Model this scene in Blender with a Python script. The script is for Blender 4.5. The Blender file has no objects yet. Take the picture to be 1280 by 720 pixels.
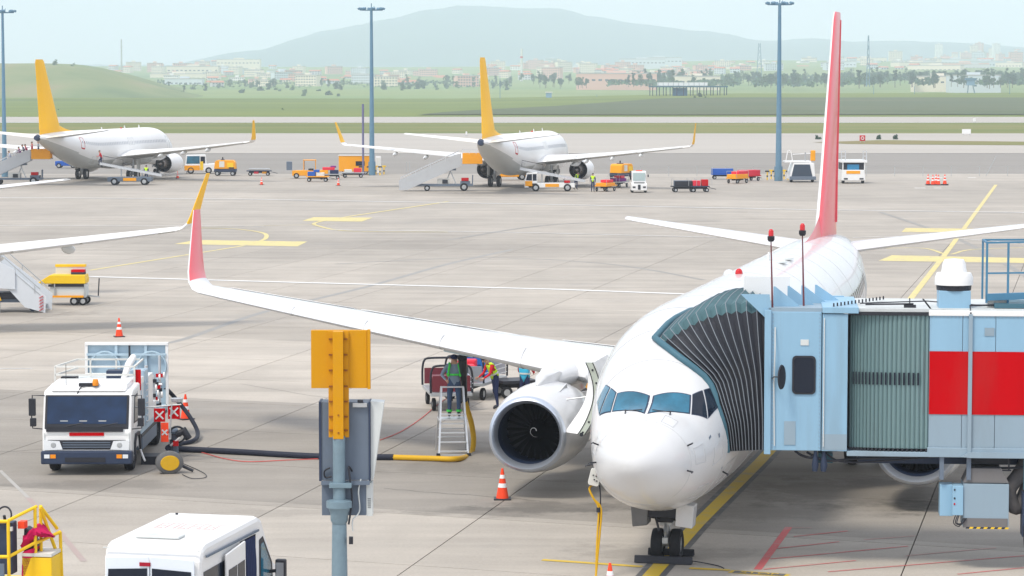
import bpy, bmesh, math, random
from mathutils import Vector, Matrix, noise
random.seed(7)
SC = bpy.context.scene
COL = SC.collection
PI = math.pi
# ------------------------------------------------------------------ camera
CAM_H, PITCH, FPX = 10.18, 0.0762, 3350.0
cam_data = bpy.data.cameras.new('camera')
cam_data.sensor_width = 36.0
cam_data.lens = 36.0 * FPX / 1280.0
cam_data.clip_start = 0.5
cam_data.clip_end = 60000
cam = bpy.data.objects.new('camera', cam_data)
cam.location = (0, 0, CAM_H)
cam.rotation_euler = (PI / 2 - PITCH, 0, 0)
COL.objects.link(cam)
SC.camera = cam
# ------------------------------------------------------------------ sky, sun, exposure
SUN_EL, SUN_AZ = 58.0, 222.0      # azimuth clockwise from +Y: the sun stands behind the camera's left shoulder
world = bpy.data.worlds.new('World')
SC.world = world
world.use_nodes = True
nt = world.node_tree
for n in list(nt.nodes): nt.nodes.remove(n)
sky = nt.nodes.new('ShaderNodeTexSky')
sky.sky_type = 'NISHITA'
sky.sun_disc = False
sky.sun_elevation = math.radians(SUN_EL)
sky.sun_rotation = math.radians(SUN_AZ)
sky.air_density = 1.0
sky.dust_density = 1.0
sky.ozone_density = 1.0
hs = nt.nodes.new('ShaderNodeHueSaturation')
hs.inputs['Saturation'].default_value = 0.5
hs.inputs['Value'].default_value = 1.0
mixw = nt.nodes.new('ShaderNodeMix'); mixw.data_type = 'RGBA'
mixw.inputs[0].default_value = 0.62
mixw.inputs[7].default_value = (9.9, 10.3, 11.4, 1)      # thin high overcast evening out the sky
bg = nt.nodes.new('ShaderNodeBackground')
bg.inputs['Strength'].default_value = 0.105
wo = nt.nodes.new('ShaderNodeOutputWorld')
nt.links.new(sky.outputs[0], hs.inputs['Color'])
nt.links.new(hs.outputs[0], mixw.inputs[6])
nt.links.new(mixw.outputs[2], bg.inputs['Color'])
nt.links.new(bg.outputs[0], wo.inputs['Surface'])
sd = bpy.data.lights.new('sun', 'SUN')
sd.energy = 1.9
sd.angle = math.radians(13)
sd.color = (1.0, 0.93, 0.82)
sun = bpy.data.objects.new('sun', sd)
el, az = math.radians(SUN_EL), math.radians(SUN_AZ)
sdir = Vector((math.sin(az) * math.cos(el), math.cos(az) * math.cos(el), math.sin(el)))
sun.rotation_euler = sdir.to_track_quat('Z', 'Y').to_euler()
sun.location = (0, 0, 300)
COL.objects.link(sun)
SC.view_settings.view_transform = 'Standard'
SC.view_settings.look = 'None'
SC.view_settings.gamma = 1.0
SC.view_settings.use_curve_mapping = False
SC.view_settings.exposure = 0.50
HAZE_DENSITY = 1.75e-4
SC.cycles.volume_bounces = 8

# ------------------------------------------------------------------ helpers
def ray(u, v):
    dx = (u - 640) / FPX; dz = -(v - 360) / FPX
    cp, sp = math.cos(PITCH), math.sin(PITCH)
    return Vector((dx, cp + dz * sp, -sp + dz * cp))
def G(u, v, z=0.0):
    """survey: ground point (at height z) measured from the photograph"""
    d = ray(u, v); t = (z - CAM_H) / d.z
    return Vector((d.x * t, d.y * t, z))
def D(u, v, y):
    """survey: point at distance y from the camera's wall line"""
    d = ray(u, v); t = y / d.y
    return Vector((d.x * t, y, CAM_H + d.z * t))

_mats = {}
def mat(name, col, rough=0.5, metal=0.0, var=0.08, scale=3.0, bump=0.0, coat=0.0, emit=None, dirt=0.0, stretch=None, alpha_t=0.0):
    if name in _mats: return _mats[name]
    m = bpy.data.materials.new(name); m.use_nodes = True
    n = m.node_tree; b = n.nodes['Principled BSDF']
    b.inputs['Roughness'].default_value = rough
    b.inputs['Metallic'].default_value = metal
    b.inputs['Specular IOR Level'].default_value = .5 if metal > .3 else (.32 if 'glass' in name else .22)
    if coat: b.inputs['Coat Weight'].default_value = coat
    tc = n.nodes.new('ShaderNodeTexCoord')
    mp = n.nodes.new('ShaderNodeMapping')
    mp.inputs['Scale'].default_value = stretch or (1, 1, 1)
    no = n.nodes.new('ShaderNodeTexNoise'); no.inputs['Scale'].default_value = scale; no.inputs['Detail'].default_value = 5
    no.inputs['Roughness'].default_value = 0.6
    n.links.new(tc.outputs['Object'], mp.inputs[0]); n.links.new(mp.outputs[0], no.inputs['Vector'])
    mx = n.nodes.new('ShaderNodeMix'); mx.data_type = 'RGBA'
    c = Vector(col[:3])
    lo = [max(0, x * (1 - var)) for x in c]; hi = [min(1, x * (1 + var)) for x in c]
    mx.inputs[6].default_value = (*lo, 1); mx.inputs[7].default_value = (*hi, 1)
    n.links.new(no.outputs[0], mx.inputs[0])
    out = mx.outputs[2]
    if dirt:
        n2 = n.nodes.new('ShaderNodeTexNoise'); n2.inputs['Scale'].default_value = scale * .45; n2.inputs['Detail'].default_value = 9
        n2.inputs['Roughness'].default_value = 0.7
        n.links.new(mp.outputs[0], n2.inputs['Vector'])
        rr = n.nodes.new('ShaderNodeMapRange'); rr.inputs[1].default_value = .52; rr.inputs[2].default_value = .72
        rr.inputs[4].default_value = dirt
        n.links.new(n2.outputs[0], rr.inputs[0])
        m2 = n.nodes.new('ShaderNodeMix'); m2.data_type = 'RGBA'
        n.links.new(rr.outputs[0], m2.inputs[0]); n.links.new(out, m2.inputs[6]); m2.inputs[7].default_value = (.16, .145, .12, 1)
        out = m2.outputs[2]
    n.links.new(out, b.inputs['Base Color'])
    if bump:
        bp = n.nodes.new('ShaderNodeBump'); bp.inputs['Strength'].default_value = bump; bp.inputs['Distance'].default_value = .02
        n.links.new(no.outputs[0], bp.inputs['Height']); n.links.new(bp.outputs[0], b.inputs['Normal'])
    if emit:
        b.inputs['Emission Color'].default_value = (*emit[0], 1); b.inputs['Emission Strength'].default_value = emit[1]
    _mats[name] = m
    return m

WHITE = mat('white_paint', (.80, .80, .79), .32, var=.03, scale=1.2, coat=.25)
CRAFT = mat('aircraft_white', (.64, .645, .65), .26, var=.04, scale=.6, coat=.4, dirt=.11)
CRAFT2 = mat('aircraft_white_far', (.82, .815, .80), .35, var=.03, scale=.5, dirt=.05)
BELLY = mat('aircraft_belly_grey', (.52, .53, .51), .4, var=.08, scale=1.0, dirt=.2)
SLATW = mat('slat_light_metal', (.74, .75, .76), .3, .3, var=.04)
SEAM = mat('seam_grey', (.46, .47, .48), .5)
WINGT = mat('wing_light_grey', (.72, .735, .73), .35, var=.05, scale=.8, dirt=.08)
METAL = mat('bare_metal', (.62, .63, .65), .28, .85, var=.08, scale=4)
LIP = mat('engine_lip_metal', (.55, .60, .68), .30, .75, var=.06, scale=2)
STEEL = mat('galvanised_steel', (.45, .47, .48), .45, .5, var=.15, scale=6)
ALU = mat('aluminium', (.62, .64, .66), .38, .6, var=.08, scale=5)
DARK = mat('dark_rubber', (.022, .023, .027), .75, var=.25, scale=5)
TYRE = mat('tyre_rubber', (.022, .023, .026), .85, var=.25, scale=9)
BLACKM = mat('black_metal', (.03, .032, .04), .45, var=.2, scale=5)
NAVY = mat('dark_blue_frame', (.035, .05, .09), .5, var=.2)
GLASS = mat('tinted_glass', (.010, .016, .03), .06, var=.3, scale=1.5)
CYANGL = mat('tinted_blue_glass', (.02, .13, .21), .08, var=.8, scale=2.0, coat=.5)
ORANGE = mat('orange_paint', (.85, .36, .012), .42, var=.06, scale=2, dirt=.12)
SIGNY = mat('sign_orange_yellow', (.60, .28, .002), .5, var=.06, scale=1.5, dirt=.12)
YELTAIL = mat('tail_yellow', (.93, .50, .0), .45, var=.03)
YEL = mat('yellow_paint', (.85, .55, .02), .45, var=.08, scale=3, dirt=.15)
RED = mat('red_paint', (.50, .0, .004), .4, var=.12, scale=1.6, dirt=.12, stretch=(1, 1, .2))
RED.node_tree.nodes['Principled BSDF'].inputs['Specular IOR Level'].default_value = .06
REDL = mat('red_lamp', (.55, .01, .015), .15, var=.1, coat=.6)
CONE = mat('cone_orange_red', (.88, .07, .02), .5, var=.06)
BLUE = mat('blue_paint', (.02, .10, .42), .45, var=.1)
BRB = mat('bridge_pale_blue', (.26, .44, .585), .45, var=.09, scale=2.2, dirt=.26, stretch=(1, 1, .12))
BRB2 = mat('bridge_grey_blue', (.27, .36, .43), .5, var=.06, scale=1.5, dirt=.2, stretch=(1, 1, .2))
BRT = mat('bridge_teal_steel', (.06, .145, .19), .5, var=.12, dirt=.1)
SLATM = mat('slat_grey_green', (.19, .29, .30), .38, .25, var=.08, scale=3, dirt=.12, stretch=(1, 1, .15))
ROOFG = mat('bridge_roof_grey', (.55, .58, .58), .6, var=.1, dirt=.4, scale=1.2)
BELLO = mat('bellows_fabric', (.035, .038, .048), .8, var=.2, scale=2, dirt=.15)
BELLT = mat('bellows_teal_fabric', (.08, .155, .175), .7, var=.2)
RIBM = mat('bellows_rib', (.22, .25, .28), .5, var=.1)
GREYP = mat('cabinet_grey_blue', (.135, .17, .22), .5, var=.08, dirt=.15)
GREYL = mat('cabinet_light', (.60, .63, .62), .5, var=.05, dirt=.2)
POLEM = mat('pole_blue_grey', (.19, .27, .32), .45, .2, var=.2, scale=8, dirt=.12)
MASTM = mat('mast_blue_grey', (.13, .24, .33), .5, var=.1)
SKIN = mat('skin', (.50, .30, .21), .6, var=.06)
HAIR = mat('dark_hair', (.03, .022, .018), .7)
HIVIS = mat('hi_vis_yellow', (.55, .85, .03), .6, var=.06)
HIVISG = mat('hi_vis_green', (.08, .75, .10), .6, var=.06)
REFL = mat('reflective_tape', (.62, .66, .62), .3, .3, var=.05)
CLNAVY = mat('navy_cloth', (.025, .035, .09), .85, var=.2)
CLRED = mat('red_cloth', (.55, .02, .03), .85, var=.15)
CLGREY = mat('grey_cloth', (.24, .31, .40), .85, var=.15)
CLBLUE = mat('cyan_cloth', (.05, .42, .62), .8, var=.15)
CLMAG = mat('crimson_cloth', (.55, .008, .09), .8, var=.25, scale=5, bump=.3)
CLPURP = mat('purple_cloth', (.22, .04, .22), .85, var=.2)
HOSEB = mat('black_hose', (.02, .024, .04), .6, var=.2)
HOSEY = mat('yellow_hose', (.62, .36, .015), .55, var=.12, scale=12)
WIREM = mat('red_wire', (.62, .09, .08), .6)
LAMPW = mat('lamp_glass', (.75, .78, .80), .12, var=.1, coat=.5)
AMBER = mat('amber_lamp', (.85, .28, .01), .2, var=.05, coat=.5)
CANVAS = mat('light_canvas', (.66, .66, .62), .7, var=.06, dirt=.1)
SUITR = mat('suitcase_red', (.72, .03, .06), .45, var=.08)
SUITD = mat('suitcase_maroon', (.16, .03, .04), .5, var=.15)

class MB:
    def __init__(s): s.v = []; s.f = []; s.m = []; s.mi = 0
    def add(s, vs, fs, mi=None):
        o = len(s.v); s.v += [tuple(x) for x in vs]
        for f in fs: s.f.append(tuple(o + i for i in f)); s.m.append(s.mi if mi is None else mi)
        return s
    def box(s, x0, x1, y0, y1, z0, z1, M=None, mi=None):
        vs = [Vector((x, y, z)) for z in (z0, z1) for y in (y0, y1) for x in (x0, x1)]
        if M is not None: vs = [M @ a for a in vs]
        return s.add(vs, [(0, 2, 3, 1), (4, 5, 7, 6), (0, 1, 5, 4), (2, 6, 7, 3), (0, 4, 6, 2), (1, 3, 7, 5)], mi)
    def bar(s, p0, p1, w, h=None, mi=None):
        p0, p1 = Vector(p0), Vector(p1); d = p1 - p0; L = d.length; h = h or w
        if L < 1e-6: return s
        d.normalize(); up = Vector((0, 0, 1)) if abs(d.z) < .95 else Vector((0, 1, 0))
        a = d.cross(up).normalized(); b = a.cross(d).normalized()
        vs = [q + a * (sx * w / 2) + b * (sz * h / 2) for q in (p0, p1) for sz in (-1, 1) for sx in (-1, 1)]
        return s.add(vs, [(0, 2, 3, 1), (4, 5, 7, 6), (0, 1, 5, 4), (2, 6, 7, 3), (0, 4, 6, 2), (1, 3, 7, 5)], mi)
    def tube(s, pts, r, n=8, mi=None, cap=True):
        pts = [Vector(p) for p in pts]; rs = r if isinstance(r, (list, tuple)) else [r] * len(pts)
        rings = []; prev = None
        for i, p in enumerate(pts):
            d = (pts[min(i + 1, len(pts) - 1)] - pts[max(i - 1, 0)])
            if d.length < 1e-9: d = Vector((0, 0, 1))
            d.normalize()
            if prev is None:
                up = Vector((0, 0, 1)) if abs(d.z) < .9 else Vector((0, 1, 0)); a = d.cross(up).normalized()
            else: a = (prev - d * prev.dot(d)).normalized()
            prev = a; b = d.cross(a)
            rings.append([p + (a * math.cos(2 * PI * k / n) + b * math.sin(2 * PI * k / n)) * rs[i] for k in range(n)])
        return s.rings(rings, cap, mi)
    def rings(s, rings, cap=True, mi=None, closed=True):
        n = len(rings[0]); vs = [v for r in rings for v in r]; fs = []
        for i in range(len(rings) - 1):
            for k in range(n if closed else n - 1):
                a = i * n + k; b = i * n + (k + 1) % n
                fs.append((a, b, b + n, a + n))
        if cap:
            fs.append(tuple(range(n))[::-1]); o = (len(rings) - 1) * n; fs.append(tuple(o + k for k in range(n)))
        return s.add(vs, fs, mi)
    def lathe(s, prof, c=(0, 0, 0), axis='y', n=24, mi=None, cap=False):
        c = Vector(c); R = []
        for (t, r) in prof:
            ring = []
            for k in range(n):
                a = 2 * PI * k / n; ca, sa = math.cos(a) * r, math.sin(a) * r
                if axis == 'y': ring.append(c + Vector((ca, t, sa)))
                elif axis == 'x': ring.append(c + Vector((t, ca, sa)))
                else: ring.append(c + Vector((ca, sa, t)))
            R.append(ring)
        return s.rings(R, cap, mi)
    def prism(s, poly, a0, a1, axis='x', mi=None, M=None):
        def P(a, p):
            q = Vector((a, p[0], p[1])) if axis == 'x' else (Vector((p[0], a, p[1])) if axis == 'y' else Vector((p[0], p[1], a)))
            return M @ q if M is not None else q
        n = len(poly); vs = [P(a0, p) for p in poly] + [P(a1, p) for p in poly]
        fs = [tuple(range(n))[::-1], tuple(range(n, 2 * n))] + [(i, (i + 1) % n, (i + 1) % n + n, i + n) for i in range(n)]
        return s.add(vs, fs, mi)
    def wheel(s, c, r, w, axis='x', n=20, mi=0, mr=1):
        t = w / 2
        s.lathe([(-t * .7, r * .55), (-t, r * .72), (-t * .85, r * .95), (-t * .5, r), (t * .5, r), (t * .85, r * .95), (t, r * .72), (t * .7, r * .55)], c, axis, n, mi)
        s.lathe([(-t * .72, r * .02), (-t * .75, r * .3), (-t * .68, r * .56), (t * .68, r * .56), (t * .75, r * .3), (t * .72, r * .02)], c, axis, n, mr)
        return s
    def build(s, name, mats, parent=None, smooth=False, bevel=0.0, loc=None, kind=None):
        me = bpy.data.meshes.new(name); me.from_pydata(s.v, [], s.f)
        if not isinstance(mats, (list, tuple)): mats = [mats]
        for m in mats: me.materials.append(m)
        for p, mi in zip(me.polygons, s.m): p.material_index = min(mi, len(mats) - 1)
        bm = bmesh.new(); bm.from_mesh(me); bmesh.ops.recalc_face_normals(bm, faces=bm.faces); bm.to_mesh(me); bm.free()
        if smooth:
            for p in me.polygons: p.use_smooth = True
            try: me.set_sharp_from_angle(angle=math.radians(smooth if smooth > 1 else 40))
            except Exception: pass
        o = bpy.data.objects.new(name, me); COL.objects.link(o)
        if parent is not None: o.parent = parent
        if loc is not None: o.location = loc
        if bevel:
            b = o.modifiers.new('bevel', 'BEVEL'); b.width = bevel; b.segments = 2; b.limit_method = 'ANGLE'
        if kind: o['kind'] = kind
        return o
def thing(name, label, cat, loc=(0, 0, 0), rz=0, group=None):
    o = bpy.data.objects.new(name, None); COL.objects.link(o); o.empty_display_size = .3
    o.location = loc; o.rotation_euler = (0, 0, rz)
    o['label'] = label; o['category'] = cat
    if group: o['group'] = group
    return o
def tag(o, label, cat, group=None):
    o['label'] = label; o['category'] = cat
    if group: o['group'] = group
    return o
def struct(o): o['kind'] = 'structure'; return o
def copy_tree(o, parent=None):
    c = o.copy(); COL.objects.link(c); c.parent = parent
    for ch in list(o.children): copy_tree(ch, c)
    return c
def place(o, loc, rz=0, label=None, group=None, scale=None):
    o.location = loc; o.rotation_euler = (0, 0, rz)
    if label: o['label'] = label
    if group: o['group'] = group
    if scale: o.scale = (scale,) * 3 if not isinstance(scale, tuple) else scale
    return o
def bez(p, n=16):
    """smooth curve through points (Catmull-Rom)"""
    p = [Vector(a) for a in p]; out = []
    for i in range(len(p) - 1):
        a = p[max(i - 1, 0)]; b = p[i]; c = p[i + 1]; d = p[min(i + 2, len(p) - 1)]
        for k in range(n):
            t = k / n
            out.append(.5 * ((2 * b) + (c - a) * t + (2 * a - 5 * b + 4 * c - d) * t * t + (3 * b - a - 3 * c + d) * t ** 3))
    out.append(p[-1]); return out
def RZ(a): return Matrix.Rotation(a, 4, 'Z')

# ================================================================== GROUND
def concrete(name, slabs=True, base=(.368, .332, .285)):
    m = bpy.data.materials.new(name); m.use_nodes = True
    n = m.node_tree; b = n.nodes['Principled BSDF']; L = n.links
    b.inputs['Roughness'].default_value = .75
    geo = n.nodes.new('ShaderNodeNewGeometry')
    def mapping(scale, rot=0):
        q = n.nodes.new('ShaderNodeMapping'); q.inputs['Scale'].default_value = scale; q.inputs['Rotation'].default_value = (0, 0, rot)
        L.new(geo.outputs['Position'], q.inputs[0]); return q.outputs[0]
    def noi(vec, sc, det=6, ro=.6):
        q = n.nodes.new('ShaderNodeTexNoise'); q.inputs['Scale'].default_value = sc; q.inputs['Detail'].default_value = det; q.inputs['Roughness'].default_value = ro
        L.new(vec, q.inputs['Vector']); return q.outputs[0]
    def rng(x, a, c, d, e):
        q = n.nodes.new('ShaderNodeMapRange'); q.inputs[1].default_value = a; q.inputs[2].default_value = c; q.inputs[3].default_value = d; q.inputs[4].default_value = e
        L.new(x, q.inputs[0]); return q.outputs[0]
    def mul(x, y):
        q = n.nodes.new('ShaderNodeMath'); q.operation = 'MULTIPLY'
        for i, a in enumerate((x, y)):
            if isinstance(a, (int, float)): q.inputs[i].default_value = a
            else: L.new(a, q.inputs[i])
        return q.outputs[0]
    # pour rows: each row of slabs has its own tone
    dot = n.nodes.new('ShaderNodeVectorMath'); dot.operation = 'DOT_PRODUCT'; dot.inputs[1].default_value = (.35, .937, 0)
    L.new(geo.outputs['Position'], dot.inputs[0])
    def row(size, off, lo, hi, seed):
        a = n.nodes.new('ShaderNodeMath'); a.operation = 'ADD'; a.inputs[1].default_value = off; L.new(dot.outputs['Value'], a.inputs[0])
        d = n.nodes.new('ShaderNodeMath'); d.operation = 'DIVIDE'; d.inputs[1].default_value = size; L.new(a.outputs[0], d.inputs[0])
        f = n.nodes.new('ShaderNodeMath'); f.operation = 'FLOOR'; L.new(d.outputs[0], f.inputs[0])
        w = n.nodes.new('ShaderNodeTexWhiteNoise'); w.noise_dimensions = '1D'
        a2 = n.nodes.new('ShaderNodeMath'); a2.operation = 'ADD'; a2.inputs[1].default_value = seed + .5; L.new(f.outputs[0], a2.inputs[0])
        L.new(a2.outputs[0], w.inputs['W'])
        return rng(w.outputs['Value'], 0, 1, lo, hi)
    v = row(18.6, -58.1, .90, 1.05, 3.0)
    # the two neighbouring pours under the stand are clearly lighter and darker
    r1 = n.nodes.new('ShaderNodeValToRGB'); r1.color_ramp.interpolation = 'CONSTANT'
    e = r1.color_ramp.elements
    e[0].position = 0; e[0].color = (.525,) * 3 + (1,)
    e[1].position = .2905; e[1].color = (.41,) * 3 + (1,)
    for p, c in ((.3835, .58), (.4775, .48), (.57, .52), (.70, .47), (.80, .50)):
        q = e.new(p); q.color = (c,) * 3 + (1,)
    L.new(rng(dot.outputs['Value'], 0, 200, 0, 1), r1.inputs[0])
    v = mul(v, rng(r1.outputs[0], 0, 1, 0, 2))
    if slabs:
        # every slab has a small tone of its own
        oi = n.nodes.new('ShaderNodeObjectInfo')
        v = mul(v, rng(oi.outputs['Random'], 0, 1, .955, 1.04))
        v = mul(v, rng(geo.outputs['Random Per Island'], 0, 1, .97, 1.03))
    v = mul(v, rng(noi(mapping((1, 1, 1)), .05, 5), .3, .7, .90, 1.10))
    v = mul(v, rng(noi(mapping((.18, 1, 1), .22), .55, 7, .65), 0.3, .7, .83, 1.15))      # traffic streaks
    v = mul(v, rng(noi(mapping((1, .22, 1), .22), .35, 7, .65), .3, .7, .93, 1.07))
    v = mul(v, rng(noi(mapping((1, 1, 1)), 14, 5, .7), .3, .7, .90, 1.09))
    st = noi(mapping((.7, 1, 1)), .16, 9, .72)
    v = mul(v, rng(st, .60, .74, 1, .72))                                              # oil and rubber
    # irregular darker patches at set spots, broken up by noise
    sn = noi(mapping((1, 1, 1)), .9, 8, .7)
    for (px, py, rx, ry, k_) in DARK_PATCHES:
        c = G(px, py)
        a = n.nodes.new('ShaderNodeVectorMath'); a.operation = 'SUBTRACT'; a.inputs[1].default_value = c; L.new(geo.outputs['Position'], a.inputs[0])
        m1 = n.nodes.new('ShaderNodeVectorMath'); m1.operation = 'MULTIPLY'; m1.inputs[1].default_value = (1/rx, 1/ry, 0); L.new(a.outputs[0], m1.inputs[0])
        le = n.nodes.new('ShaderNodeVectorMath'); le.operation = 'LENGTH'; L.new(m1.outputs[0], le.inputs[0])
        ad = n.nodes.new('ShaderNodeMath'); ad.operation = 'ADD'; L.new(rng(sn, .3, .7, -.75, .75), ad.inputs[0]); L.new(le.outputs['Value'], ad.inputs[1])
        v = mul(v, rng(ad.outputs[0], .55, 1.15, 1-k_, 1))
    vec = n.nodes.new('ShaderNodeVectorMath'); vec.operation = 'SCALE'; vec.inputs[0].default_value = base; L.new(v, vec.inputs['Scale'])
    L.new(vec.outputs[0], b.inputs['Base Color'])
    bp = n.nodes.new('ShaderNodeBump'); bp.inputs['Strength'].default_value = .15; bp.inputs['Distance'].default_value = .01
    L.new(noi(mapping((1, 1, 1)), 30, 4), bp.inputs['Height']); L.new(bp.outputs[0], b.inputs['Normal'])
    L.new(rng(st, .55, .75, .78, .5), b.inputs['Roughness'])
    return m
DARK_PATCHES = [(700, 634, 2.2, 1.1, .34), (620, 640, 2.6, .8, .22), (1090, 615, 3.4, 2.6, .30), (960, 640, 3.0, 1.2, .22), (1180, 632, 1.6, 1.2, .25), (640, 233, 12, 5, .30), (110, 226, 10, 5, .28), (40, 392, 3, 2, .25), (560, 585, 2.5, 1.0, .18), (380, 640, 2.4, .6, .15), (130, 606, 2.4, .9, .20), (830, 690, 2.0, 1.2, .22)]
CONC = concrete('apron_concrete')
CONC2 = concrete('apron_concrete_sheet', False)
def flat(name, poly, z, m):
    me = bpy.data.meshes.new(name); me.from_pydata([(x, y, z) for x, y in poly], [], [tuple(range(len(poly)))])
    me.materials.append(m); o = bpy.data.objects.new(name, me); COL.objects.link(o); return struct(o)
def gridsheet(name, x0, x1, y0, y1, nx, ny, zf, m):
    vs = []; fs = []
    for j in range(ny + 1):
        for i in range(nx + 1):
            x = x0 + (x1 - x0) * i / nx; y = y0 + (y1 - y0) * j / ny; vs.append((x, y, zf(x, y)))
    for j in range(ny):
        for i in range(nx):
            a = j * (nx + 1) + i; fs.append((a, a + 1, a + nx + 2, a + nx + 1))
    me = bpy.data.meshes.new(name); me.from_pydata(vs, [], fs); me.materials.append(m)
    for p in me.polygons: p.use_smooth = True
    o = bpy.data.objects.new(name, me); COL.objects.link(o); return struct(o)
JOINT = mat('joint_sealant', (.05, .048, .045), .9)
apron = flat('apron', [(-260, -60), (260, -60), (260, 176), (-260, 176)], -.05, JOINT)
flat('apron_far', [(-400, 170), (400, 170), (400, 303), (-400, 303)], -.006, CONC2)
flat('apron_side', [(-260, -60), (-62, -60), (-62, 170), (-260, 170)], -.006, CONC2)
flat('apron_side', [(62, -60), (260, -60), (260, 170), (62, 170)], -.006, CONC2)
# slabs: a skewed grid of poured concrete, 5.22 m by 6.2 m
def slab_corner(i, j):
    b = -14.3 + 5.22 * i; a = 58.1 + 6.2 * j
    Y = (a - .35 * b) / 1.013
    return Vector((b + .217 * Y, Y, 0))
c0 = slab_corner(0, 0); U = slab_corner(1, 0) - c0; V_ = slab_corner(0, 1) - c0
def slab_poly(o, gap=.014):
    ce = o + (U + V_) * .5
    return [ce + (p - ce) * (1 - gap / 2.6) for p in (o, o + U, o + U + V_, o + V_)]
sm = MB(); q = slab_poly(Vector((0, 0, 0)))
sm.add([p for p in q] + [p + Vector((0, 0, -.045)) for p in q], [(0, 1, 2, 3), (0, 4, 5, 1), (1, 5, 6, 2), (2, 6, 7, 3), (3, 7, 4, 0)])
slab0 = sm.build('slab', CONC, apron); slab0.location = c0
def inview(p):
    return p.y > 50 and abs(p.x) < .2 * p.y + 4
cells = []
rest = MB(); first = True; cnt = 0
for j in range(-20, 26):
    for i in range(-24, 26):
        o = slab_corner(i, j); ce = o + (U + V_) * .5
        if ce.y > 176 or ce.y < -20 or abs(ce.x) > 66: continue
        cells.append((ce.y if inview(ce) else 1e6 + ce.y, i, j, o))
cells.sort(key=lambda a: a[0])
for k, (w, i, j, o) in enumerate(cells):
    if w < 1e6 and k < 298:
        if k == 0: slab0.location = o
        else:
            c = slab0.copy(); COL.objects.link(c); c.parent = apron; c.location = o
    else:
        q = slab_poly(o); rest.add([p for p in q] + [p + Vector((0, 0, -.045)) for p in q], [(0, 1, 2, 3), (0, 4, 5, 1), (1, 5, 6, 2), (2, 6, 7, 3), (3, 7, 4, 0)])
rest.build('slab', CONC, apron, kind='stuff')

def simple_ground(name, cols, scale, stretch=(1, 1, 1), rough=.9, sc2=.004):
    m = bpy.data.materials.new(name); m.use_nodes = True; n = m.node_tree; b = n.nodes['Principled BSDF']; L = n.links
    b.inputs['Roughness'].default_value = rough
    geo = n.nodes.new('ShaderNodeNewGeometry'); mp = n.nodes.new('ShaderNodeMapping'); mp.inputs['Scale'].default_value = stretch
    L.new(geo.outputs['Position'], mp.inputs[0])
    n1 = n.nodes.new('ShaderNodeTexNoise'); n1.inputs['Scale'].default_value = scale; n1.inputs['Detail'].default_value = 9; n1.inputs['Roughness'].default_value = .65
    n2 = n.nodes.new('ShaderNodeTexNoise'); n2.inputs['Scale'].default_value = sc2; n2.inputs['Detail'].default_value = 6
    L.new(mp.outputs[0], n1.inputs['Vector']); L.new(mp.outputs[0], n2.inputs['Vector'])
    ad = n.nodes.new('ShaderNodeMath'); ad.operation = 'ADD'; L.new(n1.outputs[0], ad.inputs[0]); L.new(n2.outputs[0], ad.inputs[1])
    mr = n.nodes.new('ShaderNodeMapRange'); mr.inputs[1].default_value = .75; mr.inputs[2].default_value = 1.25; L.new(ad.outputs[0], mr.inputs[0])
    cr = n.nodes.new('ShaderNodeValToRGB'); e = cr.color_ramp.elements
    e[0].position = 0; e[0].color = (*cols[0], 1); e[1].position = 1; e[1].color = (*cols[-1], 1)
    for k in range(1, len(cols) - 1): q = e.new(k / (len(cols) - 1)); q.color = (*cols[k], 1)
    L.new(mr.outputs[0], cr.inputs[0]); L.new(cr.outputs[0], b.inputs['Base Color'])
    return m
ASPH = simple_ground('taxiway_asphalt', [(.215, .20, .178), (.24, .222, .198), (.262, .243, .218)], .05, (.12, 1, 1))
TAXI = simple_ground('taxiway_concrete', [(.35, .325, .29), (.39, .36, .32), (.42, .39, .345)], .04, (.1, 1, 1))
GRASS = simple_ground('grass_green', [(.09, .115, .012), (.125, .15, .018), (.17, .165, .035), (.22, .15, .07)], .03, (.35, 1, 1))
GRASS2 = simple_ground('grass_bright', [(.075, .115, .008), (.12, .165, .012), (.165, .195, .022)], .012, (.25, 1, 1), sc2=.002)
FIELD = simple_ground('valley_fields', [(.08, .14, .03), (.13, .21, .04), (.19, .24, .06), (.10, .17, .03)], .002, (.6, 1, 1), sc2=.0007)
HILLM = simple_ground('hill_scrub_haze_blue', [(.02, .05, .07), (.03, .07, .085), (.05, .085, .09)], .002, sc2=.0006)  # scrub tones shifted to blue: distance haze put into the colour
HILL2 = simple_ground('left_hill_grass', [(.05, .085, .02), (.10, .15, .025), (.17, .19, .05), (.26, .19, .10)], .006, (1, .5, 1), sc2=.003)
flat('taxiway_near', [(-600, 303), (600, 303), (600, 392), (-600, 392)], -.01, ASPH)
flat('taxiway', [(-700, 392), (700, 392), (700, 549), (-700, 549)], -.012, TAXI)
flat('drain_kerb', [(-700, 391.2), (700, 391.2), (700, 392.2), (-700, 392.2)], .0, JOINT)
def edge_noise(x, s=1): return noise.noise(Vector((x * .013 * s, 3.3, 1.7)))
gridsheet('grass_strip', -900, 900, 549, 700, 60, 6, lambda x, y: -.006 + .05 * edge_noise(x), GRASS)
flat('runway', [(-1200, 699.5), (1200, 699.5), (1200, 812), (-1200, 812)], .06, TAXI)
GR3 = simple_ground('grass_dry', [(.10, .12, .04), (.15, .15, .06), (.20, .165, .085)], .03, (.35, 1, 1))
def zfield(x, y):
    t = max(0, (y - 820) / 700); rx = min(max((x + 40) / 160, 0), 1)
    return .1 + t * t * (1.2 + 3.0 * rx) + .6 * t * noise.noise(Vector((x * .006, y * .004, 0)))
gridsheet('grass_field', -1500, 1500, 811, 1560, 90, 24, zfield, GRASS2)
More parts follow.
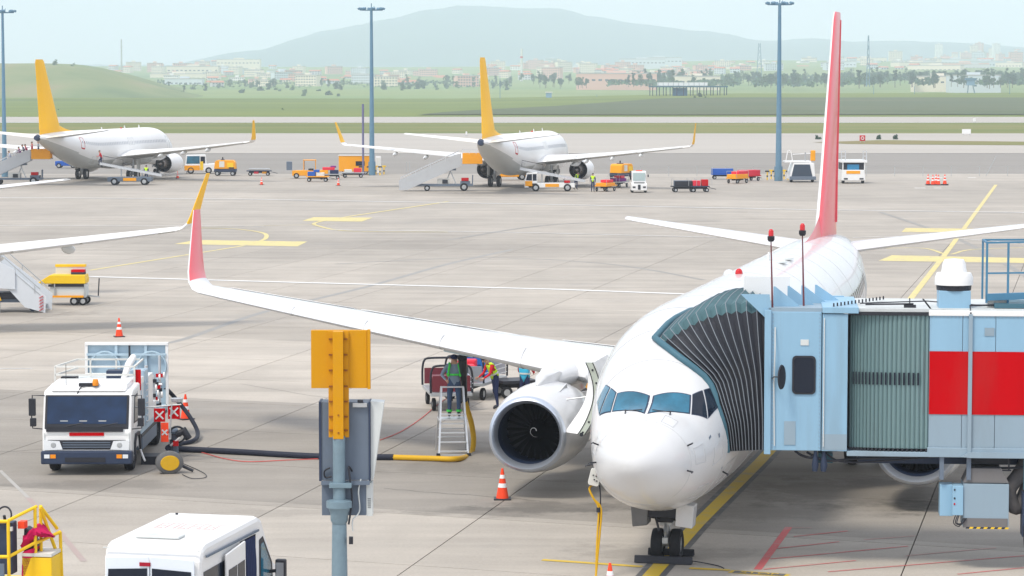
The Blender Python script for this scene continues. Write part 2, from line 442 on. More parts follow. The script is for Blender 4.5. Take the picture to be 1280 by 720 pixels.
# darker and drier crop of grass on the right of the far field, and the grass islands beside the taxiway
GR4 = simple_ground('grass_dark', [(.045, .075, .02), (.065, .09, .025), (.10, .10, .035)], .02, (.25, 1, 1), sc2=.003)
vs = []; fs = []
for k in range(60):
    x = -30 + 1230 * (k / 59) ** 1.3
    y0 = 850 + 8 * noise.noise(Vector((k * .2, 1, 0))); y1 = min(850 + 520 * min(1, (x + 30) / 110) ** .7, 1380) + 25 * noise.noise(Vector((k * .15, 9, 0)))
    for t in range(13):
        y = y0 + (y1 - y0) * t / 12; vs.append((x, y, zfield(x, y) + .25))
for k in range(59):
    for t in range(12): a = k * 13 + t; fs.append((a, a + 13, a + 14, a + 1))
me = bpy.data.meshes.new('grass_patch'); me.from_pydata(vs, [], fs); me.materials.append(GR4)
o = bpy.data.objects.new('grass_patch', me); COL.objects.link(o); struct(o)
pts = [G(1016, 178), G(1100, 175.2), G(1290, 177.2), G(1400, 180), G(1290, 181.6), G(1130, 180.6), G(1060, 180)]
flat('grass_island', [(p.x, p.y) for p in pts], .02, GRASS)
# distant terrain -----------------------------------------------------------
def sstep(a, b, x):
    t = min(max((x - a) / (b - a), 0), 1); return t * t * (3 - 2 * t)
def zvalley(x, y):
    base = -6 + 9 * sstep(1700, 2600, y) + 10 * sstep(2500, 4000, y) + 35 * sstep(3400, 6000, y)
    base += 10 * sstep(100, 500, x) * sstep(2200, 4200, y)
    base += 6 * noise.noise(Vector((x * .0012, y * .0009, 4))) * sstep(1700, 3000, y)
    return base
gridsheet('valley', -4800, 4800, 1545, 9600, 160, 110, zvalley, FIELD)
def zleft(x, y):
    # shoulder of the hill on the left
    u = (x / y)                                   # bearing
    r = 25 * (1 - sstep(-.165, -.108, u)) + 4 * noise.noise(Vector((x * .01, y * .006, 2)))
    return zvalley(x, y) - 4 + r * 1.15 * sstep(1750, 2350, y) * (1 - .5 * sstep(2500, 3200, y))
gridsheet('grass_hill', -1300, -180, 1700, 3200, 80, 60, zleft, HILL2)
def ridge(name, y0, y1, prof, m, amp=1, xw=3600, nx=200):
    def zf(x, y):
        px = x / ((y0 + y1) / 2) * FPX + 640
        h = prof[0][1]
        for (a, ha), (b, hb) in zip(prof, prof[1:]):
            if a <= px <= b: h = ha + (hb - ha) * sstep(a, b, px) if abs(hb - ha) > 0 else ha
        if px > prof[-1][0]: h = prof[-1][1]
        t = (y - y0) / (y1 - y0)
        return 20 + (h - 20) * math.sin(PI * min(t * 1.0, 1) * .5 if t < .999 else PI * .5) + amp * (noise.noise(Vector((x * .0022, y * .001, 7))) * 14 + noise.noise(Vector((x * .012, y * .006, 1))) * 5) * t
    return gridsheet(name, -xw, xw, y0, y1, nx, 24, zf, m)
YH = 12300
def hz(py): return CAM_H + (108 - py) / FPX * YH
ridge('far_hills', 9000, YH, [(-900, 60), (180, hz(86)), (300, hz(66)), (390, hz(42)), (425, hz(36)), (470, hz(29)), (520, hz(20)), (570, hz(15)), (700, hz(17)), (760, hz(28)), (820, hz(35)), (900, hz(44)), (1000, hz(56)), (1060, hz(53)), (1120, hz(58)), (1200, hz(57)), (1400, hz(66)), (2200, 60)], HILLM, 1.3, 5200, 300)
# painted markings ---------------------------------------------------------
def paint(name, col, wear=.35):
    m = bpy.data.materials.new(name); m.use_nodes = True; n = m.node_tree; b = n.nodes['Principled BSDF']; L = n.links
    b.inputs['Roughness'].default_value = .6
    geo = n.nodes.new('ShaderNodeNewGeometry'); n1 = n.nodes.new('ShaderNodeTexNoise'); n1.inputs['Scale'].default_value = 1.4; n1.inputs['Detail'].default_value = 10; n1.inputs['Roughness'].default_value = .75
    L.new(geo.outputs['Position'], n1.inputs['Vector'])
    r = n.nodes.new('ShaderNodeMapRange'); r.inputs[1].default_value = .5; r.inputs[2].default_value = .68; r.inputs[3].default_value = 0; r.inputs[4].default_value = wear; L.new(n1.outputs[0], r.inputs[0])
    mx = n.nodes.new('ShaderNodeMix'); mx.data_type = 'RGBA'; mx.inputs[6].default_value = (*col, 1); mx.inputs[7].default_value = (.33, .31, .28, 1)
    L.new(r.outputs[0], mx.inputs[0]); L.new(mx.outputs[2], b.inputs['Base Color']); return m
PYEL = paint('line_yellow', (.62, .42, .02), .6); PYELF = paint('line_yellow_faded', (.62, .52, .20), .85)
PWHT = paint('line_white', (.74, .74, .72), .45); PRED = paint('line_red', (.58, .11, .11), .6); PREDF = paint('line_red_faded', (.46, .25, .22), 1.0)
PBLK = paint('line_dark_border', (.10, .10, .10), .5)
def stripe(name, pts, w, m, z=.004):
    pts = [Vector((p.x, p.y)) for p in pts]; vs = []; fs = []
    for i, p in enumerate(pts):
        d = (pts[min(i + 1, len(pts) - 1)] - pts[max(i - 1, 0)]).normalized(); nn = Vector((-d.y, d.x)) * w / 2
        vs += [(p.x + nn.x, p.y + nn.y, z), (p.x - nn.x, p.y - nn.y, z)]
    for i in range(len(pts) - 1): a = 2 * i; fs.append((a, a + 1, a + 3, a + 2))
    me = bpy.data.meshes.new(name); me.from_pydata(vs, [], fs); me.materials.append(m)
    o = bpy.data.objects.new(name, me); COL.objects.link(o); return struct(o)
# main stand
stripe('lead_in_line_border', [G(800, 735), G(870, 657), G(950, 577), G(1130, 383)], .62, PBLK, .004)
stripe('lead_in_line', [G(800, 735), G(870, 657), G(950, 577), G(1130, 383)], .34, PYEL, .008)
stripe('lead_in_line', [G(1131, 383), G(1180, 320), G(1245, 231)], .32, PYELF, .012)
stripe('stop_bar', [G(678, 700), G(803, 708.5)], .19, PYEL, .008)
stripe('stop_bar', [G(862, 710.5), G(912, 713)], .19, PYEL, .008)
stripe('stop_box', [G(912, 714.5), G(986, 719.5)], .34, PYEL, .004)
stripe('stop_box_inset', [G(917, 715), G(981, 719)], .25, PBLK, .008)
fc = bpy.data.curves.new('stop_text', 'FONT'); fc.body = 'STOP'; fc.size = .30; fc.align_x = 'CENTER'; fc.align_y = 'CENTER'; fc.extrude = 0
fo = bpy.data.objects.new('stop_text', fc); COL.objects.link(fo)
p0, p1 = G(917, 715), G(981, 719)
fo.location = ((p0 + p1) / 2) + Vector((0, 0, .012)); fo.rotation_euler = (0, 0, math.atan2(p1.y - p0.y, p1.x - p0.x)); fo.scale = (1.15, .85, 1)
fc.materials.append(PYEL); struct(fo)
stripe('red_line', [G(986, 659), G(947, 712)], .17, PRED, .004)
for a, b in (((970, 686), (1049, 677.5)), ((962.5, 699), (1135, 683)), ((955, 712), (1070, 701)), ((1035, 715), (1280, 695)), ((992, 671), (1060, 664)), ((990, 660), (1015, 660)),
             ((1080, 675), (1145, 670)), ((1132, 695), (1245, 685)), ((1197, 718), (1300, 708)), ((985, 735), (1300, 722))):
    stripe('red_hatch', [G(*a), G(*b)], .06, PREDF if a[0] in (990, 1080, 1132) else PRED, .008)
# white and yellow lines further out
stripe('white_line', [G(112, 346), G(360, 353), G(700, 362), G(862, 368)], .55, PWHT, .016)
stripe('white_line', [G(1084, 374), G(1300, 381)], .5, PWHT, .016)
stripe('white_line', [G(-20, 247), G(300, 249), G(700, 256), G(1000, 262), G(1300, 266)], .6, PWHT, .016)
stripe('white_line', [G(-20, 282), G(330, 283)], .25, PWHT, .016)
stripe('white_line', [G(390, 287), G(660, 291), G(900, 297)], .28, PWHT, .016)
stripe('white_line', [G(0, 461), G(40, 461)], .14, PWHT, .016)
stripe('yellow_line', [G(112, 338), G(300, 308), G(318, 304)], .28, PYELF, .008)
stripe('yellow_line', bez([G(318, 304), G(332, 298), G(328, 291), G(290, 286), G(240, 285)], 6), .3, PYELF, .008)
stripe('yellow_line', [G(440, 270), G(560, 252)], .35, PYELF, .008)
stripe('yellow_line', bez([G(560, 290), G(440, 289), G(400, 283), G(396, 278), G(440, 270)], 6), .3, PYELF, .008)
stripe('yellow_line', [G(250, 284), G(420, 280)], .12, PYELF, .008)
def quad(name, a, b, c, d, m, z=.004): return flat(name, [(p.x, p.y) for p in (G(*a), G(*b), G(*c), G(*d))], z, m)
quad('yellow_block', (218, 305), (245, 300), (384, 302), (372, 308), PYELF)
quad('yellow_block', (378, 276), (392, 271.5), (466, 272), (452, 277), PYELF)
quad('yellow_block', (1098, 326), (1115, 319), (1300, 323), (1300, 329), PYELF)
quad('yellow_block', (1127, 290), (1132, 285), (1222, 286), (1218, 290.5), PYELF)
stripe('white_line', [G(1066, 297), G(1150, 295), G(1220, 300), G(1300, 306)], .2, PWHT, .016)
stripe('yellow_line', bez([G(1060, 312), G(1150, 310), G(1185, 318), G(1215, 312), G(1300, 309)], 6), .25, PYELF, .008)
for u, v, w in ((1150, 235, 14), (1172, 235, 9), (1170, 222, 16), (1215, 222, 10), (560, 205, 4)):
    stripe('white_mark', [G(u - w / 2, v), G(u + w / 2, v)], .9, PWHT, .004)
stripe('tyre_mark', bez([G(188, 431), G(230, 424), G(330, 390), G(460, 358), G(560, 330), G(640, 312)], 6), .35, paint('rubber_mark', (.27, .262, .245), 1.0), .002)
RUB = paint('rubber_mark_soft', (.255, .24, .215), 1.0)
for pts_, w_ in ((((880, 350), (760, 330), (600, 322), (420, 330)), .35), (((560, 300), (700, 280), (900, 276)), .4), (((1100, 265), (1200, 300), (1290, 350)), .4)):
    stripe('tyre_mark', bez([G(*p) for p in pts_], 8), w_, RUB, .0025)
TAR = mat('tar_seam', (.06, .058, .055), .7)
for pts_ in (((0, 565), (110, 560), (170, 566), (330, 575)), ((480, 611), (560, 617), (700, 628)), ((860, 540), (1000, 560), (1160, 575)), ((300, 480), (430, 500), (520, 505))):
    pp_ = bez([G(*p) for p in pts_], 10); pp_ = [p+Vector((0, .05*math.sin(i*1.7)+.04*math.sin(i*.6), 0)) for i, p in enumerate(pp_)]
    stripe('crack', pp_, .022, TAR, .003)
stripe('faint_red_line', [G(35, 622), G(60, 648), G(105, 702)], .14, paint('line_pink_faded', (.37, .28, .25), 1.0))
stripe('faint_red_line', [G(0, 588), G(35, 622)], .10, paint('line_white_faded', (.38, .36, .33), 1.0))

# ================================================================== AIRCRAFT
# local frame: nose tip at y=0, tail towards +y, x to the port wing, z up
ST = [(0,2.60,2.60,0),(.06,2.80,2.41,.22),(.25,2.98,2.20,.46),(.6,3.17,1.90,.73),(1.0,3.33,1.70,.93),(1.5,3.50,1.52,1.11),(1.85,3.62,1.43,1.20),(2.25,3.93,1.35,1.30),(2.7,4.27,1.28,1.40),(3.3,4.62,1.22,1.51),(4.2,4.98,1.20,1.64),(5.4,5.22,1.20,1.76),(7,5.33,1.24,1.86),(9,5.35,1.28,1.88),(25.5,5.35,1.33,1.88),(28,5.35,1.55,1.86),(30,5.35,1.98,1.78),(32,5.34,2.52,1.62),(34,5.31,3.10,1.37),(36,5.24,3.72,1.02),(38,5.12,4.32,.60),(39,5.02,4.6,.34),(39.4,4.95,4.72,.15)]
QS = [math.sqrt(a[0]) for a in ST]
def pchip(X, Y):
    n = len(X); h = [X[i+1]-X[i] for i in range(n-1)]; d = [(Y[i+1]-Y[i])/h[i] for i in range(n-1)]; m = [d[0]]
    for i in range(1, n-1):
        if d[i-1]*d[i] <= 0: m.append(0)
        else:
            w1 = 2*h[i]+h[i-1]; w2 = h[i]+2*h[i-1]; m.append((w1+w2)/(w1/d[i-1]+w2/d[i]))
    m.append(d[-1])
    def f(x):
        i = 0
        while i < n-2 and x > X[i+1]: i += 1
        t = min(max((x-X[i])/h[i], 0), 1)
        return (2*t**3-3*t*t+1)*Y[i]+(t**3-2*t*t+t)*h[i]*m[i]+(-2*t**3+3*t*t)*Y[i+1]+(t**3-t*t)*h[i]*m[i+1]
    return f
T_, B_, W_ = [pchip(QS, [a[k] for a in ST]) for k in (1, 2, 3)]
def fsurf(s, ph, off=0.0):
    def P(s, ph):
        q = math.sqrt(max(s, 0)); t, b, w = T_(q), B_(q), W_(q)
        return Vector((w*math.sin(ph), s, (t+b)/2+(t-b)/2*math.cos(ph)))
    p = P(s, ph)
    if off:
        e = .02; a = P(s+e, ph)-P(max(s-e, 0), ph); b = P(s, ph+e)-P(s, ph-e)
        n = a.cross(b)
        if n.length > 1e-9:
            n.normalize()
            c = Vector((0, s, (T_(math.sqrt(s))+B_(math.sqrt(s)))/2))
            if n.dot(p-c) < 0: n = -n
            p = p+n*off
    return p
def fpatch(mb, q, off, n=8, m=4, mi=None):
    """patch lying on the fuselage, corners given as (station, angle)"""
    o = []
    for j in range(m+1):
        for i in range(n+1):
            u, v = i/n, j/m
            s = (1-v)*((1-u)*q[0][0]+u*q[1][0])+v*((1-u)*q[3][0]+u*q[2][0]); ph = (1-v)*((1-u)*q[0][1]+u*q[1][1])+v*((1-u)*q[3][1]+u*q[2][1])
            o.append(fsurf(s, ph, off))
    return mb.add(o, [(j*(n+1)+i, j*(n+1)+i+1, (j+1)*(n+1)+i+1, (j+1)*(n+1)+i) for j in range(m) for i in range(n)], mi)
def grow(q, g):
    cs = sum(a[0] for a in q)/4; cp = sum(a[1] for a in q)/4
    return [(cs+(a[0]-cs)*g, cp+(a[1]-cp)*g) for a in q]
def airfoil(n=12, t=.12):
    up = []; lo = []
    for i in range(n+1):
        x = (1-math.cos(PI*i/n))/2
        y = 5*t*(.2969*math.sqrt(x)-.126*x-.3516*x*x+.2843*x**3-.1015*x**4)
        c = .02*math.sin(PI*x)
        up.append((x, y+c)); lo.append((x, -y*.8+c))
    return lo[::-1][:-1]+up          # from trailing edge under, round the nose, back over the top
def wingsec(P, chord, tk, nrm, twist=0.0, n=12):
    """P = leading-edge point, nrm = thickness direction"""
    out = []
    nrm = Vector(nrm).normalized()
    for x, y in airfoil(n, tk):
        out.append(Vector(P)+Vector((0, 1, 0))*(x*chord)+nrm*(y*chord-twist*x*chord))
    return out
LEs = lambda y: 14.1+(y-1.88)*.530 if y > 4 else 15.22-(4-y)*.9
def TEs(y): return 21.2+(y-1.88)*.02 if y < 5.9 else 21.28+(y-5.9)*.250
def wz(y): return 2.40+(max(y, 1.5)-1.88)*.108+.0005*max(y-6, 0)**2
def make_aircraft(label, livery, far=False, group=None):
    yel = livery == 'yellow'
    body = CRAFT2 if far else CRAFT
    r = thing('airliner', label, 'airliner', group=group)
    # fuselage --------------------------------------------------------
    stn = []; s = 0
    t = 0
    stn = [(.05*k)**2*1.0 for k in range(0, 42)]            # dense nose, up to 4.2
    stn += [4.6+.4*k for k in range(13)]+[10, 12, 14, 16, 18, 20, 22, 24, 25.5]+[26+.5*k for k in range(27)]+[39.25, 39.4]
    stn = sorted(set(stn)); n = 64
    mb = MB(); ring = [[fsurf(max(a, .0008), 2*PI*k/n) for k in range(n)] for a in stn]
    mb.rings(ring)
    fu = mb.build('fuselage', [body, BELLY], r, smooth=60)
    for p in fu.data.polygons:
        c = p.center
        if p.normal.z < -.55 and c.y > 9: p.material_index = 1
    # belly fairing
    mb = MB(); R = []
    for k in range(15):
        u = k/14; s = 13.2+10.5*u; w = math.sin(PI*min(max(u, .02), .98))**.5
        R.append([Vector((1.95*w*math.sin(a)*1.0, s, 2.35-(1.22*w)*max(math.cos(a), -.3))) for a in [-PI*.62+PI*1.24*j/18 for j in range(19)]])
    mb.rings(R, cap=False, closed=False); mb.build('wing_root_fairing', body, r, smooth=60)
    # cockpit windows
    W1 = [(2.05, .05), (2.33, .60), (1.98, .69), (1.45, .05)]
    W2 = [(2.39, .65), (2.64, .765), (2.27, 1.03), (2.02, .75)]
    W3 = [(2.70, .79), (2.99, .90), (2.87, 1.115), (2.33, 1.05)]
    for W, g in ((W1, CYANGL), (W2, GLASS), (W3, GLASS)):
        for sg in (1, -1):
            q = [(a, b*sg) for a, b in W]
            fr = fpatch(MB(), grow(q, 1.09), .004).build('cockpit_window', NAVY if not far else GREYP, r, smooth=60)
            gm = g if (not far and not (sg < 0 and g is GLASS)) else (CYANGL if not far else GLASS)
            fpatch(MB(), q, .012).build('pane', gm, fr, smooth=60)
    if not far:
        for sg in (1, -1):
            mb = MB(); a = fsurf(1.75, .28*sg, .03); b = fsurf(1.62, .10*sg+(.0 if sg < 0 else .0), .035); c = fsurf(1.93, .62*sg, .035)
            mb.tube([fsurf(1.58, .42*sg, .01), fsurf(1.66, .40*sg, .05)], .014, 6); mb.tube([fsurf(1.62, .41*sg, .05), fsurf(1.56, .09*sg, .03)], .009, 5)
            mb.build('wiper', BLACKM, r)
        for (s_, ph, a_, b_) in ((2.6, -1.62, .05, .035), (2.75, -1.50, .04, .02), (1.5, -1.92, .03, .03), (2.1, 1.28, .05, .02), (2.5, 1.42, .03, .03), (4.3, 1.9, .05, .03), (3.0, 2.0, .05, .015)):
            fpatch(MB(), [(s_-a_, ph-b_), (s_+a_, ph-b_), (s_+a_, ph+b_), (s_-a_, ph+b_)], .003, 2, 2).build('stencil_mark', mat('stencil_red', (.60, .12, .10), .5) if ph < 0 else GREYP, r)
        # radome seam, panel seams
        mb = MB()
        for s_ in (1.12, ):
            mb.tube([fsurf(s_, a*2*PI/48, .001) for a in range(49)], .0045, 4)
        mb.build('radome_seam', SEAM, r)
        for s_ in (2.95, 4.15, 5.95, 8.4, 10.9, 13.4, 16.0, 18.6, 21.2, 23.8, 26.4, 29.0, 31.8, 34.4):
            mb = MB(); mb.tube([fsurf(s_, a*2*PI/64, .0) for a in range(65)], .007, 4); mb.build('skin_seam', SEAM, r)
        for ph in (-2.5, -1.75, 1.75, 2.5):
            mb = MB(); mb.tube([fsurf(s_, ph*(1 if s_ > 4 else 1), .0) for s_ in [3.1+.75*k for k in range(42)]], .006, 4); mb.build('lap_seam', SEAM, r)
        for (s0, s1, p0, p1) in ((1.3, 1.75, 1.25, 1.6), (2.2, 2.7, 1.5, 1.8), (1.9, 2.5, 2.15, 2.45), (1.25, 1.65, -1.45, -1.15), (3.4, 4.0, 2.0, 2.3), (1.2, 1.5, .35, .62), (5.9, 6.6, 1.9, 2.2), (.5, .62, -2.2, 2.2)):
            q_ = [(s0, p0), (s1, p0), (s1, p1), (s0, p1)]; pr = []
            for (a, b), (c, d) in zip(q_, q_[1:]+q_[:1]): pr += [fsurf(a+(c-a)*t/8, b+(d-b)*t/8, .001) for t in range(8)]
            if s1 > .7: mb = MB(); mb.tube(pr+[pr[0]], .0055, 4, cap=False); mb.build('access_panel', SEAM, r)
        for i, (s_, ph) in enumerate(((1.15, 1.135), (1.0, 1.72), (3.3, 2.1), (1.2, -1.2), (1.1, -1.6), (1.9, -1.75))):
            mb = MB(); p = fsurf(s_, ph); q = fsurf(s_, ph, .13)
            mb.tube([p, q], .018, 6); mb.tube([q+Vector((0, .04, 0)), q+Vector((0, -.13, 0))], .012, 6); mb.build('air_data_probe', BLACKM, r)
    # doors: a rim standing a few millimetres proud
    def door(s0, s1, p0, p1, nm='door', red=False):
        q = [(s0, p0), (s1, p0), (s1, p1), (s0, p1)]
        w = .028 if not far else .04
        mb = MB(); pr = []
        for (a, b), (c, d) in zip(q, q[1:]+q[:1]):
            pr += [fsurf(a+(c-a)*t/6, b+(d-b)*t/6, .006) for t in range(6)]
        pr.append(pr[0]); mb.tube(pr, w*.5, 4, cap=False)
        d = mb.build(nm, RED if (red and far) else GREYL, r)
        if red:
            fpatch(MB(), [(s0+.05, p1*.97), (s1-.05, p1*.97), (s1-.05, p1*1.02), (s0+.05, p1*1.02)], .015, 4, 2).build('sill_plate', RED, d)
    for sg in (1, -1):
        door(4.6, 5.5, .95*sg, 1.80*sg, 'passenger_door')
        door(30.6, 31.4, .98*sg, 1.72*sg, 'rear_door', red=True)
        door(16.3, 16.85, 1.02*sg, 1.42*sg, 'overwing_exit'); door(17.3, 17.85, 1.02*sg, 1.42*sg, 'overwing_exit')
    door(9.3, 10.5, -2.0, -2.55, 'cargo_door'); door(27.0, 28.2, -2.0, -2.5, 'cargo_door')
    # cabin windows
    mb = MB(); wv_ = .11 if not far else .065
    for sg in (1, -1):
        for k in range(50):
            s_ = 6.1+.508*k
            if abs(s_-16.5) > .01 or True:
                fpatch(mb, [(s_-wv_, 1.21*sg), (s_+wv_, 1.21*sg), (s_+wv_, 1.375*sg), (s_-wv_, 1.375*sg)], .008, 2, 2)
    mb.build('cabin_windows', GLASS if not far else GREYP, r, kind='stuff')
    # antennas and beacon on the crown
    for s_, h_, ch in ((9.5, .32, .35), (14.0, .3, .35), (21.0, .25, .3)) if far else ((20.5, .25, .3), ):
        mb = MB(); z0 = T_(math.sqrt(s_))-.02
        mb.prism([(s_, z0), (s_+ch, z0), (s_+ch*1.15, z0+h_), (s_+ch*.6, z0+h_)], -.02, .02); mb.build('blade_antenna', body, r)
    mb = MB(); z0 = T_(math.sqrt(15.6)); mb.lathe([(0, .09), (.03, .1), (.10, .085), (.15, .04), (.155, .001)], (-.1, 15.6, z0-.02), 'z', 12); mb.build('beacon_light', REDL, r, smooth=50)
    if not far:
        mb = MB()
        for s_ in (20.5, 21.9): MB().lathe([(0, .30), (.04, .28), (.05, .20), (.05, .001)], (.25, s_, T_(math.sqrt(s_))-.03), 'z', 16).build('crown_fairing', GREYL, r, smooth=50)
        mb = MB(); z0 = T_(math.sqrt(19.2)); mb.lathe([(-.02, .001), (0, .09), (.2, .14), (.4, .15), (.7, .10), (.9, .001)], (-.78, 18.2, 5.10), 'y', 16)
        mb.build('satcom_pod', body, r, smooth=60)
    # tail cone outlet
    mb = MB(); mb.lathe([(0, .17), (.12, .14), (.10, .001)], (0, 39.32, 4.84), 'y', 16); mb.build('auxiliary_exhaust', BLACKM, r, smooth=40)
    if far:
        mb = MB(); mb.lathe([(0, .33), (.5, .22), (.52, .001)], (0, 38.95, 4.80), 'y', 16); mb.build('tail_cone', NAVY, r, smooth=40)
    # wings -------------------------------------------------------------
    ys = [1.5, 2.6, 4, 5.9, 8, 10, 12, 14, 16, 16.9]
    for sg in (1, -1):
        w = thing_part('wing', r)
        R = []
        for y in ys:
            LE, TE = LEs(y), TEs(y); tk = .135 if y < 6 else .11
            R.append(wingsec((y*sg, LE, wz(y)), TE-LE, tk, (0, 0, 1), -.01))
        mb = MB(); mb.rings(R, cap=True)
        wi = mb.build('wing', [CRAFT if not far else CRAFT2, METAL, BELLY if far else WINGT], r, smooth=50)
        nq = len(R[0])
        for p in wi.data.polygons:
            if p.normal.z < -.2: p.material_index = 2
        # slats: bare-metal leading edge, split into panels
        segs = [(2.7, 4.0), (5.95, 8.4), (8.5, 10.9), (11.0, 13.4), (13.5, 16.3)]
        for a, b in segs:
            mb = MB(); R2 = []
            for y in [a+(b-a)*k/4 for k in range(5)]:
                LE, TE = LEs(y), TEs(y); sec = wingsec((y*sg, LE-.012, wz(y)), (TE-LE)*1.0, (.145 if y < 6 else .122), (0, 0, 1), -.01)
                m0 = 12; R2.append(sec[m0-3:m0+4])
            mb.rings(R2, cap=False, closed=False); mb.build('slat', SLATW, wi, smooth=60)
        # control surfaces drawn as thin raised plates with a gap line
        for a, b, f0, nm in ((2.6, 5.6, .80, 'flap'), (6.3, 11.9, .76, 'flap'), (12.3, 16.4, .78, 'aileron'), (3.0, 5.5, .66, 'spoiler'), (6.8, 8.4, .64, 'spoiler'), (8.45, 10.1, .64, 'spoiler'), (10.15, 11.8, .64, 'spoiler')):
            mb = MB(); R2 = []
            f1 = .985 if nm != 'spoiler' else (.785 if a < 6 else .745)
            for y in [a+(b-a)*k/4 for k in range(5)]:
                LE, TE = LEs(y), TEs(y); c = TE-LE; tk = .135 if y < 6 else .11; row = []
                for x in (f0, (f0+f1)/2, f1):
                    yy = 5*tk*(.2969*math.sqrt(x)-.126*x-.3516*x*x+.2843*x**3-.1015*x**4)+.02*math.sin(PI*x)
                    row.append(Vector((y*sg, LE+x*c, wz(y)+yy*c+.01*x*c+.014)))
                R2.append(row)
            mb.rings(R2, cap=False, closed=False)
            o = mb.build(nm, WINGT, wi, smooth=60); so = o.modifiers.new('s', 'SOLIDIFY'); so.thickness = .02; so.offset = 1
        # flap track fairings
        for y in (6.6, 9.3, 12.2):
            mb = MB(); L = 2.9-.1*y; TE = TEs(y)
            R3 = []
            for k in range(11):
                u = k/10; rad = math.sin(PI*min(max(u, .03), .97))**.7; R3.append([Vector((y*sg+.17*rad*math.cos(a), TE-L*.72+L*u*1.1, wz(y)-.14-.16*u+.22*rad*math.sin(a)-(.05))) for a in [2*PI*j/12 for j in range(12)]])
            mb.rings(R3); mb.build('flap_track_fairing', BELLY if not far else WINGT, wi, smooth=60)
        # winglet: blended curve up from the tip
        R4 = []; y0, z0 = 16.9, wz(16.9)
        c0_, c1_ = TEs(16.9)-LEs(16.9), .62
        for k in range(11):
            u = k/10
            bend = min(u/.28, 1); ang = bend*math.radians(80)
            if u <= .28:
                rr = .62; yy = y0+rr*math.sin(ang)*.85; zz = z0+rr*(1-math.cos(ang))
            else:
                rr = .62; ye = y0+rr*math.sin(math.radians(80))*.85; ze = z0+rr*(1-math.cos(math.radians(80))); v = (u-.28)/.72
                yy = ye+v*.34; zz = ze+v*1.80
            ch = c0_+(c1_-c0_)*u**.8; LE = LEs(16.9)+2.05*u**1.05-.0
            R4.append(wingsec((yy*sg, LE, zz), ch, .09, (-sg*math.sin(ang), 0, math.cos(ang)), 0, 10))
        mb = MB(); mb.rings(R4)
        WM = YELTAIL if yel else FINRED
        wl = mb.build('winglet', [WM, WHITE], wi, smooth=60)
        if not yel:
            for p in wl.data.polygons:
                if p.normal.y < -.45 or p.center.z < z0+.42 or p.normal.x*sg > .3: p.material_index = 1
        else:
            for p in wl.data.polygons:
                if p.center.z < z0+.3: p.material_index = 1
    # tailplanes -----------------------------------------------------------
    for sg in (1, -1):
        R = []
        for k in range(6):
            u = k/5; y = .5+6.68*u; LE = 34.3+3.75*u; ch = 3.9-2.6*u
            R.append(wingsec((y*sg, LE, 4.75+.8*u), ch, .09, (0, 0, 1), 0, 8))
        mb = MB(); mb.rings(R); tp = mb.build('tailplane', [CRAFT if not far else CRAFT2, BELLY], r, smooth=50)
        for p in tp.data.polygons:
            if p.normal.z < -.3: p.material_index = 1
        mb = MB(); R2 = []
        for k in range(6):
            u = .06+.9*k/5; y = .5+6.68*u; LE = 34.3+3.75*u; ch = 3.9-2.6*u
            R2.append(wingsec((y*sg, LE-.012, 4.75+.8*u), ch*1.0, .102, (0, 0, 1), 0, 8)[6:11])
        mb.rings(R2, cap=False, closed=False); mb.build('leading_edge', SLATW, tp, smooth=60)
    # fin -----------------------------------------------------------------
    finm = YELTAIL if yel else FINRED
    def finsec(z, LE, ch, tk=.09):
        return [Vector((p.z, p.y, z)) for p in [Vector((0, LE, 0))+Vector((0, x*ch, 0))+Vector((0, 0, 1))*(y*ch) for x, y in [(a, b-.02*math.sin(PI*a)) for a, b in airfoil(12, tk)]]]
    R = []
    prof = [(4.9, 32.6, 5.9), (5.3, 32.6, 5.85), (5.6, 32.95, 5.45), (7, 33.85, 4.65), (9, 35.05, 3.75), (11, 36.25, 2.85), (12.3, 37.0, 2.3), (12.55, 37.35, 1.85)]
    for z, LE, ch in prof: R.append(finsec(z, LE, ch, .085 if z > 5.5 else .06))
    mb = MB(); mb.rings(R); fin = mb.build('fin', [finm], r, smooth=60)
    mb = MB()
    R = []
    for k in range(9):
        u = k/8; s_ = 28.6+4.9*u; top = T_(math.sqrt(s_))-.05+.75*u**2.2+.05; w = .015+.11*u
        z0 = T_(math.sqrt(s_))-.12
        R.append([Vector((-w, s_, z0)), Vector((-w*.6, s_, (z0+top)/2)), Vector((0, s_, top)), Vector((w*.6, s_, (z0+top)/2)), Vector((w, s_, z0))])
    mb.rings(R); mb.build('dorsal_fairing', [finm if not yel else YELTAIL], r, smooth=60)
    if not yel:
        # white leading edge band and flowing lines on the fin
        R = []
        for z, LE, ch in prof[2:]:
            sec = finsec(z, LE-.012, ch, .097)
            R.append(sec[9:13])
        mb = MB(); mb.rings(R, cap=False, closed=False); mb.build('leading_edge', WHITE, fin, smooth=60)
    mb = MB(); R = [finsec(z, LE+ch*.70, ch*.31, .16)[3:-3] for z, LE, ch in prof[2:-1]]
    # rudder: its own piece along the trailing edge
    R = []
    for z, LE, ch in prof[2:-1]:
        x0 = LE+ch*.70; x1 = LE+ch*1.0+.02; w = .33*.085*ch*1.25+.012
        R.append([Vector((-w, x0, z)), Vector((-w*.2, x1, z)), Vector((w*.2, x1, z)), Vector((w, x0, z))])
    mb = MB(); mb.rings(R); mb.build('rudder', finm, fin)
